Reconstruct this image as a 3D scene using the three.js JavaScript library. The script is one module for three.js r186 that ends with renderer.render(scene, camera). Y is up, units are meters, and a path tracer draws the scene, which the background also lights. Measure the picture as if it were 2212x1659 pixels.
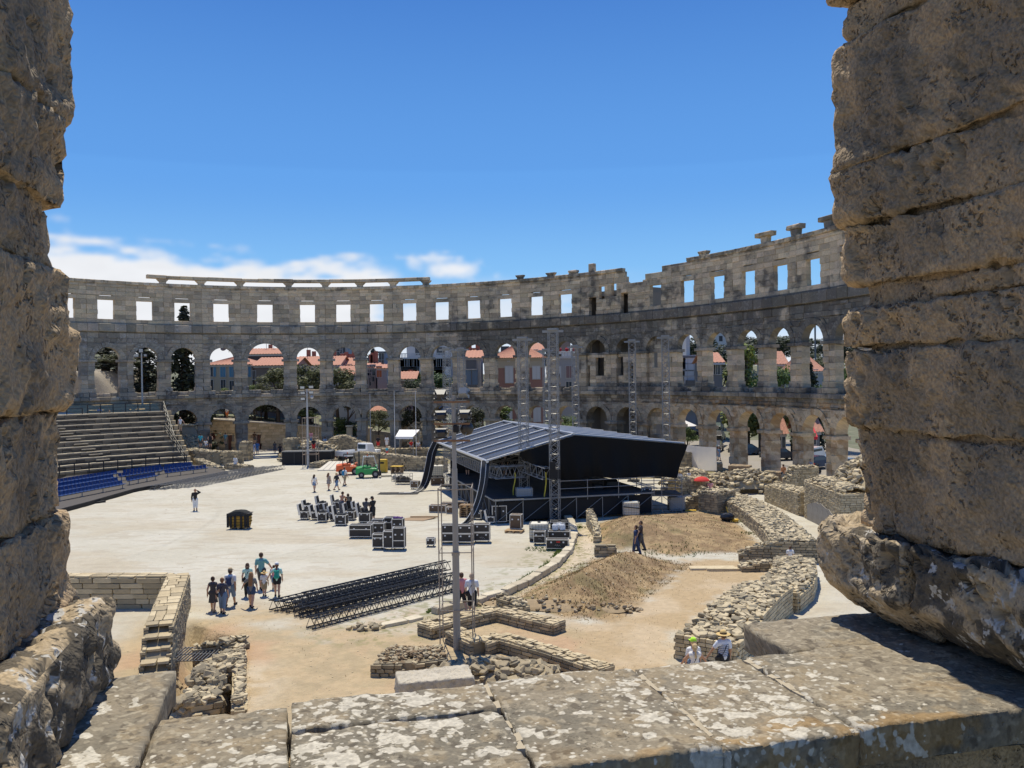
import*as THREE from'three';
import{mergeGeometries,mergeVertices}from'three/addons/utils/BufferGeometryUtils.js';
// ---------------------------------------------------------------- camera, sky, sun, exposure
const EYE=10.4,FP=1912,HOR=812.4,ROLL=0.0136,CX=1106,CY=829.5;
const scene=new THREE.Scene();
const camera=new THREE.PerspectiveCamera(2*Math.atan(CY/FP)*180/Math.PI,4/3,0.1,4000);
camera.position.set(0,EYE,0);
camera.rotation.order='YXZ';
camera.rotation.set(-(CY-HOR)/FP,0,-ROLL);
camera.updateMatrixWorld();
const renderer=new THREE.WebGLRenderer({antialias:true});
renderer.toneMapping=THREE.LinearToneMapping;
renderer.toneMappingExposure=1.0;
renderer.shadowMap.enabled=true;
const SUN_AZ=-11.5*Math.PI/180,SUN_EL=68*Math.PI/180;
const sunDir=new THREE.Vector3(Math.sin(SUN_AZ)*Math.cos(SUN_EL),Math.sin(SUN_EL),-Math.cos(SUN_AZ)*Math.cos(SUN_EL));
const sun=new THREE.DirectionalLight(0xfff6e2,4.7);
sun.position.set(-19,0,-63).addScaledVector(sunDir,200);
sun.target.position.set(-19,0,-63);
sun.castShadow=true;
Object.assign(sun.shadow.camera,{left:-110,right:110,top:110,bottom:-110,near:10,far:420});
sun.shadow.mapSize.set(4096,4096);
scene.add(sun,sun.target);
// ---------------------------------------------------------------- random numbers and noise
let seed=1234567;
const rseed=s=>{seed=s|0;};
const rnd=()=>{seed=(seed+0x6D2B79F5)|0;let t=Math.imul(seed^(seed>>>15),1|seed);t=(t+Math.imul(t^(t>>>7),61|t))^t;return((t^(t>>>14))>>>0)/4294967296;};
const rr=(a,b)=>a+(b-a)*rnd();
const jit=a=>(rnd()*2-1)*a;
const clamp=(v,a=0,b=1)=>v<a?a:v>b?b:v;
const lerp=(a,b,t)=>a+(b-a)*t;
const sstep=(a,b,v)=>{const t=clamp((v-a)/(b-a));return t*t*(3-2*t);};
const hash3=(x,y,z)=>{let h=Math.imul(x|0,374761393)+Math.imul(y|0,668265263)+Math.imul(z|0,2147483647-1013904223);h=Math.imul(h^(h>>>13),1274126177);h^=h>>>16;return(h>>>0)/4294967296;};
const fade=t=>t*t*(3-2*t);
function vnoise(x,y,z=0){
const xi=Math.floor(x),yi=Math.floor(y),zi=Math.floor(z),u=fade(x-xi),v=fade(y-yi),w=fade(z-zi);
const L=(a,b,t)=>a+(b-a)*t;
const p=k=>L(L(hash3(xi,yi,zi+k),hash3(xi+1,yi,zi+k),u),L(hash3(xi,yi+1,zi+k),hash3(xi+1,yi+1,zi+k),u),v);
return w===0?p(0):L(p(0),p(1),w);
}
function fbm(x,y,z=0,oct=4){let s=0,a=0.5,n=0;for(let i=0;i<oct;i++){s+=a*vnoise(x,y,z);n+=a;a*=0.5;x=x*2.03+17.1;y=y*2.03+5.7;z=z===0?0:z*2.03+3.3;}return s/n;}
// ---------------------------------------------------------------- sky: clear summer blue, white cloud bank low on the left
{
const W=2048,H=1024,px=new Float32Array(W*H*4);
const zen=[0.049,0.176,0.575],apex=[0.024,0.09,0.30],mid=[0.135,0.375,0.84],low=[0.27,0.58,0.95],hor=[0.62,0.76,0.92];
const mix3=(a,b,t)=>[lerp(a[0],b[0],t),lerp(a[1],b[1],t),lerp(a[2],b[2],t)];
for(let j=0;j<H;j++)for(let i=0;i<W;i++){
const el=((j+0.5)/H-0.5)*180,az=((i+0.5)/W-0.25)*360;
let c;
if(el<0)c=mix3(hor,[0.30,0.28,0.25],clamp(-el/10));
else if(el<4)c=mix3(hor,low,sstep(-1,4,el));
else if(el<13)c=mix3(low,mid,sstep(4,13,el));
else if(el<31)c=mix3(mid,zen,sstep(9,31,el));else c=mix3(zen,apex,sstep(29,75,el));
if(el>-1&&el<20){
const azw=az>180?az-360:az;
const n=fbm(azw*0.22+40,el*0.95+3,0,6),n2=fbm(azw*0.6+9,el*2.2+31,0,5);
let top=7.0+0.9*(fbm(azw*0.16+70,1.3)-0.5)*2+0.6*sstep(-19,-25,azw)-0.07*Math.max(0,azw+13);
let left=sstep(-6.6,-9.4,azw+(n-.5)*3);
let a=left*sstep(top+0.55,top-0.75,el+(n-0.5)*2.3+(n2-0.5)*2.2);
// wisp at the right of the bank
const w=Math.exp(-Math.pow((azw+3.9)/2.5,2))*Math.exp(-Math.pow((el-7.0+0.10*(azw+3.6))/0.72,2));
a=Math.max(a,sstep(.02,.2,w)*clamp(w*1.5-1.7*(fbm(azw*1.1+3,el*2.6+8,0,5)-0.28))*0.95);
// thin veil below the bank and low to the right
const veil=sstep(7.0,4.4,el)*(0.25+0.75*sstep(0.40,0.62,fbm(azw*0.11+5,el*0.55+20,0,5)))*(azw<9?0.85:0.4);
a=Math.max(a,veil*sstep(24,8,azw)*0.9,sstep(4.6,1.0,el)*0.8);
const dens=0.93+0.12*(n2-0.5);
c=mix3(c,[0.93*dens,0.95*dens,0.99*dens],clamp(a));
}
const o=(j*W+i)*4;px[o]=c[0];px[o+1]=c[1];px[o+2]=c[2];px[o+3]=1;
}
const t=new THREE.DataTexture(px,W,H,THREE.RGBAFormat,THREE.FloatType);
t.mapping=THREE.EquirectangularReflectionMapping;t.magFilter=t.minFilter=THREE.LinearFilter;t.wrapS=THREE.RepeatWrapping;t.needsUpdate=true;
scene.background=t;scene.environment=t;
}
// ---------------------------------------------------------------- picture point -> place in the world
const _e=new THREE.Euler(-(CY-HOR)/FP,0,-ROLL,'YXZ'),_q=new THREE.Quaternion().setFromEuler(_e);
const rayDir=(px,py)=>new THREE.Vector3((px-CX)/FP,-(py-CY)/FP,-1).applyQuaternion(_q);
// zooms in which points were measured: origin x, origin y, scale
const V={p:[0,0,1],a:[109.7,822.9,.248],b:[603.5,877.8,.248],c:[877.8,877.8,.2976],d:[1316.7,987.5,.3307],e:[493.7,1261.8,.4464],g:[0,1152,.3056],
n:[131.7,548.6,.248],m:[658.3,548.6,.248],r:[1152.1,493.7,.3224],h:[411.4,735.1,.125],i:[680.3,735.1,.125],j:[954.6,713.2,.1389],k:[1426.4,685.8,.186],l:[603.5,905.2,.1736],o:[1448.3,932.6,.1885],f:[1206.9,1261.8,.4544]};
const P=(v,x,y)=>[V[v][0]+x*V[v][2],V[v][1]+y*V[v][2]];
const G=(v,x,y,h=0)=>{const[a,b]=P(v,x,y),d=rayDir(a,b),t=(h-EYE)/d.y;return new THREE.Vector3(d.x*t,h,d.z*t);};
const D=(v,x,y,dep)=>{const[a,b]=P(v,x,y),d=rayDir(a,b),t=-dep/d.z;return new THREE.Vector3(d.x*t,EYE+d.y*t,-dep);};
const vec=(x,y,z)=>new THREE.Vector3(x,y,z);
// ---------------------------------------------------------------- naming
const used={};
function numbered(name){const n=used[name]=(used[name]??-1)+1;return n?`${name}_${String(n).padStart(3, '0')}`:name;}
function tag(o,label,category,group,kind){
if(label)o.userData.label=label;if(category)o.userData.category=category;if(group)o.userData.group=group;if(kind)o.userData.kind=kind;return o;
}
function thing(name,label,category,p,turn=0,group){
const o=new THREE.Group();o.name=numbered(name);if(p)o.position.copy(p);o.rotation.y=turn;scene.add(o);return tag(o,label,category,group);
}
function part(name,geo,mat,parent=scene){
const m=new THREE.Mesh(geo,mat);m.name=parent===scene?numbered(name):name;m.castShadow=m.receiveShadow=true;parent.add(m);return m;
}
function copyOf(o,label,p,turn,group){
const c=o.clone();c.name=numbered(o.name.replace(/_\d{3}$/,''));scene.add(c);if(p)c.position.copy(p);if(turn!==undefined)c.rotation.y=turn;
c.userData={...o.userData};if(label)c.userData.label=label;if(group)c.userData.group=group;return c;
}
// ---------------------------------------------------------------- mesh builder (flat faces, uv in metres, vertex colours)
class MB{
constructor(){this.p=[];this.c=[];this.u=[];this.col=[1,1,1];this.uvf=null;}
color(r,g,b){this.col=g===undefined?(Array.isArray(r)?r:[r,r,r]):[r,g,b];return this;}
tri(a,b,c,ua,ub,uc){
for(const[v,t]of[[a,ua],[b,ub],[c,uc]]){
this.p.push(v[0],v[1],v[2]);this.c.push(this.col[0],this.col[1],this.col[2]);
if(t)this.u.push(t[0],t[1]);else this.u.push(0,0);
}
if(!ua){
const ux=b[0]-a[0],uy=b[1]-a[1],uz=b[2]-a[2],vx=c[0]-a[0],vy=c[1]-a[1],vz=c[2]-a[2];
const nx=Math.abs(uy*vz-uz*vy),ny=Math.abs(uz*vx-ux*vz),nz=Math.abs(ux*vy-uy*vx),k=this.u.length-6;
[a,b,c].forEach((v,i)=>{const t=ny>=nx&&ny>=nz?[v[0],v[2]]:nx>nz?[v[2],v[1]]:[v[0],v[1]];this.u[k+i*2]=t[0];this.u[k+i*2+1]=t[1];});
}
}
quad(a,b,c,d,ua,ub,uc,ud){this.tri(a,b,c,ua,ub,uc);this.tri(a,c,d,ua,uc,ud);return this;}
hex(v){
this.quad(v[3],v[2],v[1],v[0]);this.quad(v[4],v[5],v[6],v[7]);
for(let i=0;i<4;i++){const j=(i+1)%4;this.quad(v[i],v[j],v[j+4],v[i+4]);}return this;
}
box(x0,x1,y0,y1,z0,z1){return this.hex([[x0,y0,z1],[x1,y0,z1],[x1,y0,z0],[x0,y0,z0],[x0,y1,z1],[x1,y1,z1],[x1,y1,z0],[x0,y1,z0]]);}
bar(a,b,r,n=5,r2=r){
a=Array.isArray(a)?a:a.toArray();b=Array.isArray(b)?b:b.toArray();
const d=vec(b[0]-a[0],b[1]-a[1],b[2]-a[2]).normalize(),s=Math.abs(d.y)>0.9?vec(1,0,0):vec(0,1,0),u=vec().crossVectors(d,s).normalize(),w=vec().crossVectors(d,u),A=[],B=[];
for(let i=0;i<n;i++){const t=i/n*Math.PI*2+0.3,x=Math.cos(t),y=Math.sin(t);A.push([a[0]+(u.x*x+w.x*y)*r,a[1]+(u.y*x+w.y*y)*r,a[2]+(u.z*x+w.z*y)*r]);B.push([b[0]+(u.x*x+w.x*y)*r2,b[1]+(u.y*x+w.y*y)*r2,b[2]+(u.z*x+w.z*y)*r2]);}
for(let i=0;i<n;i++){const j=(i+1)%n;this.quad(A[i],A[j],B[j],B[i]);if(i>1){this.tri(A[0],A[i],A[i-1]);this.tri(B[0],B[i-1],B[i]);}}
return this;
}
beam(a,b,w,h,up=[0,1,0]){
a=Array.isArray(a)?a:a.toArray();b=Array.isArray(b)?b:b.toArray();
const d=vec(b[0]-a[0],b[1]-a[1],b[2]-a[2]).normalize();let s=vec().crossVectors(d,vec(...up));if(s.lengthSq()<1e-6)s=vec(1,0,0);s.normalize();const u=vec().crossVectors(s,d);
const q=(p,i,j)=>[p[0]+s.x*i*w/2+u.x*j*h/2,p[1]+s.y*i*w/2+u.y*j*h/2,p[2]+s.z*i*w/2+u.z*j*h/2];
return this.hex([q(a,-1,-1),q(a,1,-1),q(b,1,-1),q(b,-1,-1),q(a,-1,1),q(a,1,1),q(b,1,1),q(b,-1,1)]);
}
geo(){
const g=new THREE.BufferGeometry();
g.setAttribute('position',new THREE.Float32BufferAttribute(this.p,3));g.setAttribute('color',new THREE.Float32BufferAttribute(this.c,3));g.setAttribute('uv',new THREE.Float32BufferAttribute(this.u,2));
g.computeVertexNormals();return g;
}
get empty(){return!this.p.length;}
}
// chamfered, slightly irregular block from 8 corner points; bottom ring 0-3, top ring 4-7; c = chamfer, j = roughness
function stoneBlock(mb,v,c=0.02,j=0.01){
const ctr=[0,0,0];for(const p of v)for(let k=0;k<3;k++)ctr[k]+=p[k]/8;
const faces=[[3,2,1,0],[4,5,6,7],[0,1,5,4],[1,2,6,5],[2,3,7,6],[3,0,4,7]];
const q=v.map(p=>[p[0]+jit(j),p[1]+jit(j),p[2]+jit(j)]);
const inner=faces.map(f=>{
const m=[0,1,2].map(k=>(q[f[0]][k]+q[f[1]][k]+q[f[2]][k]+q[f[3]][k])/4);
return f.map(i=>{const d=[m[0]-q[i][0],m[1]-q[i][1],m[2]-q[i][2]],l=Math.hypot(...d)||1,s=Math.min(c*1.41/l,0.4);return[q[i][0]+d[0]*s,q[i][1]+d[1]*s,q[i][2]+d[2]*s];});
});
faces.forEach((f,k)=>mb.quad(...inner[k]));
const at=(fi,vi)=>inner[fi][faces[fi].indexOf(vi)];
const E=[[0,1],[1,2],[2,3],[3,0],[4,5],[5,6],[6,7],[7,4],[0,4],[1,5],[2,6],[3,7]];
for(const[a,b]of E){
const fs=[];faces.forEach((f,k)=>{if(f.includes(a)&&f.includes(b))fs.push(k);});
let[f,g]=fs;const fi=faces[f].indexOf(a),nx=faces[f][(fi+1)%4]===b;
if(nx)mb.quad(at(f,b),at(f,a),at(g,a),at(g,b));else mb.quad(at(f,a),at(f,b),at(g,b),at(g,a));
}
for(let i=0;i<8;i++){const fs=[];faces.forEach((f,k)=>{if(f.includes(i))fs.push(at(k,i));});const n=vec(fs[1][0]-fs[0][0],fs[1][1]-fs[0][1],fs[1][2]-fs[0][2]).cross(vec(fs[2][0]-fs[0][0],fs[2][1]-fs[0][1],fs[2][2]-fs[0][2]));if(n.dot(vec(fs[0][0]-ctr[0],fs[0][1]-ctr[1],fs[0][2]-ctr[2]))>0)mb.tri(fs[0],fs[1],fs[2]);else mb.tri(fs[0],fs[2],fs[1]);}
}
// ---------------------------------------------------------------- textures and materials
function tex(w,h,fn,srgb=true){
const d=new Uint8Array(w*h*4);
for(let j=0;j<h;j++)for(let i=0;i<w;i++){const c=fn(i/w,j/h,i,j),o=(j*w+i)*4;for(let k=0;k<3;k++){let v=clamp(c[k]);if(srgb)v=v<=0.0031308?v*12.92:1.055*Math.pow(v,1/2.4)-0.055;d[o+k]=v*255+0.5;}d[o+3]=255;}
const t=new THREE.DataTexture(d,w,h);t.magFilter=THREE.LinearFilter;t.minFilter=THREE.LinearMipmapLinearFilter;t.generateMipmaps=true;t.wrapS=t.wrapT=THREE.RepeatWrapping;if(srgb)t.colorSpace=THREE.SRGBColorSpace;t.needsUpdate=true;return t;
}
const wrapFbm=(u,v,n,oct=4,s=0)=>{
let sum=0,a=0.5,tot=0;
for(let o=0;o<oct;o++){const x=u*n,y=v*n,xi=Math.floor(x),yi=Math.floor(y),fx=fade(x-xi),fy=fade(y-yi),h=(p,q)=>hash3(((p%n)+n)%n+s,((q%n)+n)%n,o+s);sum+=a*lerp(lerp(h(xi,yi),h(xi+1,yi),fx),lerp(h(xi,yi+1),h(xi+1,yi+1),fx),fy);tot+=a;a*=0.5;n*=2;}
return sum/tot;
};
const std=(c,rough=0.8,o={})=>new THREE.MeshStandardMaterial({color:Array.isArray(c)?new THREE.Color().setRGB(...c):c,roughness:rough,...o});
// ================================================================ the oval arcade wall
const ELL={x:-19.221,z:-63.06,th:-0.1511,a:64.61,b:50.67};
const eu=[Math.sin(ELL.th),-Math.cos(ELL.th)],ev=[Math.cos(ELL.th),Math.sin(ELL.th)];
const ellP=f=>{const A=ELL.a*Math.cos(f),B=ELL.b*Math.sin(f);return[ELL.x+eu[0]*A+ev[0]*B,ELL.z+eu[1]*A+ev[1]*B];};
const arc=[];{let s=0,q=ellP(-3.1);for(let i=0;i<=3100;i++){const f=-3.1+i*0.002,p=ellP(f);s+=Math.hypot(p[0]-q[0],p[1]-q[1]);arc.push(s);q=p;}const s0=arc[Math.round((3.1-0.1203)/0.002)];for(let i=0;i<arc.length;i++)arc[i]-=s0;}
const phiOf=s=>{let lo=0,hi=arc.length-1;while(hi-lo>1){const m=(lo+hi)>>1;if(arc[m]<s)lo=m;else hi=m;}return-3.1+(lo+(s-arc[lo])/(arc[hi]-arc[lo]))*0.002;};
const sOf=f=>{const k=(f+3.1)/0.002,i=clamp(Math.floor(k),0,arc.length-2);return lerp(arc[i],arc[i+1],k-i);};
function ellAt(s,d){const f=phiOf(s),p=ellP(f),nx=Math.cos(f)/ELL.a,ny=Math.sin(f)/ELL.b,l=Math.hypot(nx,ny),A=nx/l,B=ny/l;return[p[0]+(eu[0]*A+ev[0]*B)*d,p[1]+(eu[1]*A+ev[1]*B)*d];}
const ellLoc=(x,z)=>{const dx=x-ELL.x,dz=z-ELL.z;return[dx*eu[0]+dz*eu[1],dx*ev[0]+dz*ev[1]];};
const ellR=(x,z)=>{const[A,B]=ellLoc(x,z);return Math.hypot(A/ELL.a,B/ELL.b);};
function sAt(px,py=700){
const d=rayDir(px,py),o=ellLoc(0,0),L=[d.x*eu[0]+d.z*eu[1],d.x*ev[0]+d.z*ev[1]],a2=ELL.a**2,b2=ELL.b**2;
const A=L[0]**2/a2+L[1]**2/b2,B=2*(L[0]*o[0]/a2+L[1]*o[1]/b2),C=o[0]**2/a2+o[1]**2/b2-1,t=(-B+Math.sqrt(Math.max(0,B*B-4*A*C)))/(2*A);
return sOf(Math.atan2((o[1]+L[1]*t)/ELL.b,(o[0]+L[0]*t)/ELL.a));
}
const wmap=(s,y,d)=>{const p=ellAt(s,d);return[p[0],y,p[1]];};
// bay centres, 4 = the wide gate bay on the long axis
const bayS={};bayS[4]=0;
[5.85,5.0,4.78,4.82,4.85,4.87,4.95,4.92,4.75,4.95,4.95,4.95,5.0,4.85,4.9,4.98,4.96,4.95,4.95,4.95,4.95].forEach((v,i)=>bayS[5+i]=bayS[4+i]+v);
[5.86,5.1,4.85,4.88,4.9,4.9,4.9,4.9,4.9].forEach((v,i)=>bayS[3-i]=bayS[4-i]-v);
const B0=-5,B1=24;
const bnd=i=>i===3?-3.28:i===4?3.28:(bayS[i]+bayS[i+1])/2;
const bayF=s=>{let i=B0;while(i<B1&&bayS[i+1]<s)i++;return i+(s-bayS[i])/((bayS[i+1]??bayS[i]+4.9)-bayS[i]);};
const wallTop=s=>{const b=bayF(s);return b<14.86?99:b<15.1?22.4:b<15.6?21.35:b<16.15?22.7:b<17.05?23.2:99;};
const WS0=bnd(B0-1<B0?B0:B0),WS1=bnd(B1),TX0=-50,TX1=110;
// stains, lichen and soot that sit on the stone, plus painted foot shade, one map along the whole wall
const wallTex=tex(2048,640,(u,v)=>{
const s=lerp(TX0,TX1,u),y=v*25,b=bayF(s);
const n1=fbm(s*0.55,y*0.75,0,5),n2=fbm(s*1.7+50,y*2.2+9,0,4),n3=fbm(s*0.16+7,y*0.3+3,0,3),n4=vnoise(s*7,y*7),st=fbm(s*2.2,y*0.25+40,0,4);
const right=sstep(7.5,11,b+(n1-0.5)*2),far=sstep(14,18,b);
let warm=[0.67,0.515,0.325],grey=[0.32,0.282,0.22];
let g=0.4;
if(y>18.1)g=lerp(0.16,0.26,right);else if(y>16.2)g=0.85;else if(y>12.9)g=0.95;else if(y>9.4)g=lerp(0.8,0.35,sstep(2,8,b));else if(y>6.9)g=0.95;else g=lerp(0.98,0.2,far);
g=clamp(g+(n1-0.5)*1.5);
let c=[0,1,2].map(k=>lerp(warm[k],grey[k],g));
// dark lichen
let dz=0.0;
if(y>18.1)dz=lerp(0.27,0.47,right)+(y>22.9?0.2:0);else if(y>16.8)dz=lerp(0.42,0.83,right);else if(y>14.4)dz=lerp(0.40,0.75,right);else if(y>12.9)dz=lerp(0.44,0.68,right);else if(y>9.4)dz=lerp(0.42,0.42,right);else if(y>6.9)dz=lerp(0.53,0.68,right);else dz=lerp(0.5,0.36,far);
const dk=sstep(0.50,0.66,n1*0.45+n2*0.35+n3*0.2+(dz-0.5)*0.62+(st-0.5)*0.12);
const dark=[0.094,0.083,0.066];
c=c.map((x,k)=>lerp(x,dark[k],dk*0.72));
// grey shade painted into the foot of the lower pillars on the left
if(y<4.4){const f=sstep(3.4,1.0,y+(n1-0.5)*3)*(1-far)*0.6;c=c.map((x,k)=>lerp(x,[0.125,0.125,0.125][k],f));}
// rust coloured weathering of the lower arches on the right
if(y<7.6){const f=sstep(0.46,0.6,n2)*lerp(0.12,0.75,far);c=c.map((x,k)=>lerp(x,[0.40,0.25,0.12][k],f));}
// pale lichen spots
const pl=sstep(0.70,0.76,n4*0.5+n2*0.6)*(y>6.9&&y<18?0.6:0.3)*(1-right*0.6);c=c.map((x,k)=>lerp(x,[0.44,0.42,0.37][k],pl));
return c.map(x=>x*(0.84+0.32*vnoise(s*11,y*13)));
});
wallTex.wrapS=wallTex.wrapT=THREE.ClampToEdgeWrapping;
const wallMat=new THREE.MeshStandardMaterial({map:wallTex,vertexColors:true,roughness:0.95});
const arena=thing('arcade_wall','huge oval ruined stone wall of arches and square windows enclosing the arena','ruin',vec(0,0,0));
const wallBlocks=[];
function wallBlock(name,sb0,sb1,st0,st1,y0,y1,d0,d1,o={}){
const mb=new MB(),t=rr(0.70,1.22);mb.color(t*rr(0.98,1.03),t,t*rr(0.95,1.02));
const pr=d0+jit(o.rough??0.045);
const v=[[sb0,y0,pr],[sb1,y0,pr],[sb1,y0,d1],[sb0,y0,d1],[st0,y1,pr],[st1,y1,pr],[st1,y1,d1],[st0,y1,d1]];
const c=o.c??0.03,j=o.j??0.014;
// front face with chamfered edge, then plain sides to the back
const F=[v[0],v[1],v[5],v[4]],m=[(sb0+sb1+st0+st1)/4,(y0+y1)/2];
const In=F.map(q=>[q[0]+Math.sign(m[0]-q[0])*Math.min(c,Math.abs(m[0]-q[0])*0.5)+jit(j),q[1]+Math.sign(m[1]-q[1])*Math.min(c,Math.abs(m[1]-q[1])*0.5)+jit(j),q[2]+jit(j)]);
const Ou=F.map(q=>[q[0],q[1],q[2]+c*1.6]),Ba=[v[3],v[2],v[6],v[7]];
const W=q=>wmap(q[0],q[1],q[2]),U=q=>[(q[0]+(q[2]>0.6?0.7*0:0)-TX0)/(TX1-TX0),q[1]/25],US=q=>[(q[0]+q[2]*0.9-TX0)/(TX1-TX0),(q[1]+q[2]*0.15)/25];
const quad=(a,b,cc,d,uf)=>mb.quad(W(a),W(b),W(cc),W(d),uf(a),uf(b),uf(cc),uf(d));
quad(In[0],In[1],In[2],In[3],U);
for(let i=0;i<4;i++){const k=(i+1)%4;quad(Ou[i],Ou[k],In[k],In[i],U);quad(Ba[i],Ba[k],Ou[k],Ou[i],US);}
quad(Ba[3],Ba[2],Ba[1],Ba[0],U);
const ctr=wmap(m[0],m[1],d0);
wallBlocks.push({mb,name,ctr,size:(sb1-sb0+st1-st0)/2*(y1-y0),b:bayF(m[0]),y:m[1],vis:o.vis??1});
}
// one course between given ends; ends are functions of y so that arches cut it slanting
function course(y0,y1,ivals,d0,d1,len,o={}){
for(const[L,R]of ivals){
const lb=L(y0),lt=L(y1),rb=R(y0),rt=R(y1);const w=(rb-lb+rt-lt)/2;if(w<0.1)continue;
const n=Math.max(1,Math.round(w/(len*rr(0.8,1.25))));const cuts=[0];for(let i=1;i<n;i++)cuts.push((i+jit(0.28))/n);cuts.push(1);
for(let i=0;i<n;i++){
const f0=cuts[i],f1=cuts[i+1];const sm=lerp((lb+lt)/2,(rb+rt)/2,(f0+f1)/2);
if(y1>wallTop(sm)+0.25)continue;
const e0=i===0?(o.edge??0)*jit(1):0,e1=i===n-1?(o.edge??0)*jit(1):0;
wallBlock('stone_block',lerp(lb,rb,f0)+e0,lerp(lb,rb,f1)+e1,lerp(lt,rt,f0)+e0,lerp(lt,rt,f1)+e1,y0,y1,d0,d1,o);
}
}
}
const K=v=>()=>v;
function arcRing(c,ys,r,R,d0,d1,n){
for(let i=0;i<n;i++){
const a0=Math.PI*i/n,a1=Math.PI*(i+1)/n,rO=R+jit(0.05);
const mb=new MB(),t=rr(0.8,1.15);mb.color(t,t,t*0.98);const pr=d0+jit(0.03),e=0.012;
const q=(a,rad,d)=>[c-Math.cos(a)*rad,ys+Math.sin(a)*rad,d];
const F=[q(a0+e,r,pr),q(a1-e,r,pr),q(a1-e,rO,pr),q(a0+e,rO,pr)],Bk=[q(a0,r,d1),q(a1,r,d1),q(a1,rO,d1),q(a0,rO,d1)];
const M=[q(a0,r,pr+0.05),q(a1,r,pr+0.05),q(a1,rO,pr+0.05),q(a0,rO,pr+0.05)];
const W=p=>wmap(p[0],p[1],p[2]),U=p=>[(p[0]+(p[2]-pr)*0.5-TX0)/(TX1-TX0),(p[1]+(p[2]-pr)*0.4)/25];
const quad=(a,b,cc,d)=>mb.quad(W(d),W(cc),W(b),W(a),U(d),U(cc),U(b),U(a));
quad(F[0],F[1],F[2],F[3]);for(let k=0;k<4;k++){const l=(k+1)%4;quad(M[k],M[l],F[l],F[k]);quad(Bk[k],Bk[l],M[l],M[k]);}quad(Bk[3],Bk[2],Bk[1],Bk[0]);
const p=q((a0+a1)/2,(r+R)/2,0);
wallBlocks.push({mb,name:'arch_stone',ctr:wmap(...p),size:(R-r)*(a1-a0)*R,b:bayF(c),y:p[1],vis:1});
}
}
rseed(77);
const TL=1.55,T1=1.12,T3=0.92;
const sill=s=>8.35;
for(let i=B0;i<=B1;i++){
const c=bayS[i],L=bnd(i-1<B0-1?B0:i-1)||c-2.45,R=bnd(i)||c+2.45,l0=i===B0?c-2.45:L,r0=i===B1?c+2.45:R;
const wide=i===4?0.85:0,tower=i>=14&&i<=16,rgh=i>=17?0.07:0.045;
const two=(h,h2=h)=>[[K(l0),y=>c-(typeof h==='function'?h(y):h)],[y=>c+(typeof h2==='function'?h2(y):h2),K(r0)]];
const full=[[K(l0),K(r0)]];
// ---- ground storey
for(let y=0;y<4.2;y+=0.7)course(y,y+0.7,two(1.72+wide),0.28,TL,0.95,{edge:0.06,rough:rgh+0.01});
course(4.2,4.55,two(1.46+wide),0.06,TL+.1,1.2,{edge:0.05});
const y1=i===4?4.22:4.68,r1=1.72+wide,R1=r1+0.62;
course(4.55,4.72,two(1.66+wide),0.26,TL,1.2,{c:0.015,rough:0.02});
arcRing(c,Math.max(y1,4.55)-(i===4?0.3:0),r1,R1,0.22,TL-0.05,i===4?15:11);
const yy1=Math.max(y1,4.55)-(i===4?0.3:0),hw1=y=>{const dy=clamp((y-yy1)/R1,0,1);return R1*Math.sqrt(1-dy*dy);};
let top1=yy1+R1;const rows1=[];{let y=4.72;while(y<top1-0.1){const h=Math.min(rr(0.42,0.6),top1-y);rows1.push([y,y+h]);y+=h;}if(top1<7.1)rows1.push([top1,7.15]);}
for(const[ya,yb]of rows1)course(ya,yb,yb<=top1+1e-6?two(hw1):full,0.3,TL,0.85,{edge:0,rough:rgh+0.02});
const yA=rows1[rows1.length-1][1];
course(yA,7.5,full,0.26,TL,1.0,{rough:rgh});course(7.5,7.9,full,0.2,TL,1.1,{rough:rgh+0.03});
// ---- ledge between the storeys, worn away in places
course(7.9,8.4,full,-0.08,TL,1.15,{rough:0.08,edge:0.0,c:0.05,j:0.03});
if(!tower){
course(8.4,8.95,two(i>=17?0.75+rnd()*0.5:rr(0.7,1.6)),0.02,T1,0.9,{edge:0.12,rough:0.06,c:0.05,j:0.03});
const a=rr(-1.6,-0.2),b2=rr(0.3,1.6);course(8.4,8.92-rr(0,0.25),[[K(c-1.75-wide),K(c+a)]],0.55,T1,0.9,{edge:0.05,c:0.05,j:0.03});course(8.4,8.9-rr(0,0.12),[[K(c+a),K(c+b2)]],0.62,T1,0.9,{edge:0.05,c:0.05,j:0.03});course(8.4,8.93,[[K(c+b2),K(c+1.75+wide)]],0.58,T1,0.9,{edge:0.05,c:0.05,j:0.03});
}else course(8.4,8.95,full,0.05,T1,1.0);
// ---- middle storey
const hw=1.6+wide,low=tower?0.06:0;
course(8.95,9.5,two(hw-0.13),0.08,T1,0.8,{edge:0.05,c:0.045,j:0.02});
for(let y=9.5,k=0;y<12.9;y+=0.57,k++)course(y,Math.min(y+0.57,12.92),two(hw),0.2,T1,k%2?0.85:1.7,{edge:0.05,rough:rgh});
course(12.92,13.25,two(hw-0.26),0.0,T1+.1,1.8,{edge:0.04});
const y2=13.25,r2=i===4?2.42:1.64,ys2=i===4?13.1:y2,R2=r2+0.62;
arcRing(c,ys2,r2,R2,0.18,T1-0.05,i===4?17:13);
const hw2=y=>{const dy=clamp((y-ys2)/R2,0,1);return R2*Math.sqrt(1-dy*dy);},top2=ys2+R2;
for(let y=y2;y<top2-0.05;){const h=Math.min(rr(0.45,0.62),top2-y<0.8?top2-y:9);course(y,y+h,two(hw2),0.24,T1,0.85,{rough:rgh});y+=h;}
{let y=top2;while(y<16.75){let h=rr(0.42,0.6);if(16.75-y-h<0.3)h=16.75-y;course(y,y+h,full,0.22,T1,0.95,{rough:rgh});y+=h;}}
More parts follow.
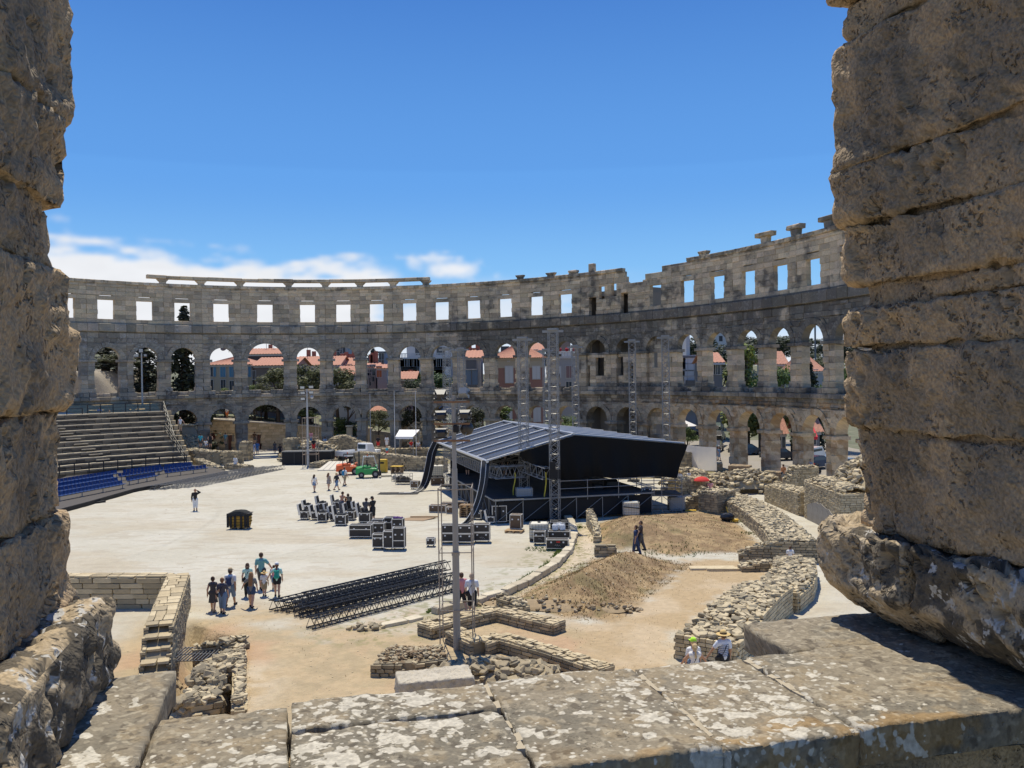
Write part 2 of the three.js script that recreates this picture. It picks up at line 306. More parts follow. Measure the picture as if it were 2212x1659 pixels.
// ---- band under the windows: shadow joint, then the projecting course
course(16.75,16.9,full,0.42,T1,1.5,{rough:0.02,c:0.01});
course(16.9,17.95,full,0.0,T1,i<8?1.35:1.6,{rough:0.05,c:0.05,j:0.025});
if(i<14||i>15)course(17.95,18.55,full,0.3,T3,1.2,{rough:0.04});
// ---- window storey
const ww=1.04;const lines=[18.55,19.15,19.72,20.38,21.05];
const D0=0.36;
if(!tower){
for(let k=0;k<4;k++)course(lines[k],lines[k+1],two(ww),D0,T3,0.95,{edge:i>8?0.05:0.03,rough:0.03});
course(21.05,21.56,[[K(l0),K(c-1.25)],[K(c-1.25),K(c+1.25)],[K(c+1.25),K(r0)]],D0,T3,2.6,{rough:0.02});
course(21.56,21.66,two(rr(0.7,0.95)),D0,T3,2.6,{c:0.005,rough:0.01});
}
if(!tower){course(21.66,22.2,full,D0,T3,1.1,{rough:0.03});course(22.2,22.72,full,D0,T3,1.15,{rough:0.03});course(22.72,23.14,full,D0-0.02,T3,1.3,{rough:0.03});course(23.14,23.58,full,D0-0.16,T3+0.1,0.85,{rough:0.05,c:0.05,j:0.05});}
}
// ---- the stair tower bays: walls inside the arches, small doors, broken top
function panel(s0,s1,y0,y1,d0,d1,holes,h=0.52,o={}){
const ys=new Set([y0,y1]);holes.forEach(q=>{ys.add(clamp(q[2],y0,y1));ys.add(clamp(q[3],y0,y1));});
const yl=[...ys].sort((a,b)=>a-b),rows=[];
for(let i=0;i+1<yl.length;i++){const n=Math.max(1,Math.round((yl[i+1]-yl[i])/h));for(let k=0;k<n;k++)rows.push([lerp(yl[i],yl[i+1],k/n),lerp(yl[i],yl[i+1],(k+1)/n)]);}
for(const[a,b]of rows){const m=(a+b)/2;let iv=[[s0,s1]];for(const q of holes)if(m>q[2]&&m<q[3])iv=iv.flatMap(([l,r])=>[[l,Math.min(r,q[0])],[Math.max(l,q[1]),r]].filter(t=>t[1]-t[0]>0.05));course(a,b,iv.map(([l,r])=>[K(l),K(r)]),d0,d1,0.85,{rough:0.03,...o});}
}
{
const hole=(v,x0,x1,ya,yb)=>[sAt(P(v,x0,0)[0]),sAt(P(v,x1,0)[0]),ya,yb];
panel(bnd(13),bnd(15),17.95,18.55,0.3,T3,[hole('r',362,410,17,20),hole('r',575,622,17,20)],.6);
panel(bnd(13),bnd(16),18.55,23.14,0.36,T3,[hole('r',362,410,17,20.3),hole('r',430,465,20.0,21.6),hole('r',513,546,20.2,21.8),hole('r',575,622,17,20.5),hole('r',768,842,18.6,21.0)],0.55);
for(let s=bnd(13);s<sAt(1339)-0.5;s+=0.85)wallBlock('coping_stone',s,s+0.85,s,s+0.85,23.14,23.58,0.2,T3+0.1,{rough:0.06,c:0.05});
panel(bayS[14]-1.58,bayS[14]+1.58,8.95,13.2,0.5,1.0,[hole('r',313,357,8.9,11.6),hole('r',396,452,10.3,12.6)]);
panel(bayS[15]-1.58,bayS[15]+1.58,8.95,13.2,0.5,1.0,[hole('r',526,580,10.3,12.6),hole('r',618,645,8.9,11.9)]);
panel(bayS[16]-1.58,bayS[16]+1.58,8.95,14.9,0.62,1.0,[hole('r',768,804,11.2,13.0)]);
panel(bayS[16]-1.68,bayS[16]+1.68,0,6.3,0.75,1.1,[hole('r',772,812,3.2,4.4)]);
const mb=new MB().color(0.9);const W=(s,y,d)=>wmap(s,y,d),a=bnd(13)+0.5,b=bnd(15)+0.4,n=12;
for(let k=0;k<n;k++){const s0=lerp(a,b,k/n),s1=lerp(a,b,(k+1)/n);const hx=(y0,y1,d0,d1)=>mb.hex([W(s0,y0,d0),W(s1,y0,d0),W(s1,y0,d1),W(s0,y0,d1),W(s0,y1,d0),W(s1,y1,d0),W(s1,y1,d1),W(s0,y1,d1)]);hx(0,21,3.2,3.6);hx(7.7,8.2,TL+0.01,3.19);hx(20.4,21,T3+0.02,3.19);}
for(const s of[a,b])mb.hex([W(s-0.3,0,TL+0.02),W(s+0.3,0,TL+0.02),W(s+0.3,0,3.18),W(s-0.3,0,3.18),W(s-0.3,20.39,TL+0.02),W(s+0.3,20.39,TL+0.02),W(s+0.3,20.39,3.18),W(s-0.3,20.39,3.18)]);
part('stair_tower',mb.geo(),std([0.25,0.22,0.18],0.95),arena);
}
// ---- raised gutter on corbels along the top
function corbel(s,y=23.58,h=0.62,w0=0.42,w1=0.78){const hh=h*0.45;wallBlock('corbel',s-w0,s+w0,s-w0,s+w0,y,y+hh,0.40,0.98,{c:0.05});wallBlock('corbel',s-w0-0.05,s+w0+0.05,s-w1,s+w1,y+hh,y+h,0.35,1.05,{c:0.05});}
for(let i=1;i<=8;i++)corbel(bnd(i));
{const a=sAt(322),b=sAt(925);let s=a;while(s<b-0.3){const e=Math.min(b,s+rr(1.7,2.6));wallBlock('gutter_stone',s,e,s,e,24.2,24.68+jit(0.04),0.2,1.08,{c:0.06,j:0.03,rough:0.04});s=e;}}
corbel(sAt(1119),23.58,0.55,0.4,0.62);corbel(sAt(1185),23.58,0.5,0.5,0.72);corbel(sAt(1233),23.58,0.5,0.6,0.65);
{const s=sAt(1273);wallBlock('corbel',s-0.42,s+0.42,s-0.4,s+0.4,23.58,24.65,0.4,0.98,{c:0.06});}
corbel(sAt(1512),23.58,0.5,0.55,0.7);
for(const[px,w]of[[1644,1.25],[1709,1.0],[1781,1.25]]){const s=sAt(px);wallBlock('corbel',s-0.45,s+0.45,s-0.55,s+0.55,23.58,24.25,0.4,0.98,{c:0.05});wallBlock('gutter_stone',s-w,s+w*0.95,s-w,s+w,24.25,24.7,0.25,1.05,{c:0.07,j:0.04});}
// ---- nearest 300 stones in sight stand alone, the rest are joined
{
for(const q of wallBlocks){const p=vec(...q.ctr).project(camera);q.in=p.z<1&&p.x>-0.88&&p.x<0.655&&q.y>6;q.score=q.in?q.size/vec(...q.ctr).sub(camera.position).lengthSq():0;}
wallBlocks.sort((p,q)=>q.score-p.score);
const rest=new MB();
wallBlocks.forEach((q,i)=>{if(i<296)part(q.name,q.mb.geo(),wallMat,arena);else{for(const k of['p','c','u']){const A=rest[k],Bq=q.mb[k];for(let n=0;n<Bq.length;n++)A.push(Bq[n]);}}});
tag(part('stonework',rest.geo(),wallMat,arena),null,null,null,'stuff');
}
// ================================================================ the window we look through: sill and two pillars
const NA=13.4*Math.PI/180,NC=Math.cos(NA),NS=Math.sin(NA),SILL=EYE-1.1;
const near=(t,n,y)=>[t*NC-n*NS,y,-(t*NS+n*NC)];
const stoneBump=tex(768,768,(u,v)=>{
const a=wrapFbm(u,v,6,6),b=wrapFbm(u,v,84,3,7),c=wrapFbm(u,v,180,2,3);let h=a*0.55+b*0.3+c*0.15;const pit=sstep(0.36,0.24,b)*sstep(0.42,0.58,wrapFbm(u,v,9,3,21));h-=pit*0.45;return[h,h,h];
},false);
const stoneTex=tex(768,768,(u,v)=>{
const a=wrapFbm(u,v,5,5,2),b=wrapFbm(u,v,17,4,9),d=wrapFbm(u,v,84,3,7),e=wrapFbm(u,v,150,2,5);
let c=[0.43,0.325,0.215];const g=sstep(0.42,0.62,a);c=c.map((x,k)=>lerp(x,[0.25,0.21,0.16][k],g*0.8));
const o=sstep(0.55,0.68,b)*0.5;c=c.map((x,k)=>lerp(x,[0.47,0.37,0.25][k],o));
const dk=sstep(0.56,0.70,a*0.5+b*0.5+(d-0.5)*0.3);c=c.map((x,k)=>lerp(x,[0.16,0.125,0.09][k],dk*0.6));
const pit=sstep(0.36,0.24,d)*sstep(0.42,0.58,wrapFbm(u,v,9,3,21));c=c.map((x,k)=>lerp(x,[0.10,0.07,0.045][k],pit*0.6));
return c.map(x=>x*(0.62+0.76*e));
});
const lichenTex=(cut,white)=>tex(640,640,(u,v)=>{
const a=wrapFbm(u,v,5,5,2),b=wrapFbm(u,v,14,5,9),e=wrapFbm(u,v,150,2,5),l=wrapFbm(u,v,30,4,31),l2=wrapFbm(u,v,4,3,33),d=wrapFbm(u,v,84,3,7);
let c=[0.40,0.315,0.205].map((x,k)=>lerp(x,[0.50,0.41,0.29][k],sstep(.5,.65,l)));const g=sstep(cut,cut+.05,a*0.5+b*0.5+(e-.5)*.1);c=c.map((x,k)=>lerp(x,[0.085,0.073,0.056][k],g*.92));
const w=sstep(white,white+.025,l*0.75+l2*0.35+(e-0.5)*0.14);c=c.map((x,k)=>lerp(x,[0.46,0.45,0.43][k],w));c=c.map((x,k)=>lerp(x,.03,sstep(.36,.27,d)*.5));
return c.map(x=>x*(0.65+0.7*e));
});
const darkTex=lichenTex(.385,.69),mottTex=lichenTex(.505,.75);
const rockMat=new THREE.MeshStandardMaterial({map:stoneTex,bumpMap:stoneBump,bumpScale:0.03,roughness:0.95,color:new THREE.Color().setRGB(.95,.92,.85)});
const rockDark=new THREE.MeshStandardMaterial({map:darkTex,bumpMap:stoneBump,bumpScale:0.022,roughness:0.95});
const mortarMat=new THREE.MeshStandardMaterial({map:stoneTex,bumpMap:stoneBump,bumpScale:.03,roughness:.95,color:new THREE.Color().setRGB(.80,.75,.66)});
// worn block: rounded box with rough skin; returns geometry in near-wall coordinates
function wornBlock(t0,t1,n0,n1,y0,y1,o={}){
const r=o.r??0.05,amp=o.amp??0.022,cell=o.cell??0.028,sd=o.seed??1,ts=1/(o.tile??1.3);
const lo=[t0,y0,n0],hi=[t1,y1,n1],P3=[],U=[],I=[];
const faces=[[0,1,2,-1],[0,1,2,1],[2,1,0,-1],[2,1,0,1],[0,2,1,-1],[0,2,1,1]];
for(const[a,b,c,sg]of faces){
const dense=!o.skip?.includes(`${c}${sg}`),na=Math.max(2,Math.ceil((hi[a]-lo[a])/(dense?cell:0.3))),nb=Math.max(2,Math.ceil((hi[b]-lo[b])/(dense?cell:0.3))),base=P3.length/3;
for(let j=0;j<=nb;j++)for(let i=0;i<=na;i++){
const q=[0,0,0];q[a]=lerp(lo[a],hi[a],i/na);q[b]=lerp(lo[b],hi[b],j/nb);q[c]=sg>0?hi[c]:lo[c];
const inn=q.map((v,k)=>clamp(v,lo[k]+r,hi[k]-r)),d=q.map((v,k)=>v-inn[k]),l=Math.hypot(...d)||1,nrm=d.map(v=>v/l);
for(let k=0;k<3;k++)q[k]=inn[k]+nrm[k]*r;
const X=q[0]+sd*3.7,Y=q[1]+sd*1.3,Z=q[2]+sd*2.1;
const big=fbm(X*3.2,Y*3.2,Z*3.2+0.1,3)-0.5,med=fbm(X*11,Y*11,Z*11+0.1,3)-0.5,sm=vnoise(X*42,Y*42,Z*42+0.1),pit=sstep(0.34,0.2,sm)*sstep(0.45,0.6,vnoise(X*6,Y*6,Z*6+0.2));
let disp=amp*(big*1.2+med*1.1)+Math.min(amp,.015)*(1.0*(sstep(.50,.535,fbm(X*3.6+11,Y*4.4+7,Z*3.6+.3,4))-.5)+.5*(sstep(.52,.55,fbm(X*9+1,Y*10+7,Z*9+.3,3))-.5))+(vnoise(X*24,Y*24,Z*24+.1)-0.5)*amp*0.8-pit*amp*1.1;
for(let k=0;k<3;k++)q[k]+=nrm[k]*disp;
if(o.warp)o.warp(q);
const w=near(q[0],q[2],q[1]);P3.push(...w);
U.push(c===0?q[2]*ts:q[0]*ts+(c===1?0.37:0),(c===1?q[2]:q[1])*ts);
}
const ea=near(a===0?1:0,a===2?1:0,a===1?1:0),eb=near(b===0?1:0,b===2?1:0,b===1?1:0),ec=near(c===0?sg:0,c===2?sg:0,c===1?sg:0),nO=near(0,0,0);const flip=vec(...ea).cross(vec(...eb)).dot(vec(...ec))<0;
for(let j=0;j<nb;j++)for(let i=0;i<na;i++){const p=base+j*(na+1)+i,q=p+1,s=p+na+1,t=s+1;flip?I.push(p,t,q,p,s,t):I.push(p,q,t,p,t,s);}
}
const g=new THREE.BufferGeometry();g.setAttribute('position',new THREE.Float32BufferAttribute(P3,3));g.setAttribute('uv',new THREE.Float32BufferAttribute(U,2));g.setIndex(I);
// smooth over seams: weld by position for the normals
const key=new Map(),nn=new Float32Array(P3.length);g.computeVertexNormals();const N=g.attributes.normal.array;
for(let i=0;i<P3.length;i+=3){const k=(Math.round(P3[i]*2000)+20000)*1e11/1e0%9007199254740991+(Math.round(P3[i+1]*2000))*131071+Math.round(P3[i+2]*2000);const e=key.get(k)??[0,0,0];e[0]+=N[i];e[1]+=N[i+1];e[2]+=N[i+2];key.set(k,e);}
for(let i=0;i<P3.length;i+=3){const k=(Math.round(P3[i]*2000)+20000)*1e11/1e0%9007199254740991+(Math.round(P3[i+1]*2000))*131071+Math.round(P3[i+2]*2000),e=key.get(k),l=Math.hypot(...e)||1;nn[i]=e[0]/l;nn[i+1]=e[1]/l;nn[i+2]=e[2]/l;}
g.setAttribute('normal',new THREE.Float32BufferAttribute(nn,3));return g;
}
// far edge of a pillar worn row by row: profile interpolated over the height
const prof=(rows,t0,n0,sg)=>q=>{const y=q[1]-EYE;let dt=0,dn=0,w=0;for(const[a,b,t,n]of rows){const m=(a+b)/2,h=(b-a)/2,k=Math.exp(-Math.pow((y-m)/(h*.8),4))+1e-4;dt+=k*(t-t0);dn+=k*(n-n0);w+=k;}const e=sstep(2.75,3.4,q[2])*sstep(.5,.1,Math.abs(q[0]-t0));q[0]+=e*(dt/w+sg*.05*(fbm(q[1]*7+3,q[2]*7,0,4)-.5));q[2]+=sstep(3.1,3.4,q[2])*(dn/w+.06*(fbm(q[1]*9,q[0]*9+50,0,4)-.5));};
// left pillar: block rows [y0, y1, opening-side face t, far end n, roundness, roughness]
{
const L=thing('stone_pillar','brown weathered stone pillar filling the left edge of the view','pillar',vec(0,0,0));
const rows=[[-.80,-.46,-.83,3.56,.03,.022],[-.46,-.10,-.86,3.55,.04,.028],[-.10,.40,-.83,3.58,.07,.03],[.40,.62,-.86,3.52,.03,.02],[.62,.93,-.83,3.55,.04,.03],[.93,1.62,-.81,3.57,.04,.025],[1.62,2.3,-.84,3.5,.05,.02]];
const erode=prof(rows,-.84,3.55,1);rows.forEach(([a,b,t,n,r,amp],k)=>part('stone_block',wornBlock(-2.2,-.84+[0,-.006,.01,-.012,.004,-.004,0][k],1.1,3.55,EYE+a,EYE+b-(k<6?.004:0),{r:.014,amp,seed:3,skip:['0-1','2-1'],cell:0.024,warp:erode}),rockMat,L));
part('mortar',wornBlock(-2.2,-.872,1.1,3.40,EYE-.82,EYE+2.2,{r:.02,amp:.012,seed:90,cell:.03,skip:['0-1','2-1']}),mortarMat,L);
part('base_block',wornBlock(-2.2,-.70,1.0,3.63,SILL+0.005,EYE-.80,{r:.045,amp:.04,seed:21,skip:['0-1','2-1'],cell:0.026}),rockDark,L);
}
{
const R=thing('stone_pillar','massive pitted stone pillar filling the right edge of the view, on dark lichened base blocks','pillar',vec(0,0,0));
const rows=[[-.67,-.25,2.36,3.44,.035,.024],[-.25,.10,2.32,3.46,.045,.028],[.10,.28,2.29,3.45,.03,.028],[.28,.36,2.38,3.42,.02,.02],[.36,.62,2.33,3.45,.022,.02],[.62,.875,2.26,3.46,.03,.024],[.875,1.42,2.285,3.47,.03,.018]];
const erode=prof(rows,2.315,3.45,-1);rows.forEach(([a,b,t,n,r,amp],k)=>part('stone_block',wornBlock(2.33+[.01,-.008,.004,.014,-.01,.006,0][k],3.8,1.1,3.45,EYE+a,EYE+b-0.004,{r:.014,amp,seed:31,skip:['01','2-1'],cell:0.024,warp:erode}),rockMat,R));
part('capital',wornBlock(2.33,3.8,1.1,3.45,EYE+1.42,EYE+1.60,{r:.03,amp:.014,seed:51,skip:['01','2-1']}),rockMat,R);
part('capital',wornBlock(2.27,3.8,1.1,3.48,EYE+1.602,EYE+1.76,{r:.03,amp:.014,seed:52,skip:['01','2-1']}),rockMat,R);
part('stone_block',wornBlock(2.30,3.8,1.1,3.45,EYE+1.762,EYE+2.3,{r:.05,amp:.02,seed:53,skip:['01','2-1'],cell:0.04}),rockMat,R);
part('mortar',wornBlock(2.362,3.8,1.1,3.34,EYE-.69,EYE+2.2,{r:.02,amp:.012,seed:91,cell:.03,skip:['01','2-1']}),mortarMat,R);
const under=q=>{q[0]+=.17*sstep(SILL+.2,SILL+.0,q[1])*sstep(.5,.1,q[0]-2.21);};
part('base_block',wornBlock(2.265,3.8,3.02,3.60,SILL+0.02,EYE-.67,{r:.05,amp:.05,seed:61,skip:['01'],cell:0.024,warp:under}),new THREE.MeshStandardMaterial({map:mottTex,bumpMap:stoneBump,bumpScale:0.03,roughness:0.95}),R);
part('base_block',wornBlock(2.29,3.8,1.1,3.0,SILL+0.02,EYE-.675,{r:.045,amp:.045,seed:65,skip:['01','2-1'],cell:0.024,warp:under}),rockDark,R);
}
// sill slabs with white and ochre lichen: one map over the sill in metres
const sillTex=tex(1536,640,(u,v)=>{
const t=lerp(-1.2,2.7,u),n=lerp(2.1,3.7,v);
const a=fbm(t*3,n*3,0,5),b=fbm(t*11+5,n*11,0,4),e=vnoise(t*90,n*90),e2=vnoise(t*210,n*210),w=fbm(t*1.4+8,n*1.4+2,0,3);
let c=[0.25,0.22,0.175];c=c.map((x,k)=>lerp(x,[0.18,0.166,0.14][k],sstep(0.38,0.62,a)));c=c.map((x,k)=>lerp(x,[0.29,0.24,0.17][k],sstep(0.52,0.68,b)*0.7));const gp=sstep(.60,.72,fbm(t*30,n*30,0,3));c=c.map((x,k)=>lerp(x,[0.085,0.07,0.055][k],gp*.6));const gl=sstep(.60,.70,fbm(t*46+7,n*46,0,2));c=c.map((x,k)=>lerp(x,[0.42,0.385,0.32][k],gl*.5));
// ochre lichen along the front edge on the right
const cr=sstep(2.45,2.39,n+(b-.5)*.06);const oc=.55*sstep(0.52,0.70,fbm(t*6+30,n*8,0,4)+0.10*sstep(2.62,2.36,n)*sstep(0.8,1.4,t))*sstep(2.8,2.4,n)*sstep(0.5,1.2,t);c=c.map((x,k)=>lerp(x,[0.42,0.24,0.055][k],oc*0.75));
// white rosettes: cells with ragged outline
const fz=(fbm(t*38,n*38,0,3)-0.5)*2.6;let wl=0;for(const[f,sc,th]of[[6.5,0.36,0.70],[15,0.33,0.64],[34,0.3,0.62]]){
const x=t*f,y=n*f*1.0,xi=Math.floor(x),yi=Math.floor(y);
for(let p=-1;p<2;p++)for(let q=-1;q<2;q++){const h=hash3(xi+p,yi+q,f*7|0);const cover=th+.06-(w-0.45)*3.0-0.3*sstep(0.5,1.2,t)*sstep(3.0,2.5,n)+0.12*sstep(1.2,1.9,t)*sstep(2.9,3.2,n);if(h<cover)continue;const cx=xi+p+hash3(xi+p,yi+q,91),cy=yi+q+hash3(xi+p,yi+q,57),rad=sc*(0.35+0.65*hash3(xi+p,yi+q,13));const d=Math.hypot(x-cx,y-cy)/rad+(b-0.5)*2.4+fz;wl=Math.max(wl,sstep(1.02,0.88,d));}
}
c=c.map((x,k)=>lerp(x,[0.56,0.545,0.51][k],wl*(0.72+0.25*e)));
return c.map(x=>x*(0.74+0.3*e+0.22*e2));
});
const sillBump=stoneBump.clone();sillBump.repeat.set(4,1.7);sillBump.needsUpdate=true;
sillTex.wrapS=sillTex.wrapT=THREE.ClampToEdgeWrapping;
{
const mat=new THREE.MeshStandardMaterial({map:sillTex,bumpMap:sillBump,bumpScale:0.006,roughness:0.95,color:new THREE.Color().setRGB(1,.97,.90)});
const S=thing('stone_sill','broad grey stone window sill spotted with white lichen along the bottom of the view','sill',vec(0,0,0));
const blk=(t0,t1,n0,n1,dy,sd,o={})=>{
const g=wornBlock(t0,t1,n0,n1,SILL-0.12,SILL+dy,{r:0.009,amp:0.006,seed:sd,cell:0.026,skip:['1-1'],...o});
const p=g.attributes.position,uv=g.attributes.uv,nm=g.attributes.normal;for(let i=0;i<p.count;i++){const x=p.getX(i),z=-p.getZ(i),t=x*NC+z*NS,n=-x*NS+z*NC,y=p.getY(i);uv.setXY(i,(t+1.2-(Math.abs(nm.getX(i)*NC-nm.getZ(i)*NS)>.6?SILL-y:0))/3.9,(n-2.1)/1.6-Math.max(0,SILL-.012-y)*(n<2.7?.55:-.6));}
part('stone_slab',g,mat,S);
};
blk(-1.6,-.478,1.9,3.56,0.0,71);blk(-.47,-.058,1.6,3.10,-.01,72);blk(-.05,.619,2.39,2.84,0.0,73);blk(-.052,.618,2.846,3.10,.006,74);
blk(.628,1.19,2.385,3.12,0.004,75);blk(1.198,1.646,2.38,3.13,-.004,76);blk(1.654,2.9,2.395,3.13,0.003,77);blk(1.87,2.9,3.136,3.55,-.003,78);
const mj=new MB().color(1),jx=(t0,t1,n0,n1)=>{for(let k=0;k<12;k++){if(rnd()<.4)continue;const a=k/12,b=(k+1)/12,q=[near(lerp(t0[0],t1[0],a)-.006-rnd()*.012,lerp(n0,n1,a),0),near(lerp(t0[0],t1[0],a)+.006+rnd()*.014,lerp(n0,n1,a),0),near(lerp(t0[0],t1[0],b)+.006+rnd()*.014,lerp(n0,n1,b),0),near(lerp(t0[0],t1[0],b)-.006-rnd()*.012,lerp(n0,n1,b),0)];mj.hex([...q.map(v=>[v[0],SILL-.1,v[2]]),...q.map(v=>[v[0],SILL+rr(-.008,.002),v[2]])]);}};rseed(12);jx([.622],[.622],2.42,3.1);jx([1.194],[1.194],2.42,3.1);jx([1.65],[1.65],2.42,3.1);
part('joint_mortar',mj.geo(),std([.46,.40,.30],1),S);
const bb=new MB().color(1);const hx=(t0,t1,n0,n1,y0,y1)=>bb.hex([near(t0,n0,y0),near(t1,n0,y0),near(t1,n1,y0),near(t0,n1,y0),near(t0,n0,y1),near(t1,n0,y1),near(t1,n1,y1),near(t0,n1,y1)]);
part('wall_below',wornBlock(-2.2,3.8,2.50,3.05,SILL-1.5,SILL-0.125,{r:.03,amp:.02,seed:81,cell:0.05,skip:['21','0-1','01','1-1']}),rockMat,S);
hx(-2.2,3.8,2.2,3.5,0,SILL-1.52);part('wall_below',bb.geo(),std([0.3,0.25,0.18],0.95),S);
}
// the wall over and beside our window (outside the view, it shades the pillars)
{
const Wn=thing('wall_section','tall stone wall around and above our viewpoint, out of sight','wall',vec(0,0,0)),mb=new MB().color(1);
const hx=(t0,t1,n0,n1,y0,y1)=>mb.hex([near(t0,n0,y0),near(t1,n0,y0),near(t1,n1,y0),near(t0,n1,y0),near(t0,n0,y1),near(t1,n0,y1),near(t1,n1,y1),near(t0,n1,y1)]);
hx(-14,14,1.3,3.4,EYE+4.2,EYE+13);hx(-14,-2.21,1.3,3.45,0,EYE+4.19);hx(3.81,14,1.3,3.4,0,EYE+4.19);
hx(-2.2,-1.4,1.3,3.4,EYE+2.31,EYE+4.19);hx(2.9,3.8,1.3,3.4,EYE+2.31,EYE+4.19);hx(-1.39,-.7,1.3,3.4,EYE+3.3,EYE+4.19);hx(2.2,2.89,1.3,3.4,EYE+3.3,EYE+4.19);
part('masonry',mb.geo(),std([0.3,0.25,0.18],0.95),Wn);
}
// ================================================================ terrain
const capD=(x,z,a,b)=>{const dx=b.x-a.x,dz=b.z-a.z,t=clamp(((x-a.x)*dx+(z-a.z)*dz)/(dx*dx+dz*dz||1));return Math.hypot(x-a.x-dx*t,z-a.z-dz*t);};
const inPoly=(x,z,p)=>{let c=false;for(let i=0,j=p.length-1;i<p.length;j=i++)if((p[i].z>z)!==(p[j].z>z)&&x<(p[j].x-p[i].x)*(z-p[i].z)/(p[j].z-p[i].z)+p[i].x)c=!c;return c;};
const bbox=p=>p.bb??=[Math.min(...p.map(q=>q.x))-1.6,Math.max(...p.map(q=>q.x))+1.6,Math.min(...p.map(q=>q.z))-1.6,Math.max(...p.map(q=>q.z))+1.6];
const polyD=(x,z,p)=>{const bb=bbox(p);if(x<bb[0]||x>bb[1]||z<bb[2]||z>bb[3])return 9;let d=1e9;for(let i=0,j=p.length-1;i<p.length;j=i++)d=Math.min(d,capD(x,z,p[j],p[i]));return inPoly(x,z,p)?-d:d;};
const lineD=(x,z,p)=>{const bb=bbox(p);if(x<bb[0]-4||x>bb[1]+4||z<bb[2]-4||z>bb[3]+4)return 9;let d=1e9;for(let i=1;i<p.length;i++)d=Math.min(d,capD(x,z,p[i-1],p[i]));return d;};
const curbLine=[G('c',1130,770),G('c',1195,850),G('c',1222,930),G('c',1180,1060),G('c',1060,1180),G('c',860,1300),G('c',700,1375),G('c',500,1435),G('c',200,1510),G('c',0,1565),G('p',800,1358)];
const mound1=[G('c',1345,1110,0),G('c',1640,1075,0),G('c',2040,1150,0),G('c',1880,1265,0),G('c',1500,1560,0),G('c',1150,1530,0),G('c',730,1420,0),G('c',900,1300,0),G('c',1180,1190,0)];
const mound2=[G('c',1330,860),G('c',1540,800),G('o',400,900),G('o',760,1020),G('o',1060,1310),G('o',780,1400),G('o',300,1400),G('c',1900,1090),G('c',1660,1040),G('c',1380,1050)];
const pathR=[G('c',1900,1255),G('o',150,1460),G('o',780,1470),G('d',1080,690),G('d',1020,830),G('d',850,840),G('d',420,1150),G('d',380,1350),G('p',1440,1470),G('p',1240,1440),G('p',1230,1350),G('c',1500,1560)];
const stripD=[G('c',1230,850),G('c',1340,870),G('c',1365,960),G('c',1335,1090),G('c',1200,1170),G('c',880,1330),G('c',720,1420),G('c',600,1460),G('c',0,1590),G('c',0,1560),G('c',500,1440),G('c',860,1305),G('c',1060,1185),G('c',1190,1060),G('c',1225,930)];
const M1a=G('c',1660,1060,1.6),M1b=G('c',1180,1330,1.0),M2a=G('c',1620,790,1.25),M2b=G('c',1470,890,.6),M2c=G('o',300,1050,.3);
const enclosure=[G('g',480,525),G('g',1190,525),G('g',1010,960),G('g',100,1000)];
const pitHole=[[-14.2,38.0],[-12.5,31],[-12,26],[-8.4,26],[-8.7,28.2],[-10.67,34.6],[-11,35.6],[-12.5,36.2],[-13.4,37.6]].map(q=>vec(q[0],0,-q[1]));
const pitA=[G('g',1365,800),G('g',1690,800),G('g',1700,1225),G('g',1200,1250)];
function terrainH(x,z){
let h=(fbm(x*0.25+50,z*0.25+50,0,3)-0.5)*0.12;
const r=ellR(x,z),dep=-z;const rough=(fbm(x*1.3+9,z*1.3+4,0,3)-.5);
const d1=polyD(x,z,mound1);if(d1<0){h+=rough*.14*sstep(0,-1,d1);const c=Math.min(capD(x,z,M1a,M1b),9);h+=sstep(0,-4.6,d1)*(1.95+0.25*(fbm(x*.6,z*.6,0,3)-.5))*lerp(1,.72,sstep(-1,5,x*0+capD(x,z,M1a,M1a)-1));}
const d2=polyD(x,z,mound2);if(d2<0)h+=rough*.1*sstep(0,-1,d2)+sstep(0,-3,d2)*.95*Math.exp(-Math.pow(capD(x,z,M2a,M2b)/4.2,2))+sstep(0,-2,d2)*0.18;
// raised ground behind the stone seats on the left
const[A,B]=ellLoc(x,z),ph=Math.atan2(B/ELL.b,A/ELL.a);
if(ph<-0.385&&r>0.88)h+=(6.45+1.0*sstep(.9,.98,r))*sstep(-0.385,-0.40,ph)*sstep(0.888,0.897,r)*sstep(-1.5,-1.2,ph);
// town outside: climbs to the left behind, hill far to the right
if(r>1.02){
const o=sstep(1.02,1.06,r);
let t=0;const line=-131-(x+46)*0.14;
if(z<line-0.3)t=lerp(4.75,2.5,sstep(-47,-23,x))*sstep(-6,-24,x);
if(x<-52&&z>-131)t=Math.max(t,4.4*sstep(-52,-56,x));
t+=16*sstep(150,330,dep)*sstep(20,-60,x)*0.6+11*Math.exp(-Math.pow((x-90)/60,2)-Math.pow((dep-330)/90,2))+7*Math.exp(-Math.pow((x-10)/120,2)-Math.pow((dep-420)/110,2));
h+=o*t;
}
if(dep<43&&x<-8){const dp=polyD(x,z,pitHole);if(dp<0)h-=1.4*sstep(0,-.5,dp);}
return h;
}
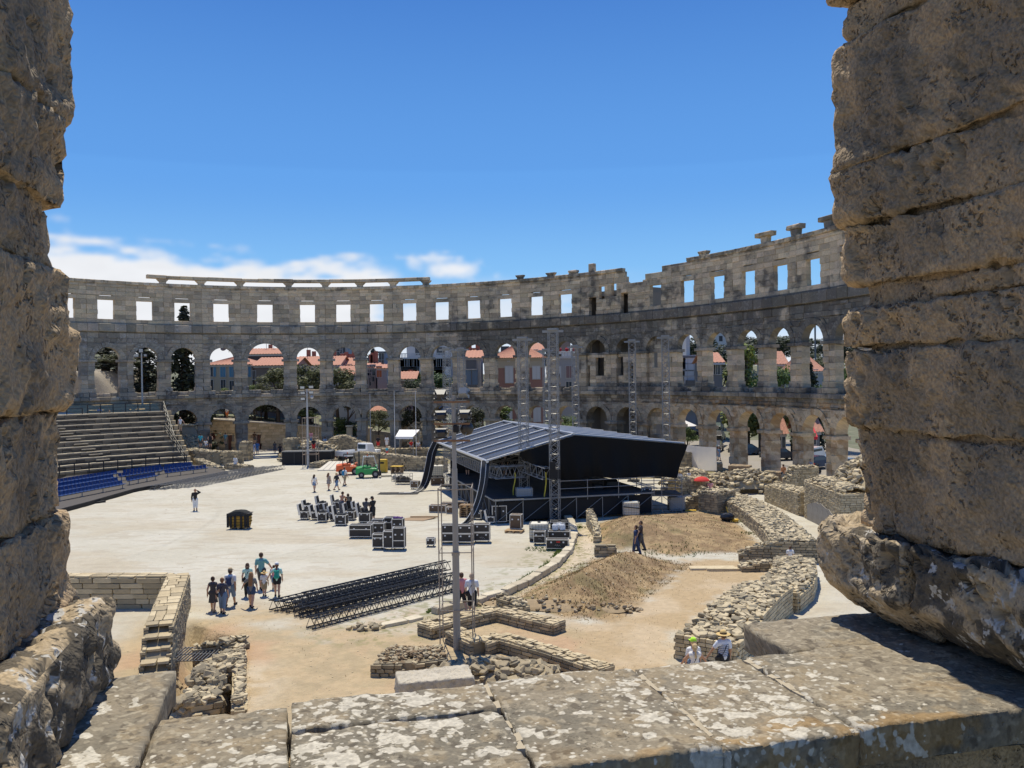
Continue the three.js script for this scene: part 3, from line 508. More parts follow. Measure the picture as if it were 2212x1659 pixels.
const groundTex=tex(1344,1440,(u,v)=>{
const x=lerp(-78,46,u),z=lerp(-136,-2,v);
const n1=fbm(x*0.35,z*0.35,0,4),n2=fbm(x*1.6+9,z*1.6,0,4),n3=vnoise(x*6,z*6),n4=vnoise(x*14+3,z*14),sp=vnoise(x*3.1+70,z*3.1);
let c=[0.51,0.478,0.388].map((q,k)=>lerp(q,[0.56,0.532,0.447][k],sstep(0.3,0.75,n1)));
// beige dust drifts and scuffs over the gravel
const du=sstep(0.46,0.68,fbm(x*0.16+33,z*0.3+4,0,4))*sstep(-95,-50,z);c=c.map((q,k)=>lerp(q,[0.47,0.40,0.285][k],du*0.6));
c=c.map(q=>q*(0.93+0.1*n3+0.06*n2));
const fl=sstep(0.80,0.85,n4*0.6+n2*0.45);c=c.map((q,k)=>lerp(q,[0.38,0.33,0.26][k],fl*0.55));
const dep=-z;
// wheel tracks and scuffed paths
let tr=0;for(const[cx,cz,R,wd]of[[-30,-95,34,.22],[-30,-95,35.7,.22],[-4,-110,52,.22],[-4,-110,53.6,.22],[-60,-60,38,.3],[12,-40,27,.2],[12,-40,28.5,.2]])tr=Math.max(tr,sstep(wd,wd*.4,Math.abs(Math.hypot(x-cx,z-cz)-R))*sstep(.42,.6,n1*.5+n3*.5));c=c.map((q,k)=>q*(1-.12*tr));const sc=sstep(.60,.68,fbm(x*.9+21,z*2.6,0,4));c=c.map((q,k)=>lerp(q,[.42,.36,.27][k],sc*.45));
// trodden red brown earth in front, thin dry grass
const fr=dep>50?0:sstep(41.5,35.5,dep+(n1-0.5)*9+(n2-.5)*3)*sstep(9,3,x)*sstep(-17,-15,x);
let earth=fr<=0?c:[0.475,0.365,0.22].map((q,k)=>lerp(q,[0.42,0.33,0.20][k],sstep(0.42,0.6,n2)));
if(fr>0)earth=earth.map((q,k)=>lerp(q,[0.47,0.315,0.19][k],sstep(0.55,0.78,fbm(x*.5+11,z*.3,0,3))*0.9));
const pale=sstep(3.2,0.6,Math.hypot((x+10.3)*1.0,(z+29.5)*.7));earth=earth.map((q,k)=>lerp(q,[0.62,0.52,0.38][k],pale*sstep(.3,.6,n2)));
c=c.map((q,k)=>lerp(q,earth[k]*(0.9+0.2*n3),fr));
const pr=polyD(x,z,pathR),g1=polyD(x,z,mound1),g2=polyD(x,z,mound2),e=(n2-0.5)*1.6;
if(pr<1){const k0=sstep(0.5,-0.6,pr+e),p=[0.455,0.34,0.198].map((q,k)=>lerp(q,[0.52,0.41,0.268][k],sstep(.4,.62,n1)));c=c.map((q,k)=>lerp(q,p[k]*(0.88+0.2*n3),k0));}
const gm=Math.min(g1,g2+0.2);if(gm<1){
const k0=sstep(0.5,-0.5,gm+e*.7);let p=[0.40,0.285,0.15].map((q,k)=>lerp(q,[0.27,0.18,0.095][k],sstep(.38,.62,n2)));
p=p.map((q,k)=>lerp(q,[0.20,0.17,0.07][k],sstep(.6,.75,fbm(x*.8+4,z*.8,0,3))*.6));p=p.map((q,k)=>lerp(q,[0.12,0.085,0.045][k],sstep(.68,.8,n4*.5+n3*.5)*.55));
const tf=sstep(.56,.68,vnoise(x*2.4,z*2.4)*.5+n4*.5);p=p.map((q,k)=>lerp(q,[.15,.105,.055][k],tf*.5));c=c.map((q,k)=>lerp(q,p[k]*(0.75+0.5*n4),k0));
}
const sd=polyD(x,z,stripD);if(sd<1)c=c.map((q,k)=>lerp(q,[0.60,0.50,0.36][k]*(.85+.25*n3),sstep(.3,-.3,sd+e*.3)));
// green weeds along the kerb and sparse tufts of grass on the gravel beside it
const cd=lineD(x,z,curbLine);if(cd<5){const gr=sstep(.55,.15,cd+(n2-.5)*1.2)*.4+sstep(4.2,.4,cd)*sstep(.52,.64,n2*.6+n3*.4)*.75;c=c.map((q,k)=>lerp(q,[0.20,0.19,0.07][k],clamp(gr)));}
// grass between the low walls at the back, dusty ground under the ruins
const rr0=ellR(x,z);if(rr0>0.70&&dep>88&&x>-14){const w=sstep(.70,.74,rr0+(n1-.5)*.05);c=c.map((q,k)=>lerp(q,lerp([0.36,0.30,0.19][k],[0.25,0.215,0.10][k],sstep(.4,.6,n2))*(.8+.4*n3),w));}
if(x<-39&&dep>107&&rr0>.9)c=c.map((q,k)=>lerp(q,[0.50,0.37,0.18][k]*(.7+.6*n3),.9));
if(rr0>1.0){const w=sstep(1.0,1.03,rr0);c=c.map((q,k)=>lerp(q,[0.33,0.30,0.26][k],w*.85));}
return c;
});
groundTex.wrapS=groundTex.wrapT=THREE.ClampToEdgeWrapping;
const grainTex=tex(512,512,(u,v)=>{const a=wrapFbm(u,v,24,4,3),b=wrapFbm(u,v,90,2,9),h=a*.6+b*.4;return[h,h,h];},false);
{
const X0=-78,X1=46,Z0=-136,Z1=-2,st=0.4,nx=Math.round((X1-X0)/st),nz=Math.round((Z1-Z0)/st),p=[],u=[],I=[],C=[];
const outer={p:[],c:[]};
for(let j=0;j<=nz;j++)for(let i=0;i<=nx;i++){const x=X0+i*st,z=Z0+j*st;p.push(x,terrainH(x,z),z);u.push((x-X0)/(X1-X0),(z-Z0)/(Z1-Z0));}
for(let j=0;j<nz;j++)for(let i=0;i<nx;i++){const a=j*(nx+1)+i,b=a+1,c=a+nx+1,d=c+1;I.push(a,c,d,a,d,b);}
const g=new THREE.BufferGeometry();g.setAttribute('position',new THREE.Float32BufferAttribute(p,3));g.setAttribute('uv',new THREE.Float32BufferAttribute(u,2));g.setIndex(I);g.computeVertexNormals();
const bt=grainTex.clone();bt.repeat.set(52,56);bt.needsUpdate=true;
tag(part('ground',g,new THREE.MeshStandardMaterial({map:groundTex,bumpMap:bt,bumpScale:0.05,roughness:0.97})),null,null,null,'structure');
// town ground and hills beyond, coarser towards the horizon
const axis=(lo,hi,a,b)=>{const o=[];let v=lo;const s=[];while(v>a){s.unshift(v);v-=Math.max(4,(lo-v)*0.18);}s.unshift(a);v=hi;const e=[];while(v<b){e.push(v);v+=Math.max(4,(v-hi)*0.18);}e.push(b);const m=[];for(let k=lo+4;k<hi-2;k+=4)m.push(k);return[...s,...m,...e];};
const xs=axis(X0,X1,-3000,3000),zs=axis(Z0,Z1,-3000,600),q=[],ii=[];
zs.forEach(z=>xs.forEach(x=>{const inn=x>X0+1&&x<X1-1&&z>Z0+1&&z<Z1-1;q.push(x,inn?-3:terrainH(x,z)-0.004,z);}));
const w=xs.length;for(let j=0;j+1<zs.length;j++)for(let i=0;i+1<w;i++){if(xs[i]>=X0&&xs[i+1]<=X1&&zs[j]>=Z0&&zs[j+1]<=Z1)continue;const a=j*w+i,b=a+1,c=a+w,d=c+1;ii.push(a,c,d,a,d,b);}
const g2=new THREE.BufferGeometry();g2.setAttribute('position',new THREE.Float32BufferAttribute(q,3));g2.setAttribute('uv',new THREE.Float32BufferAttribute(q.filter((_,k)=>k%3!==1).map(v=>v/20),2));g2.setIndex(ii);g2.computeVertexNormals();
const tt=tex(256,256,(a,b)=>{const n=wrapFbm(a,b,8,4,5),m=wrapFbm(a,b,30,3,8);return[0.10+.10*n,0.115+.08*n,0.06+.07*n].map(v=>v*(.7+.6*m));});
tag(part('town_ground',g2,new THREE.MeshStandardMaterial({map:tt,roughness:1})),null,null,null,'structure');
}
const onG=(v,x,y)=>{let h=0,p;for(let k=0;k<6;k++){p=G(v,x,y,h);h=terrainH(p.x,p.z);}p.y=h;return p;};
// ================================================================ masonry pieces: few shapes, many stones
function variants(n,fn){const o=[];for(let i=0;i<n;i++){const mb=new MB().color(1);fn(mb);o.push(mb.geo());}return o;}
rseed(501);
const brickGeos=variants(6,mb=>{const x=0.5,y=0.5,z=0.5;stoneBlock(mb,[[-x,-y,z],[x,-y,z],[x,-y,-z],[-x,-y,-z],[-x,y,z],[x,y,z],[x,y,-z],[-x,y,-z]].map(p=>p.map(v=>v*.985)),0.07,0.045);});
const rubbleGeos=variants(8,mb=>{const s=()=>rr(0.32,0.5);stoneBlock(mb,[[-s(),-s(),s()],[s(),-s(),s()],[s(),-s(),-s()],[-s(),-s(),-s()],[-s(),s()*.8,s()],[s(),s()*.8,s()],[s(),s()*.8,-s()],[-s(),s()*.8,-s()]],0.1,0.06);});
const flintTex=tex(256,256,(u,v)=>{const a=wrapFbm(u,v,4,4,6),b=wrapFbm(u,v,22,3,2);return[0.9+.0*a,.9,.9].map(q=>q*(0.62+0.45*a+0.25*b));});
const tones=(list)=>list.map(c=>new THREE.MeshStandardMaterial({color:new THREE.Color().setRGB(...c),map:flintTex,roughness:0.95}));
const greyTones=tones([[.460,.374,.238],[.390,.320,.207],[.310,.261,.176],[.530,.433,.273],[.260,.222,.154]]);
const paleTones=tones([[.620,.512,.326],[.560,.453,.277],[.500,.404,.251],[.660,.547,.352],[.420,.345,.220]]);
const rubTones=tones([[.565,.468,.298],[.475,.395,.259],[.373,.318,.214],[.633,.529,.344],[.305,.261,.179],[.678,.567,.373]]);
class Pieces{
constructor(parent,name,geos,mats,keep){Object.assign(this,{parent,name,geos,mats,keep,list:[]});}
add(p,sx,sy,sz,ry,rx=0,rz=0){const m=new THREE.Matrix4().compose(p,new THREE.Quaternion().setFromEuler(new THREE.Euler(rx,ry,rz,'YXZ')),vec(sx,sy,sz));const q=p.clone().project(camera),seen=Math.abs(q.x)<0.86&&q.y>-1&&q.y<1;this.list.push({m,g:Math.floor(rnd()*this.geos.length),t:Math.floor(rnd()*this.mats.length),s:seen?sx*sy/p.distanceToSquared(camera.position):0});}
done(){
this.list.sort((a,b)=>b.s-a.s);
const rest={};
this.list.forEach((q,i)=>{if(i<this.keep){const o=part(this.name,this.geos[q.g],this.mats[q.t],this.parent);o.applyMatrix4(q.m);}else(rest[q.t]??=[]).push(q);});
const gs=Object.entries(rest);gs.forEach(([t,l])=>{const byG={};l.forEach(q=>(byG[q.g]??=[]).push(q));const all=Object.entries(byG).map(([g,l2])=>{const src=this.geos[g];const out=[];for(const q of l2){const c=src.clone();c.applyMatrix4(q.m);out.push(c);}return mergeGeometries(out);});const o=part(this.name+'_pile',mergeGeometries(all),this.mats[t],this.parent);o.userData.kind='stuff';});
}
}
// ruined wall along a line: coursed facing stones, rubble core showing on top
// pts: [vec...] centre line on the ground; w width; h height or function of 0..1
function ruinWall(name,label,pts,w,h,o={}){
const t=o.parent??thing(name,label,o.cat??'ruin',vec(0,0,0),0,o.group),L=[0];for(let i=1;i<pts.length;i++)L.push(L[i-1]+Math.hypot(pts[i].x-pts[i-1].x,pts[i].z-pts[i-1].z));
const tot=L[L.length-1],y0=o.y0??0,ch=o.ch??0.17,bl=o.bl??0.36,H=typeof h==='function'?h:()=>h,Wd=typeof w==='function'?w:()=>w;
const at=s=>{let i=1;while(i<L.length-1&&L[i]<s)i++;const f=clamp((s-L[i-1])/(L[i]-L[i-1])),a=pts[i-1],b=pts[i],dx=(b.x-a.x),dz=(b.z-a.z),l=Math.hypot(dx,dz);return{x:lerp(a.x,b.x,f),z:lerp(a.z,b.z,f),tx:dx/l,tz:dz/l};};
const side=(s,k)=>{const q=at(s),ww=Wd(s/tot)/2;return[q.x-q.tz*ww*k,q.z+q.tx*ww*k,q];};
const mats=o.mats??greyTones,bricks=new Pieces(t,'stone',brickGeos,mats,o.keep??60),rub=new Pieces(t,'rubble_stone',rubbleGeos,o.rubMats??rubTones,o.keepR??40);
// core
const core=new MB().color(1),n=Math.max(2,Math.ceil(tot/0.7)),inset=0.05,ring=[];
for(let i=0;i<=n;i++){const s=tot*i/n,ss=clamp(s,inset,tot-inset),q=at(ss),ww=Wd(ss/tot)/2-inset,hh=H(s/tot)-0.04;ring.push([[q.x-q.tz*ww,q.z+q.tx*ww],[q.x+q.tz*ww,q.z-q.tx*ww],hh]);}
for(let i=0;i<n;i++){const[a,b,h0]=ring[i],[c,d,h1]=ring[i+1];core.hex([[a[0],y0-.3,a[1]],[c[0],y0-.3,c[1]],[d[0],y0-.3,d[1]],[b[0],y0-.3,b[1]],[a[0],y0+h0,a[1]],[c[0],y0+h1,c[1]],[d[0],y0+h1,d[1]],[b[0],y0+h0,b[1]]]);}
part('core',core.geo(),mats[2],t);
// faces
for(const k of[-1,1])for(let r=0,y=0;;r++){
const hgt=ch*rr(.9,1.1);let any=false;let s=r%2?bl*.5:0;
while(s<tot-0.05){const l=Math.min(bl*rr(.65,1.4),tot-s),m=(s+l/2);if(y+hgt<=H(m/tot)+0.05){any=true;const[x,z,q]=side(m,k);if(!(o.skip&&o.skip(m/tot,y,k)))bricks.add(vec(x-(-q.tz*k)*0.04+jit(.012),y0+y+hgt/2,z-(q.tx*k)*0.04+jit(.012)),l-0.018,hgt-0.016,0.18,Math.atan2(-q.tz,q.tx));}s+=l;}
y+=hgt;if(!any)break;
}
for(const e of[0,1]){const q=at(e*tot),hh=H(e),ww=Wd(e);for(let y=0;y+ch<=hh+.05;y+=ch){let s=-ww/2+0.02;while(s<ww/2-.05){const l=Math.min(bl*rr(.65,1.3),ww/2-s);const m=s+l/2;bricks.add(vec(q.x-q.tz*m-q.tx*(e?.04:-.04),y0+y+ch/2,q.z+q.tx*m-q.tz*(e?.04:-.04)),0.18,ch-.016,l-.018,Math.atan2(-q.tz,q.tx));s+=l;}}}
// rubble on top
if(o.rubble!==0){const rs=(o.rs??0.3)*.7,dens=o.rubble??1,cnt=Math.round(tot*1*(Wd(.5))/(rs*rs*0.55)*dens);for(let i=0;i<cnt;i++){const s=rr(0.02,.98)*tot,ww=Wd(s/tot)/2,q=at(s),m=rr(-1,1)*(ww-0.08),hh=H(s/tot),z1=rs*rr(.6,1.35);rub.add(vec(q.x-q.tz*m,y0+hh-(o.sink??0)+(o.crown??0.06)*(1-(m/ww)**2)+rr(-.05,.05),q.z+q.tx*m),z1*rr(1,1.6),z1*rr(.45,.8),z1*rr(.8,1.2),rr(0,6.3),jit(.35),jit(.35));}}
else if(o.cap){const cap=new Pieces(t,'cap_stone',brickGeos,o.capMats??mats,o.keepC??60);for(let s=0;s<tot-.05;){const l=Math.min(o.capS?rr(.14,.36):rr(.35,.8),tot-s),q=at(s+l/2),ww=Wd((s+l/2)/tot);let m=-ww/2;while(m<ww/2-.05){const b=Math.min(o.capS?rr(.14,.34):rr(.3,.6),ww/2-m);if(!o.capS||rnd()>.12)cap.add(vec(q.x-q.tz*(m+b/2),y0+H((s+l/2)/tot)+.01+jit(o.capS?.032:.012),q.z+q.tx*(m+b/2)),l-.02,.09,b-.02,Math.atan2(-q.tz,q.tx)+jit(.04));m+=b;}s+=l;}cap.done();}
bricks.done();rub.done();return t;
}
function rubbleHeap(name,label,p,rx,rz,h,size,n,o={}){
const t=o.parent??thing(name,label,o.cat??'rubble',vec(0,0,0),0,o.group),rub=new Pieces(t,'rubble_stone',rubbleGeos,o.mats??rubTones,o.keep??25),turn=o.turn??0,ct=Math.cos(turn),sn=Math.sin(turn);
const f=(u,v)=>h*Math.pow(Math.max(0,1-u*u-v*v),0.6);
const mb=new MB().color(1),N=10;const pt=(i,j)=>{const a=i/N*Math.PI*2,r=j/4*.93,u=Math.cos(a)*r,v=Math.sin(a)*r,x=u*rx,z=v*rz;return[p.x+x*ct+z*sn,p.y-.05+f(u,v)*.92,p.z-x*sn+z*ct];};
for(let i=0;i<N;i++)for(let j=0;j<4;j++)mb.quad(pt(i,j),pt(i,j+1),pt(i+1,j+1),pt(i+1,j));
part('core',mb.geo(),(o.mats??rubTones)[1],t);
for(let i=0;i<n;i++){const a=rr(0,6.283),r=Math.sqrt(rnd()),u=Math.cos(a)*r,v=Math.sin(a)*r,x=u*rx,z=v*rz,s=size*rr(.6,1.4);rub.add(vec(p.x+x*ct+z*sn,p.y+f(u,v)+jit(.03),p.z-x*sn+z*ct),s*rr(1,1.5),s*rr(.5,.9),s,rr(0,6.3),jit(.5),jit(.5));}
rub.done();return t;
}
rseed(909);
const earthTones=tones([[.33,.24,.14],[.27,.19,.11],[.22,.155,.09],[.42,.34,.23],[.36,.27,.16]]);
// ---- kerb round the arena floor
{
const t=thing('stone_kerb','curved line of pale worn kerb stones edging the gravel arena floor','kerb',vec(0,0,0)),pc=new Pieces(t,'kerb_stone',brickGeos,tones([[.70,.62,.46],[.62,.54,.39],[.55,.48,.35]]),120);
for(let i=1;i<curbLine.length;i++){const a=curbLine[i-1],b=curbLine[i],l=a.distanceTo(b);let s=0;while(s<l-.1){const q=Math.min(rr(.7,1.7),l-s),f=(s+q/2)/l,tall=i<9;if(rnd()>(i>8?.35:.04))pc.add(vec(lerp(a.x,b.x,f),tall?.14:.05,lerp(a.z,b.z,f)),q-.03,tall?.32+jit(.05):.16,.48+jit(.08),Math.atan2(-(b.z-a.z),b.x-a.x)+jit(.03),jit(.03),jit(.03));s+=q;}}
pc.done();
}
// ---- curved rubble walls on the right
const g0=(v,x,y,h=0)=>{const p=G(v,x,y,h);p.y=0;return p;};
ruinWall('rubble_wall','broad low rubble topped wall nearest on the right, behind the man with straw hat',[g0('d',622,1185,.9),g0('d',800,1030,1.1),g0('d',960,885,1.15),g0('d',1040,835,1.15)],x=>lerp(2.35,2.0,x),x=>lerp(.85,1.2,sstep(0,.5,x)),{keep:150,keepR:130,mats:paleTones,ch:.15,bl:.34,rs:.34,crown:.1});
ruinWall('rubble_wall','rubble topped wall curving back behind the nearest broad wall on the right',[g0('d',1060,880,.8),g0('d',1165,800,.85),g0('d',1205,720,.9),g0('d',1210,640,1)],x=>lerp(2.3,1.95,x),x=>.85,{keep:110,keepR:110,mats:paleTones,ch:.15,bl:.34,rs:.32,crown:.08});
ruinWall('stepped_wall','short stepped cross wall with a low left end behind the rubble walls',[g0('o',790,1480),g0('o',1240,1490),g0('o',1690,1500)],.55,x=>x<.1?.5:x<.18?.68:x<.28?.86:x<.5?.95:1.2,{keep:150,keepR:20,ch:.15,bl:.36,rs:.24});
ruinWall('rubble_wall','long curved rubble wall running back along the gravel path towards the stage',[g0('o',1420,1260,.9),g0('o',1300,1110,.9),g0('o',1140,980,.9),g0('o',980,870,.9),g0('o',760,760,.95),g0('o',560,700,1.0)],x=>lerp(2.4,2.2,x),x=>lerp(.85,1.0,x),{keep:130,keepR:150,ch:.15,bl:.36,rs:.33,crown:.12});
ruinWall('stepped_wall','dark stepped end wall beside the stage scaffold, below the red parasol',[g0('o',150,890),g0('o',410,885)],.9,x=>x<.2?.5:x<.4?.8:x<.6?1.1:x<.8?1.35:1.6,{keep:80,keepR:20,ch:.16});
ruinWall('rubble_wall','thick dark wall stub joining the stepped wall and the long curved wall',[g0('o',430,860,.3),g0('o',640,700,1.5)],2.4,1.55,{keep:60,keepR:50,ch:.17,bl:.42});
// tall brick walls along the path
const PW=(x,z)=>vec(x,0,-z);
ruinWall('brick_wall','tall wall of small square stones with grey plaster foot, nearest right of the path',[PW(21.9,63.2),PW(21.9,56.2)],2.2,x=>2.62,{keep:220,keepR:40,mats:paleTones,ch:.145,bl:.33,cat:'wall',rs:.36,crown:.35});
rubbleHeap('rubble_slope','steep slope of grey loose stones rising above the tall stone wall',vec(25.6,2.2,-60.5),3.4,5.0,2.5,.4,420,{keep:130,cat:'rubble'});
ruinWall('brick_wall','wall of small square stones farther along the path, with a narrow end face',[PW(21.6,64.1),PW(21.1,71.2)],1.8,x=>lerp(1.7,1.35,x),{keep:150,keepR:40,mats:paleTones,ch:.145,bl:.33,cat:'wall'});
ruinWall('brick_wall','yellowish square brick pier standing behind the two path walls',[PW(22.6,73.4),PW(25.2,73.8)],1.1,x=>x<.25?lerp(1.5,2.5,x/.25):2.5,{keep:90,keepR:20,mats:paleTones,ch:.15,cat:'wall'});
{
for(const[x,z0,z1,h,lab]of[[20.735,57.0,62.4,1.45,'worn grey plaster coat at the foot of the tall path wall'],[20.46,64.6,70.4,.95,'worn grey plaster coat on the farther path wall']]){
const mb=new MB().color(1);const n=14,top=[];for(let i=0;i<=n;i++)top.push(h*(.72+.3*Math.sin(i/n*3.1))+jit(.07));const xx=k=>x+(lab.includes('farther')?-(-(k-.5))*.25*-1*0+lerp(.19,-.09,k):0);
for(let i=0;i<n;i++){const a=i/n,b=(i+1)/n;mb.hex([[xx(a)-.035,0,-lerp(z0,z1,a)],[xx(b)-.035,0,-lerp(z0,z1,b)],[xx(b)+.1,0,-lerp(z0,z1,b)],[xx(a)+.1,0,-lerp(z0,z1,a)],[xx(a)-.03,top[i],-lerp(z0,z1,a)],[xx(b)-.03,top[i+1],-lerp(z0,z1,b)],[xx(b)+.1,top[i+1],-lerp(z0,z1,b)],[xx(a)+.1,top[i],-lerp(z0,z1,a)]]);}
const o=part('plaster_coat',mb.geo(),new THREE.MeshStandardMaterial({map:flintTex,color:new THREE.Color().setRGB(.36,.33,.285),roughness:.95}));tag(o,lab,'plaster');
}
}
// vault remains and mounds in the right background
rubbleHeap('vault_remains','rounded remains of a rubble vault between the red parasol and the path',vec(20.6,0,-77.5),3.1,2.2,1.9,.34,300,{keep:60,cat:'ruin'});
rubbleHeap('rubble_mound','grey rubble mound behind the two visitors in white, near the canvas screen',vec(16.4,0,-83),2.6,2.0,1.5,.36,200,{keep:40});
rubbleHeap('rubble_mound','long low rubble bank below the two square stone blocks',vec(21.5,0,-84),4.2,1.5,1.0,.34,220,{keep:40});
ruinWall('low_wall','low curved stone wall between stage end and rubble mound',[g0('o',40,680,.3),g0('o',360,650,.3)],1.6,1.3,{keep:40,keepR:30});
ruinWall('low_wall','low straight wall in front of the right hand arcade',[PW(24.4,85.5),PW(27.2,82.5)],.8,.9,{keep:30,keepR:0,rubble:0,cap:1,keepC:6});
const smoothBlock=(w,h,d)=>{const mb=new MB().color(1);stoneBlock(mb,[[-w/2,0,d/2],[w/2,0,d/2],[w/2,0,-d/2],[-w/2,0,-d/2],[-w/2,h,d/2],[w/2,h,d/2],[w/2,h,-d/2],[-w/2,h,-d/2]],.05,.03);return mb.geo();};
const blockMat=new THREE.MeshStandardMaterial({map:stoneTex,bumpMap:stoneBump,bumpScale:.02,roughness:.95,color:0xe8e4dc});
[[18.0,88,1.9,1.35,1.5,'square cut stone block just right of the white canvas screen'],[22.2,86.5,2.0,1.4,1.5,'square cut stone block with the rope, second right of the canvas screen'],[26.0,83.5,2.3,1.0,1.5,'flat cut stone block nearest the woman in the long dress']].forEach(([x,z,w,h,d,l])=>{const o=part('stone_block',smoothBlock(w,h,d),blockMat);o.position.set(x,0,-z);o.rotation.y=-.5;tag(o,l,'block','cut stone blocks by the right arcade');});
{const mb=new MB().color(1);let a=[22.9,1.0,-86];for(let i=1;i<=6;i++){const f=i/6,b=[lerp(22.9,25.6,f),1.0-.35*Math.sin(f*3.1),-lerp(86,83.4,f)];mb.bar(a,b,.03,5);a=b;}tag(part('barrier_rope',mb.geo(),std([.4,.38,.33])),'pale barrier rope slung between two cut stone blocks','rope');}
// parapets inside the lowest right arches
for(let i=17;i<=21;i++)panel(bayS[i]-1.7,bayS[i]+1.7,0,1.35,.9,1.4,[]);
// ---- low walls in the middle foreground
ruinWall('foundation_wall','low foundation wall with a bend and a square end block, right of the floodlight mast',[g0('e',950,205,.4),g0('e',1120,160,.4),g0('e',1300,120,.4),g0('e',1440,155,.4),g0('e',1600,190,.4)],x=>x<.2?.95:.8,x=>.42,{keep:110,ch:.14,bl:.4,rubble:0,cap:1,capS:1,keepC:90,capMats:paleTones});
ruinWall('foundation_wall','zigzag foundation wall running from the floodlight mast to the window sill',[g0('e',1090,225,.4),g0('e',1215,285,.4),g0('e',1310,255,.4),g0('e',1560,325,.4),g0('e',1830,412,.4)],.75,.45,{keep:140,ch:.15,bl:.42,rubble:0,cap:1,capS:1,keepC:90,capMats:paleTones});
ruinWall('foundation_wall','short foundation wall edging the dry grass mound, its face broken into stones',[g0('c',690,1405,.3),g0('c',860,1470,.2)],.6,x=>lerp(.55,.3,x),{keep:30,keepR:14,ch:.15});
rubbleHeap('rubble_bank','tumbled stones and soil along the foot of the dry grass mound',g0('c',1080,1455),3.9,1.1,.3,.16,110,{keep:90,turn:-.25,mats:[earthTones[3],earthTones[4],earthTones[0],rubTones[1],rubTones[2]]});
ruinWall('stone_platform','low square masonry platform with rubble top in the front left of centre',[g0('e',745,345,.4),g0('e',880,345,.45),g0('e',1040,330,.45)],x=>lerp(2.3,1.5,x),.5,{keep:110,keepR:70,ch:.14,bl:.36,rs:.19,crown:.16,sink:.09,rubMats:[...earthTones,...rubTones.slice(0,3)],cat:'platform'});
{const p=g0('e',1000,440,.7),t=p.x*NC-p.z*NS,n=-p.x*NS-p.z*NC,o=part('stone_slab',wornBlock(t-1.25,t+1.2,n-.6,n+.65,-.1,.74,{r:.06,amp:.05,seed:97,cell:.07}),new THREE.MeshStandardMaterial({map:flintTex,bumpMap:stoneBump,bumpScale:.03,color:new THREE.Color().setRGB(.60,.54,.43),roughness:.95}));tag(o,'large pale cut slab lying just beyond the window sill','slab');}
rubbleHeap('rubble_heap','heap of angular grey stones beside the pale slab beyond the sill',g0('e',1285,440,.2),2.5,1.1,.62,.30,230,{keep:130,mats:greyTones});
rubbleHeap('loose_stones','few loose stones at the left end of the kerb on the gravel',g0('p',792,1358),.75,.35,.2,.22,18,{keep:18});
for(const[v,x,y,w,lab]of[['o',480,1575,.95,'left pale paving slab lying in the dry grass'],['o',670,1585,1.1,'right pale paving slab lying in the dry grass']]){const o=part('paving_slab',smoothBlock(2.4,.12,.55),paleTones[3]);o.position.copy(onG(v,x,y));o.rotation.y=-.03;tag(o,lab,'slab','paving slabs in the grass');}
ruinWall('low_wall','low broken wall stub running off the long path wall across the grass',[g0('o',800,1595),g0('o',1170,1580)],.7,x=>x<.3?.25:.4,{keep:40,keepR:12,ch:.14});
ruinWall('low_wall','low stone edging at the gap between the two grass mounds',[g0('c',1370,1060,.2),g0('c',1520,1022,.5)],.4,.6,{keep:40,keepR:0,rubble:0,cap:1});
ruinWall('channel_wall','curved masonry edge of the sunken channel leading under the stage',[g0('c',1330,800,.6),g0('c',1385,890,.5),g0('c',1385,960,.3)],.4,x=>lerp(1.1,.4,x),{keep:40,keepR:4,ch:.15,mats:paleTones});
// ---- walled yard and pit on the left
ruinWall('yard_wall','back wall of the small walled yard at lower left, pale squared stones',[g0('g',400,520),g0('g',1215,520)],.75,1.45,{keep:150,keepR:0,rubble:0,cap:1,mats:paleTones,ch:.24,bl:.85,keepC:60,cat:'wall',capMats:paleTones});
ruinWall('yard_wall','side wall of the walled yard with stepped near end and dark outer face',[g0('g',1262,290,1.5),g0('g',1090,735,1.5),G('g',1068,830,1.2),G('g',1085,1000,.3)].map(p=>(p.y=0,p)),.95,x=>1.5+(x<.80?1.5:x<.845?1.2:x<.89?.9:x<.93?.6:.3),{y0:-1.5,keep:200,keepR:0,rubble:0,cap:1,ch:.12,bl:.3,keepC:90,cat:'wall',capMats:paleTones});
{
const t=thing('pit_ruin','rough masonry pit with metal grate between yard wall and red earth path','ruin',vec(0,0,0));
const mk=(v,x0,y0,x1,y1,w,h,mats,keep,b=-1.4)=>ruinWall('','',[g0(v,x0,y0,h),g0(v,x1,y1,h)],w,h-b,{parent:t,keep,y0:b,keepR:12,mats,ch:.2,bl:.5,rs:.3,crown:.1});
mk('g',1692,800,1692,1230,.4,.1,paleTones,30);mk('g',1560,775,1750,745,.5,.3,greyTones,14,0);mk('g',1370,815,1545,790,.3,.2,paleTones,14);
mk('g',1480,960,1640,870,1.2,.2,greyTones,30);mk('g',1330,1160,1560,1120,1.1,.1,greyTones,30);
for(const[x,y,a,b,h]of[[1540,940,.95,.8,1.0],[1440,1040,.8,.7,1.1],[1330,1180,.7,.55,.8],[1490,1080,.75,.7,1.1],[1620,850,.7,.6,.8]])rubbleHeap('','',g0('g',x,y,.1).setY(-1.1),a,b,h+.5,.3,60,{parent:t,keep:14,mats:greyTones});
const gr=new MB().color(1),p=g0('g',1450,845,.1);for(let i=-8;i<=8;i++)gr.box(p.x+i*.13-.015,p.x+i*.13+.015,.06,.1,p.z-.8,p.z+.8);for(const k of[-.8,0,.8])gr.box(p.x-1.1,p.x+1.1,.04,.07,p.z+k-.02,p.z+k+.02);part('grate',gr.geo(),std([.16,.17,.19],.5,{metalness:.6}),t);
}
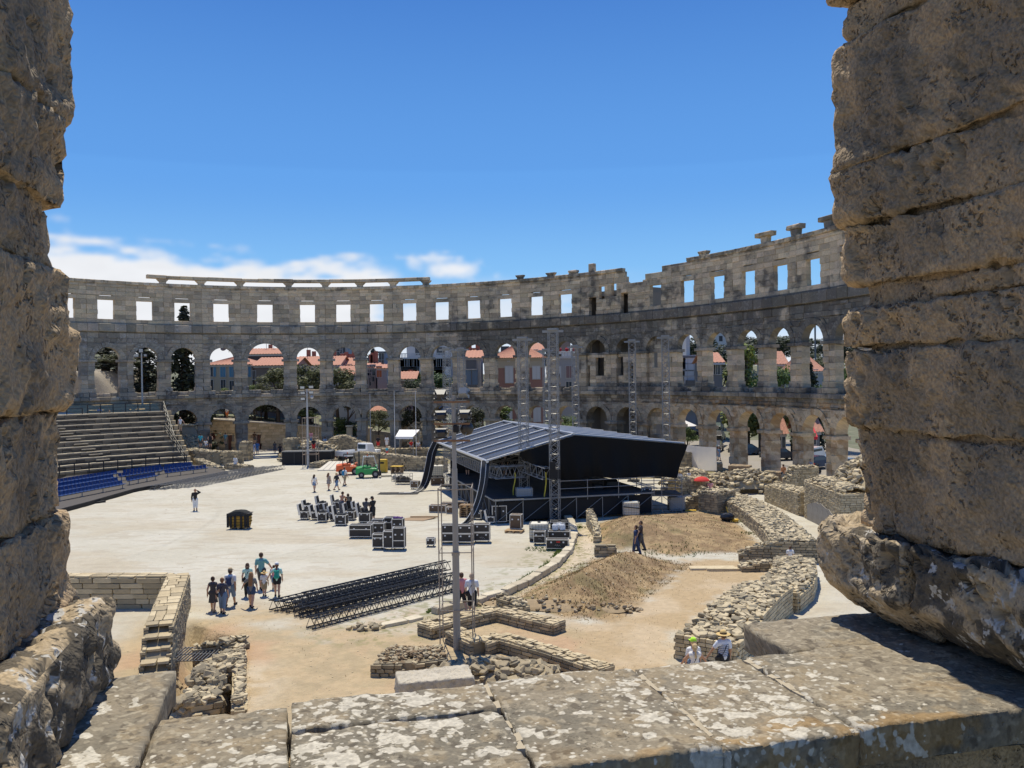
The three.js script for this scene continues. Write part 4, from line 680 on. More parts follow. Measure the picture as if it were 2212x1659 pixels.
// ---- ruins round the foot of the far arcade
ruinWall('flank_wall','ragged stone flank beside the stair rail of the stone seats',[g0('a',1125,500,2.6),g0('a',1215,545,2.0),g0('a',1290,600,1.4)],2.2,x=>x<.35?4.4:lerp(3.2,1.2,(x-.35)/.65),{keep:50,keepR:30,ch:.24,bl:.5});
ruinWall('rubble_wall','curved rubble wall running from stone seats towards the gate passage',[g0('a',1200,640,1.2),g0('a',1300,610,1.7),g0('a',1450,605,1.8),g0('a',1640,610,1.5)],1.9,x=>1.9-.5*x,{keep:60,keepR:50,ch:.2,bl:.45});
ruinWall('rubble_wall','sloping rubble strip descending in front of the stone seats to the gravel',[g0('a',1200,640,.8),g0('a',1290,705,.5),g0('a',1480,765,.2)],1.0,x=>lerp(1.5,.25,x),{keep:30,keepR:40,ch:.2});
ruinWall('gate_pier','square masonry pier at the left of the gate passage',[g0('a',1665,690),g0('a',1740,690)],1.6,2.3,{keep:40,keepR:10,ch:.3,bl:.8,cat:'pier'});
ruinWall('low_wall','two low stone slabs near the woman in white by the gate',[g0('a',1545,750,.2),g0('a',1735,770,.2)],1.1,.55,{keep:20,keepR:12,ch:.2});
ruinWall('gate_pier','square masonry pier at the right of the gate passage beside black boxes',[g0('l',100,530),g0('l',205,535)],1.5,2.9,{keep:40,keepR:10,ch:.32,bl:.8,cat:'pier'});
rubbleHeap('rubble_mound','rubble mound with a seated visitor in red, behind the black boxes',g0('l',400,440,.8),4.2,2.2,2.6,.38,260,{keep:60});
ruinWall('rubble_wall','ragged ruin wall behind the white pickup truck',[g0('l',650,430,.4),g0('l',800,420,.4),g0('l',1130,420,.4)],2.2,x=>2.2+.5*Math.sin(x*5),{keep:60,keepR:60,ch:.22});
ruinWall('rubble_wall','low flat ruin in front of the pickup, by the ramp boards',[g0('l',420,590,.2),g0('l',720,520,.2)],1.0,.5,{keep:24,keepR:24,ch:.2});
ruinWall('rubble_wall','long low wall of the upper ring with a red shirted visitor above it',[g0('l',1160,430,.6),g0('l',1500,440,.6),g0('l',1880,430,.6)],1.1,1.25,{keep:60,keepR:60,ch:.2});
ruinWall('rubble_wall','curved middle ring wall bordering the strip of grass',[g0('l',1170,470,.3),g0('l',1420,475,.3),g0('l',1700,470,.3)],.7,.55,{keep:30,keepR:50,ch:.18});
ruinWall('rubble_wall','long lower ring wall behind forklifts, pallets and stage',[g0('l',960,600),g0('l',1300,615),g0('l',1600,640),g0('l',1900,650),g0('l',2060,660)],1.1,x=>1.75-.35*x,{keep:80,keepR:60,ch:.22,bl:.55});
ruinWall('rubble_wall','high ruin wall with a dark doorway under the arcade, above the red shirted visitor',[g0('b',985,340),g0('b',1210,350),g0('b',1300,350)],1.6,x=>x<.3?lerp(1.6,3.0,x/.3):3.2,{keep:60,keepR:30,ch:.22});
rubbleHeap('rubble_mound','rubble mound right of the white awning, under the far arches',g0('b',1290,300,1),4.5,2.4,4.0,.42,260,{keep:50});
ruinWall('rubble_wall','high ragged wall remains behind the silver stage roof',[PW(-3,100),PW(3,99),PW(9,95),PW(14,91),PW(17.5,87)],1.8,x=>3.1+.9*Math.sin(x*9)*Math.sin(x*4+1),{keep:70,keepR:60,ch:.22});
ruinWall('low_wall','low broken wall under the white canvas screen',[g0('o',90,430,.2),g0('o',590,430,.2)],.8,.8,{keep:30,keepR:20});
// ---- dry grass tufts on the mounds, weeds by the kerb, pebbles on the earth
{
rseed(66);
const tuft=(mb,p,s,n)=>{for(let i=0;i<n;i++){const a=rnd()*6.28,l=s*rr(.5,1.2),dx=Math.cos(a)*l*rr(.2,.8),dz=Math.sin(a)*l*rr(.2,.8),w=s*.09;mb.tri([p.x-dz*.12-w,p.y-.02,p.z],[p.x+dz*.12+w,p.y-.02,p.z+w],[p.x+dx,p.y+l,p.z+dz]);}};
const dry=new MB(),green=new MB();
const pick=(poly,n,f)=>{const b=bbox(poly);let k=0;for(let t=0;t<n*6&&k<n;t++){const x=rr(b[0],b[1]),z=rr(b[2],b[3]);if(polyD(x,z,poly)<.3&&fbm(x*.7,z*.7,0,3)>rr(.25,.6)){f(vec(x,terrainH(x,z),z));k++;}}};
for(const[m,n]of[[mound1,4200],[mound2,3600]])pick(m,n,p=>{const k=rr(.85,1.25);dry.color(.50*k,.365*k,.19*k);tuft(dry,p,rr(.03,.085),4);if(rnd()<.06){green.color(.13,.15,.04);tuft(green,p,rr(.06,.13),6);}});
pick(mound1,2600,p=>{const d=polyD(p.x,p.z,mound1);if(d<-2.6||p.x<1.5+fbm(p.x,p.z,0,3)*2)return;const k=rr(.7,1.3);if(rnd()<.3){green.color(.2*k,.18*k,.06*k);tuft(green,p,rr(.04,.1),5);}else{dry.color(.40*k,.29*k,.15*k);tuft(dry,p,rr(.04,.1),5);}});
pick(pathR,700,p=>{const k=rr(.7,1.2);dry.color(.52*k,.39*k,.22*k);tuft(dry,p,rr(.03,.06),3);});
for(let i=0;i<1500;i++){const x=rr(-14,2),z=rr(-38,-24);if(ellR(x,z)>1.0||fbm(x*.6+3,z*.6,0,3)<.5)continue;dry.color(.48,.36,.19);tuft(dry,vec(x,terrainH(x,z),z),rr(.03,.07),3);}
for(let i=1;i<curbLine.length-1;i++){const a=curbLine[i],b=curbLine[i+1];for(let k=0;k<320;k++){const f=rnd(),o=(rnd()<.7?rr(.3,.75):-rr(.3,1.6)),dx=b.x-a.x,dz=b.z-a.z,l=Math.hypot(dx,dz),x=lerp(a.x,b.x,f)-dz/l*o,z=lerp(a.z,b.z,f)+dx/l*o;if(vnoise(x*.7,z*.7)<.38)continue;const g=rr(.8,1.4),y=o<0?1.5:1;green.color(.16*g*y,.22*g,.045*g*y);tuft(green,vec(x,terrainH(x,z),z),o<0?rr(.03,.07):rr(.06,.17),5);}}
for(const[v,x,y,n,r]of[['c',1010,1035,160,.9],['c',1160,1010,60,.5],['c',1240,880,90,.4],['o',760,1030,60,.5],['o',930,1170,60,.5],['o',60,1290,120,1.4]]){const q=onG(v,x,y);for(let i=0;i<n;i++){const a=rnd()*6.28,d=r*Math.sqrt(rnd()),px=q.x+Math.cos(a)*d*1.5,pz=q.z+Math.sin(a)*d;green.color(.10,.17,.035);tuft(green,vec(px,terrainH(px,pz),pz),rr(.07,.15),5);}}
tag(part('dry_grass',dry.geo(),new THREE.MeshStandardMaterial({vertexColors:true,roughness:1,side:THREE.DoubleSide})),'dry straw coloured grass on the mounds and earth paths','grass',null,'stuff');
tag(part('green_weeds',green.geo(),new THREE.MeshStandardMaterial({vertexColors:true,roughness:1,side:THREE.DoubleSide})),'green weeds along the kerb and walls','weeds',null,'stuff');
const out=[];const peb=(x,z,s)=>{const c=rubbleGeos[Math.floor(rnd()*8)].clone();c.scale(s*rr(.8,1.5),s*.6,s);c.rotateY(rnd()*6.3);c.translate(x,terrainH(x,z)+s*.1,z);out.push(c);};
for(let i=0;i<700;i++){const x=rr(-15,8),z=rr(-46,-24);if(ellR(x,z)<.98)peb(x,z,rr(.025,.06));}pick(mound1,70,p=>peb(p.x,p.z,rr(.05,.12)));for(let i=0;i<160;i++){const x=rr(-34,4),z=rr(-95,-46);peb(x,z,rr(.03,.08));}
tag(part('loose_pebbles',mergeGeometries(out),rubTones[3]),'loose pebbles and chips scattered over the ground','pebbles',null,'stuff');
}
rseed(4242);
const M={
alu:std([.29,.29,.285],.5,{metalness:.4}),aluDull:std([.30,.30,.29],.6,{metalness:.3}),black:std([.011,.011,.012],.75),blackCloth:std([.009,.009,.010],.8),darkSteel:std([.06,.062,.066],.5,{metalness:.5}),
rail:std([.022,.023,.026],.5),white:std([.78,.77,.74],.6),pole:std([.33,.32,.295],.6,{metalness:.1}),rust:std([.24,.13,.065],.85),rustPipe:std([.40,.31,.23],.8),yellow:std([.70,.45,.05],.6),wood:std([.50,.34,.18],.85),woodDark:std([.33,.23,.14],.85),orange:std([.80,.13,.03],.45),green:std([.03,.34,.09],.45),tyre:std([.025,.025,.027],.8),blue:std([.018,.065,.22],.45),ply:std([.045,.038,.032],.7),silverTrim:std([.66,.66,.65],.4,{metalness:.55}),glass:std([.05,.07,.09],.1,{metalness:.2}),red:std([.62,.04,.03],.6),tank:std([.78,.74,.62],.5),tankGrey:std([.45,.46,.46],.5),cage:std([.42,.42,.40],.45,{metalness:.5}),grass:std([.1,.15,.03],.9)
};
const both=m=>{const c=m.clone();c.side=THREE.DoubleSide;return c;};
// ---- stone seats on the left
{
const t=thing('stone_grandstand','curved bank of stone seating steps rising to the left of the arena','grandstand',vec(0,0,0));
const N=11,rK=k=>lerp(.73,.895,k/N),yK=k=>lerp(.75,6.55,k/(N-1)),pt=(f,r,y)=>{const A=ELL.a*r*Math.cos(f),B=ELL.b*r*Math.sin(f);return[ELL.x+eu[0]*A+ev[0]*B,y,ELL.z+eu[1]*A+ev[1]*B];};
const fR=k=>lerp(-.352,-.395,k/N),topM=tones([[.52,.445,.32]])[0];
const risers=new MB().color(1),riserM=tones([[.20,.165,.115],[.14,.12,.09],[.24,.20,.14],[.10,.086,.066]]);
for(let k=0;k<N;k++){
const y0=k?yK(k-1):0,y1=yK(k),f0=fR(k),f1=-1.08,n=46,step=new MB().color(1);
const stones=new Pieces(t,'step_stone',brickGeos,riserM,26);
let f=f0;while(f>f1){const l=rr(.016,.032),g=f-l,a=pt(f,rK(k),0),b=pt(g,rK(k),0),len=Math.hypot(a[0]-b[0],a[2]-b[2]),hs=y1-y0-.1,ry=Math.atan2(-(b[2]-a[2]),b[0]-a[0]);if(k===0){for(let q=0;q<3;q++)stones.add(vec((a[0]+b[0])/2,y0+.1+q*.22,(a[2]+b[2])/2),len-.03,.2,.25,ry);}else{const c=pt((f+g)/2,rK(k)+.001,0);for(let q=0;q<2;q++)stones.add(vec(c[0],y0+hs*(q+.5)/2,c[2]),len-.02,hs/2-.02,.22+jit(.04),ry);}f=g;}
stones.done();
for(let i=0;i<n;i++){const a=lerp(f0,f1,i/n),b=lerp(f0,f1,(i+1)/n),ra=rK(k)-.001,rb=rK(k+1)+.012;const e=jit(.02);step.hex([pt(a,ra,y1-.11),pt(b,ra,y1-.11),pt(b,rb,y1-.11),pt(a,rb,y1-.11),pt(a,ra,y1+e),pt(b,ra,y1+e),pt(b,rb,y1),pt(a,rb,y1)]);
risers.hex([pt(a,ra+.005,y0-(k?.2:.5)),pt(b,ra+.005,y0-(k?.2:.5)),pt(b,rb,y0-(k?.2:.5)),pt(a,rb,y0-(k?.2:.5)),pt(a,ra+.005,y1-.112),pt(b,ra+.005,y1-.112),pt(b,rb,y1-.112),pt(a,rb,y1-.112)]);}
part('step',step.geo(),topM,t);
}
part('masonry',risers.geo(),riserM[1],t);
// half height treads of the aisle
for(let k=2;k<N-1;k++){const mb=new MB().color(1),y1=yK(k)-.27,f=-.585+.014*(k-3)*-1,r0=rK(k)-.007;for(let q=0;q<3;q++){const a=f-q*.012,b=a-.012;mb.hex([pt(a,r0,y1-.1),pt(b,r0,y1-.1),pt(b,r0+.0067,y1-.1),pt(a,r0+.0067,y1-.1),pt(a,r0,y1),pt(b,r0,y1),pt(b,r0+.0067,y1),pt(a,r0+.0067,y1)]);}part('half_step',mb.geo(),topM,t);}
// flank closing the right end
const fl=new MB().color(1);for(let k=0;k<N;k++)fl.hex([pt(fR(k)+.012,rK(k)-.002,-.3),pt(fR(k)+.001,rK(k)-.002,-.3),pt(fR(k)+.001,rK(k+1)+.002,-.3),pt(fR(k)+.012,rK(k+1)+.002,-.3),pt(fR(k)+.012,rK(k)-.002,yK(k)),pt(fR(k)+.001,rK(k)-.002,yK(k)),pt(fR(k)+.001,rK(k+1)+.002,yK(k)),pt(fR(k)+.012,rK(k+1)+.002,yK(k))]);
part('masonry',fl.geo(),greyTones[3],t);
// railings: [points], height
const railing=(label,pts,hgt,rails=3)=>{
const g=thing('railing',label,'railing',vec(0,0,0));
for(const p of pts)part('post',new MB().color(1).box(p[0]-.045,p[0]+.045,p[1]-.1,p[1]+hgt,p[2]-.045,p[2]+.045).geo(),M.rail,g);
for(let q=0;q<rails;q++){const mb=new MB().color(1),y=hgt*(1-q*.38)-.03;for(let i=1;i<pts.length;i++)mb.beam([pts[i-1][0],pts[i-1][1]+y,pts[i-1][2]],[pts[i][0],pts[i][1]+y,pts[i][2]],.05,q?.05:.09);part('rail',mb.geo(),M.rail,g);}
};
railing('black railing along the foot of the stone seats, behind the blue chairs',Array.from({length:15},(_,i)=>pt(lerp(-.36,-.92,i/14),.718,.55)),1.15);
railing('long black stair rail descending the right edge of the stone seats',Array.from({length:8},(_,i)=>{const k=10.4-i*1.0;return pt(lerp(-.398,-.385,i/7),lerp(.723,.899,k/11),yK(k));}),1.05);
railing('shorter black stair rail below the first one, ending at the blue chairs',Array.from({length:6},(_,i)=>{const k=5.9-i*1.15;return pt(lerp(-.405,-.365,i/5),lerp(.723,.895,k/11),yK(Math.max(0,k)));}),1.05);
railing('black railing along the top of the stone seats',Array.from({length:7},(_,i)=>pt(lerp(-.40,-.585,i/6),.903,6.55)),1.1);
railing('black railing at the top left, by the dry grass corner',Array.from({length:4},(_,i)=>pt(lerp(-.60,-.71,i/3),.893,6.2)),1.05);
}
// ---- low black platform with blue chairs
{
const fr=[g0('a',-60,1160,.35),g0('a',100,1110,.35),g0('a',330,1050,.35),g0('a',720,940,.35),g0('a',1100,868,.35),g0('a',1540,785,.35)];
const bk=[g0('a',-60,900,.35),g0('a',140,830,.35),g0('a',420,800,.35),g0('a',780,765,.35),g0('a',1090,725,.35),g0('a',1340,735,.35)];
const t=thing('seating_platform','low black staging platform carrying the blue chairs in front of stone seats','platform',vec(0,0,0)),mb=new MB().color(1),sk=new MB().color(1);
for(let i=0;i<5;i++){const a=fr[i],b=fr[i+1],c=bk[i+1],d=bk[i];mb.hex([[a.x,.3,a.z],[b.x,.3,b.z],[c.x,.3,c.z],[d.x,.3,d.z],[a.x,.36,a.z],[b.x,.36,b.z],[c.x,.36,c.z],[d.x,.36,d.z]]);sk.beam([a.x,.15,a.z],[b.x,.15,b.z],.06,.29);}
part('deck',mb.geo(),std([.075,.066,.06],.8),t);part('skirt',sk.geo(),M.black,t);
[[270,1068],[770,945],[1095,880]].forEach(([x,y])=>{const p=g0('a',x,y,0),s=new MB().color(1);p.x+=.8;s.box(-.7,.7,0,.30,-.35,.2);s.box(-.5,1.0,0,.15,.2,.55);const o=part('steps',s.geo(),M.black,t);o.position.copy(p);o.rotation.y=.95;});
// chair rows: seats bolted on a beam
const seatG=(()=>{const m=new MB().color(1);
const pf=[[-.2,.44,.22],[-.2,.42,.05],[-.2,.42,-.12],[-.2,.47,-.19],[-.2,.62,-.23],[-.2,.76,-.25]];for(let i=0;i+1<pf.length;i++){const[,y0,z0]=pf[i],[,y1,z1]=pf[i+1];for(const[x0,x1,l0,l1]of[[-.21,-.15,.035,0],[-.15,.15,0,0],[.15,.21,0,.035]]){m.quad([x0,y0+l0,z0+(i>2?l0:0)],[x1,y0+l1,z0+(i>2?l1:0)],[x1,y1+l1,z1+(i>1?l1:0)],[x0,y1+l0,z1+(i>1?l0:0)]);m.quad([x0,y0+l0-.025,z0-.02],[x0,y1+l0-.025,z1-.02],[x1,y1+l1-.025,z1-.02],[x1,y0+l1-.025,z0-.02]);}}return m.geo();})();
const row=(v,x0,y0,x1,y1,lab)=>{
const a=G(v,x0,y0,.45+.36),b=G(v,x1,y1,.45+.36);const len=a.distanceTo(b),n=Math.round(len/.5),ry=Math.atan2(-(b.z-a.z),b.x-a.x),g=thing('chair_row',lab,'chair row',vec(a.x,.36,a.z),ry,'rows of blue chairs on the platform');
const bm=new MB().color(1).box(0,len,.34,.40,-.05,.03);part('beam',bm.geo(),M.aluDull,g);
for(let i=0;i<=3;i++){const x=.25+(len-.5)*i/3;part('leg',new MB().color(1).box(x-.025,x+.025,0,.35,-.04,.02).box(x-.025,x+.025,0,.03,-.25,.25).geo(),M.aluDull,g);}
for(let i=0;i<n;i++){const s=part('seat',seatG,M.blue,g);s.position.set((i+.5)*len/n,0,0);}
};
row('a',60,1003,640,893,'front left row of blue chairs, its right end beside the aisle');row('a',60,962,600,868,'second row of blue chairs from the front on the left');row('a',60,922,560,838,'third row of blue chairs on the left');
row('a',60,885,590,800,'rear row of blue chairs on the left below the railing');
row('a',670,868,925,822,'short front row of blue chairs in the middle of the platform');row('a',600,832,950,780,'second row of blue chairs in the middle');row('a',640,800,975,752,'rear row of blue chairs in the middle');
row('a',1000,800,1365,755,'front row of blue chairs at the right end of the platform');row('a',930,780,1240,738,'second row of blue chairs at the right end');row('a',1000,752,1230,728,'rear row of blue chairs at the right end, by the stair rail');
}
// ---- truss building: a lattice girder along x, four chords
function latticeGeo(len,w,r,bay,brace='z'){
const ch=[],lace=new MB().color(1);for(const[y,z]of[[0,0],[w,0],[0,w],[w,w]])ch.push(new MB().color(1).bar([0,y,z],[len,y,z],r,5).geo());
const n=Math.round(len/bay);for(let i=0;i<n;i++){const a=len*i/n,b=len*(i+1)/n,m=(a+b)/2;for(const f of[p=>[p[0],p[1],0],p=>[p[0],p[1],w],p=>[p[0],0,p[1]],p=>[p[0],w,p[1]]]){lace.bar(f([a,0]),f([m,w]),r*.55,4);lace.bar(f([m,w]),f([b,0]),r*.55,4);if(brace==='x'){lace.bar(f([a,0]),f([a,w]),r*.6,4);lace.bar(f([a,w]),f([m,0]),r*.5,4);lace.bar(f([m,0]),f([b,w]),r*.5,4);}}}
return{ch,lace:lace.geo()};
}
function trussAt(name,label,cat,a,b,w,r,bay,mat,o={}){
const len=a.distanceTo(b),g=o.geos??latticeGeo(len,w,r,bay,o.brace),t=o.parent??thing(name,label,cat,a,0,o.group),h=o.parent?new THREE.Group():t;
if(o.parent){g.ch.forEach(q=>{const m=part(o.pname??'chord',q,mat,t);place(m);});place(part(o.lname??'lattice',g.lace,mat,t));return t;}
function place(m){m.position.copy(a);const d=b.clone().sub(a).normalize();m.quaternion.setFromUnitVectors(vec(1,0,0),d);}
g.ch.forEach(q=>part('chord',q,mat,t));part('lattice',g.lace,mat,t);const d=b.clone().sub(a).normalize();t.quaternion.copy(new THREE.Quaternion().setFromRotationMatrix(new THREE.Matrix4().makeBasis(d,vec().crossVectors(vec(-d.z,0,d.x).normalize(),d),vec(-d.z,0,d.x).normalize())));
return t;
}
// ---- lattice towers
{
const mk=(x,dep,y0,h,lab,lights)=>{
const t=thing('lattice_tower',lab,'tower',vec(x,y0,-dep),-.25,'silver lattice towers round the stage'),w=.62,L=latticeGeo(h,w,.026,.95,'x');
for(const q of[...L.ch.map(c=>['chord',c]),['lattice',L.lace]]){const m=part(q[0],q[1],M.alu,t);m.rotation.z=Math.PI/2;m.position.set(w/2,0,-w/2);}
part('head_beam',new MB().color(1).box(-.75,.75,h,h+.16,-.12,.12).box(-.36,.36,h+.16,h+.3,-.3,.3).geo(),M.aluDull,t);
const rings=new MB().color(1);for(let y=2;y<h;y+=2)rings.box(-.33,.33,y,y+.035,.3,.33);part('collar',rings.geo(),M.aluDull,t);
part('foot',new MB().color(1).box(-.55,.55,0,.16,-.55,.55).geo(),M.darkSteel,t);
return t;
};
mk(2.95,62.8,0,13.45,'tallest lattice tower, nearest, standing in front of the stage roof gable');mk(.82,65.6,0,13.0,'lattice tower rising through the silver roof, left of the tallest one');mk(-6.15,84,0,12.9,'leftmost lattice tower, behind the floodlight mast');mk(-5.0,88,0,13.0,'lattice tower just right of the leftmost one, half hidden by floodlights');
mk(6.3,88,0,13.1,'far lattice tower between the tallest one and the stage roof ridge');mk(3.45,88.5,0,12.8,'lattice tower almost hidden behind the tallest one');mk(11.7,86,0,13.5,'lattice tower second from the right, behind the black gable');mk(13.9,80,0,13.6,'rightmost lattice tower, behind the black gable');
}
// ---- the stage
const SA=Math.atan2(.26,.966),stageP=(w,y,d)=>vec(-1.8+.966*w-.26*d,y,-(63.5+.26*w+.966*d));
{
const t=thing('stage_roof','low silver membrane stage roof with white seams and a black cloth gable','stage roof',vec(0,0,0));
const eave=4.3,apex=6.0,er=5.05,wA=6.5,wR=15.4,dB=20.6;
const silver=std([.15,.158,.178],.24,{metalness:.6,side:THREE.DoubleSide});
const L=[0,-.2];
const nP=6;for(let k=0;k<nP;k++){const m=new MB().color(1),d0=dB*k/nP,d1=dB*(k+1)/nP,nw=12,nd=6;const f=(w,d,s)=>{const u=(d-d0)/(d1-d0),sag=-.07*Math.sin(Math.PI*u)+.012*Math.sin(w*5+k)*Math.sin(u*9);const y=s?lerp(apex,er,w):lerp(eave,apex,w),ww=s?lerp(wA,wR,w):lerp(0,wA,w);return stageP(ww,y+sag,d).toArray();};
for(const s of[0,1])for(let i=0;i<nw;i++)for(let j=0;j<nd;j++){const a=i/nw,b=(i+1)/nw,c=lerp(d0,d1,j/nd),e=lerp(d0,d1,(j+1)/nd);m.quad(f(a,c,s),f(b,c,s),f(b,e,s),f(a,e,s));}part('roof_panel',mergeVertices(m.geo().deleteAttribute('color')&&(()=>{const g=m.geo();g.deleteAttribute('normal');g.deleteAttribute('uv');g.deleteAttribute('color');const w2=mergeVertices(g,1e-3);w2.computeVertexNormals();return w2;})()),silver,t);}
for(let k=0;k<=nP;k++){const d=dB*k/nP,m=new MB().color(1);for(const[o,r]of[[0,.075]]){m.bar(stageP(-.05,eave+.06,d+o),stageP(wA,apex+.06,d+o),r,6);m.bar(stageP(wA,apex+.06,d+o),stageP(wR,er+.06,d+o),r,6);}part('seam',m.geo(),std([.52,.52,.51],.35),t);}
part('ridge',new MB().color(1).bar(stageP(wA,apex+.1,-.1),stageP(wA,apex+.1,dB),.1,6).geo(),M.silverTrim,t);part('eave_tube',new MB().color(1).bar(stageP(-.06,eave,-.05),stageP(-.06,eave,dB),.12,6).geo(),M.silverTrim,t);
// cloth gable with folds
const gb=new MB().color(1),nw=60,nh=10;const gp=(i,j)=>{const u=i/nw,w=lerp(2.3,wR+lerp(-.8,.15,j/nh),u),top=w<wA?lerp(eave,apex,w/wA):lerp(apex,er,(w-wA)/(wR-wA));const bot=u<.2?lerp(4.6,2.95,u/.2):lerp(2.95,2.6,u)+.12*Math.sin(u*17),y=lerp(Math.min(bot,top-.1),top-.02,j/nh),fold=.2*Math.sin(w*2.1+.5*Math.sin(y))*(1-j/nh)+.09*Math.sin(w*6.3+y*1.2)*(1-j/nh)+.12*Math.sin(y*1.3+w*.4)*(1-j/nh);return stageP(w,y,-.3-fold).toArray();};
for(let i=0;i<nw;i++)for(let j=0;j<nh;j++)gb.quad(gp(i,j),gp(i+1,j),gp(i+1,j+1),gp(i,j+1));{const g=gb.geo();['normal','uv','color'].forEach(k=>g.deleteAttribute(k));const g2=mergeVertices(g,1e-3);g2.computeVertexNormals();part('gable_cloth',g2,new THREE.MeshPhysicalMaterial({color:0x141414,roughness:.6,specularIntensity:.35,side:THREE.DoubleSide}),t);}
{const sd=new MB().color(1);const q=(j,d)=>stageP(wR+.15-(1-j)*.95*(d<4?1:.4),lerp(2.6,er,j),d).toArray();for(let i=0;i<8;i++)for(let j=0;j<4;j++)sd.quad(q(j/4,i*.5+.05*Math.sin(j*3)),q(j/4,(i+1)*.5),q((j+1)/4,(i+1)*.5),q((j+1)/4,i*.5));part('side_cloth',sd.geo(),both(M.blackCloth),t);}
// roof girders
const gi=(a,b,w=.5)=>trussAt('','','',a,b,w,.035,.7,M.alu,{parent:t,pname:'girder_chord',lname:'girder_lattice'});
gi(stageP(.3,3.05,.4),stageP(.3,3.05,19.5),.8);gi(stageP(.4,3.0,.9),stageP(3.1,3.0,1.3),.85);gi(stageP(3.3,3.35,1.2),stageP(4.4,2.9,-1.0),.8);gi(stageP(.4,3.0,7),stageP(12,3.2,7),.6);gi(stageP(13.2,3.0,1),stageP(13.2,3.0,17),.6);
for(let k=1;k<4;k++)gi(stageP(.4,3.3,k*5),stageP(wA,5.0,k*5),.35);
// black cloth sleeves at the tower heads of the girders
part('sleeve_block',new MB().color(1).box(2.55,3.35,3.1,3.75,-63.2,-62.4).box(2.6,3.0,3.76,4.3,-62.6,-62.35).geo(),M.black,t);
}
{
const t=thing('stage_deck','black stage deck on scaffold legs beneath the silver roof','stage',vec(0,0,0)),top=1.72;
const quadBox=(w0,w1,d0,d1,y0,y1)=>{const m=new MB().color(1);m.hex([stageP(w0,y0,d0),stageP(w1,y0,d0),stageP(w1,y0,d1),stageP(w0,y0,d1),stageP(w0,y1,d0),stageP(w1,y1,d0),stageP(w1,y1,d1),stageP(w0,y1,d1)].map(p=>p.toArray()));return m;};
for(let i=0;i<6;i++)for(let j=0;j<9;j++)part('deck_board',quadBox(.15+i*2,2.14+i*2,-1.4+j*2,.59+j*2,top-.08,top+jit(.004)).geo(),std([.03+.006*((i+j)%3),.03+.006*((i+j)%3),.033+.006*((i+j)%3)],.7),t);
part('deck_edge',(()=>{const m=new MB().color(1);m.beam(stageP(.1,top-.07,-1.45),stageP(12.2,top-.07,-1.45),.07,.09);m.beam(stageP(.08,top-.07,-1.4),stageP(.08,top-.07,16.6),.07,.10);return m.geo();})(),M.aluDull,t);
const legs=new MB().color(1);for(let j=0;j<10;j++)for(const w of[.2,2.2,6.2,12.1]){part('leg',new MB().color(1).bar(stageP(w,0,-1.3+j*1.98),stageP(w,top-.1,-1.3+j*1.98),.03,5).geo(),M.aluDull,t);if(j){legs.bar(stageP(w,.1,-1.3+(j-1)*1.98),stageP(w,top-.15,-1.3+j*1.98),.02,4);legs.bar(stageP(w,.3,-1.3+(j-1)*1.98),stageP(w,.3,-1.3+j*1.98),.02,4);}}
for(let i=0;i<6;i++){legs.bar(stageP(.2+i*2,.1,-1.35),stageP(2.2+i*2,top-.2,-1.35),.02,4);legs.bar(stageP(.2+i*2,0,-1.35),stageP(.2+i*2,top,-1.35),.03,5);}part('bracing',legs.geo(),M.aluDull,t);
part('backdrop_and_shade_sheets',(()=>{const m=new MB().color(1);m.beam(stageP(.5,2.4,16.5),stageP(13.2,2.4,16.5),.06,1.5);m.beam(stageP(.35,.85,-1.0),stageP(.35,.85,16.4),.03,1.4);m.beam(stageP(.4,.85,-1.25),stageP(12.1,.85,-1.25),.03,1.35);return m.geo();})(),M.blackCloth,t);  // rear cloth, plus black sheets standing in for shade under the open deck
const rail=(lab,pts,y0)=>{const g=thing('scaffold_rail',lab,'railing',vec(0,0,0));for(const p of pts)part('post',new MB().color(1).bar(vec(p.x,y0-.3,p.z),vec(p.x,y0+1.15,p.z),.028,5).geo(),M.aluDull,g);for(const h of[.55,1.1]){const m=new MB().color(1);for(let i=1;i<pts.length;i++)m.bar(vec(pts[i-1].x,y0+h,pts[i-1].z),vec(pts[i].x,y0+h,pts[i].z),.026,5);part('rail',m.geo(),M.aluDull,g);}};
rail('scaffold handrail along the front right edge of the stage deck',[stageP(4.9,0,-1.5),stageP(7,0,-1.5),stageP(9.4,0,-1.5),stageP(12.2,0,-1.5)],top);
// equipment on the deck
for(const[w,d,s,l]of[[10.2,2,1,'dark monitor stand standing on the right of the stage deck'],[8.8,1.2,.7,'small dark floor monitor on the stage deck']]){const g=thing('monitor_speaker',l,'speaker',stageP(w,top+.01,d),SA);part('cabinet',(()=>{const m=new MB().color(1);m.hex([[-.5*s,0,.35*s],[.5*s,0,.35*s],[.5*s,0,-.35*s],[-.5*s,0,-.35*s],[-.5*s,.55*s,.05*s],[.5*s,.55*s,.05*s],[.5*s,.6*s,-.35*s],[-.5*s,.6*s,-.35*s]]);return m.geo();})(),M.black,g);part('grille',new MB().color(1).beam([-.42*s,.3*s,.23*s],[.42*s,.3*s,.23*s],.03,.3*s).geo(),M.darkSteel,g);}
}
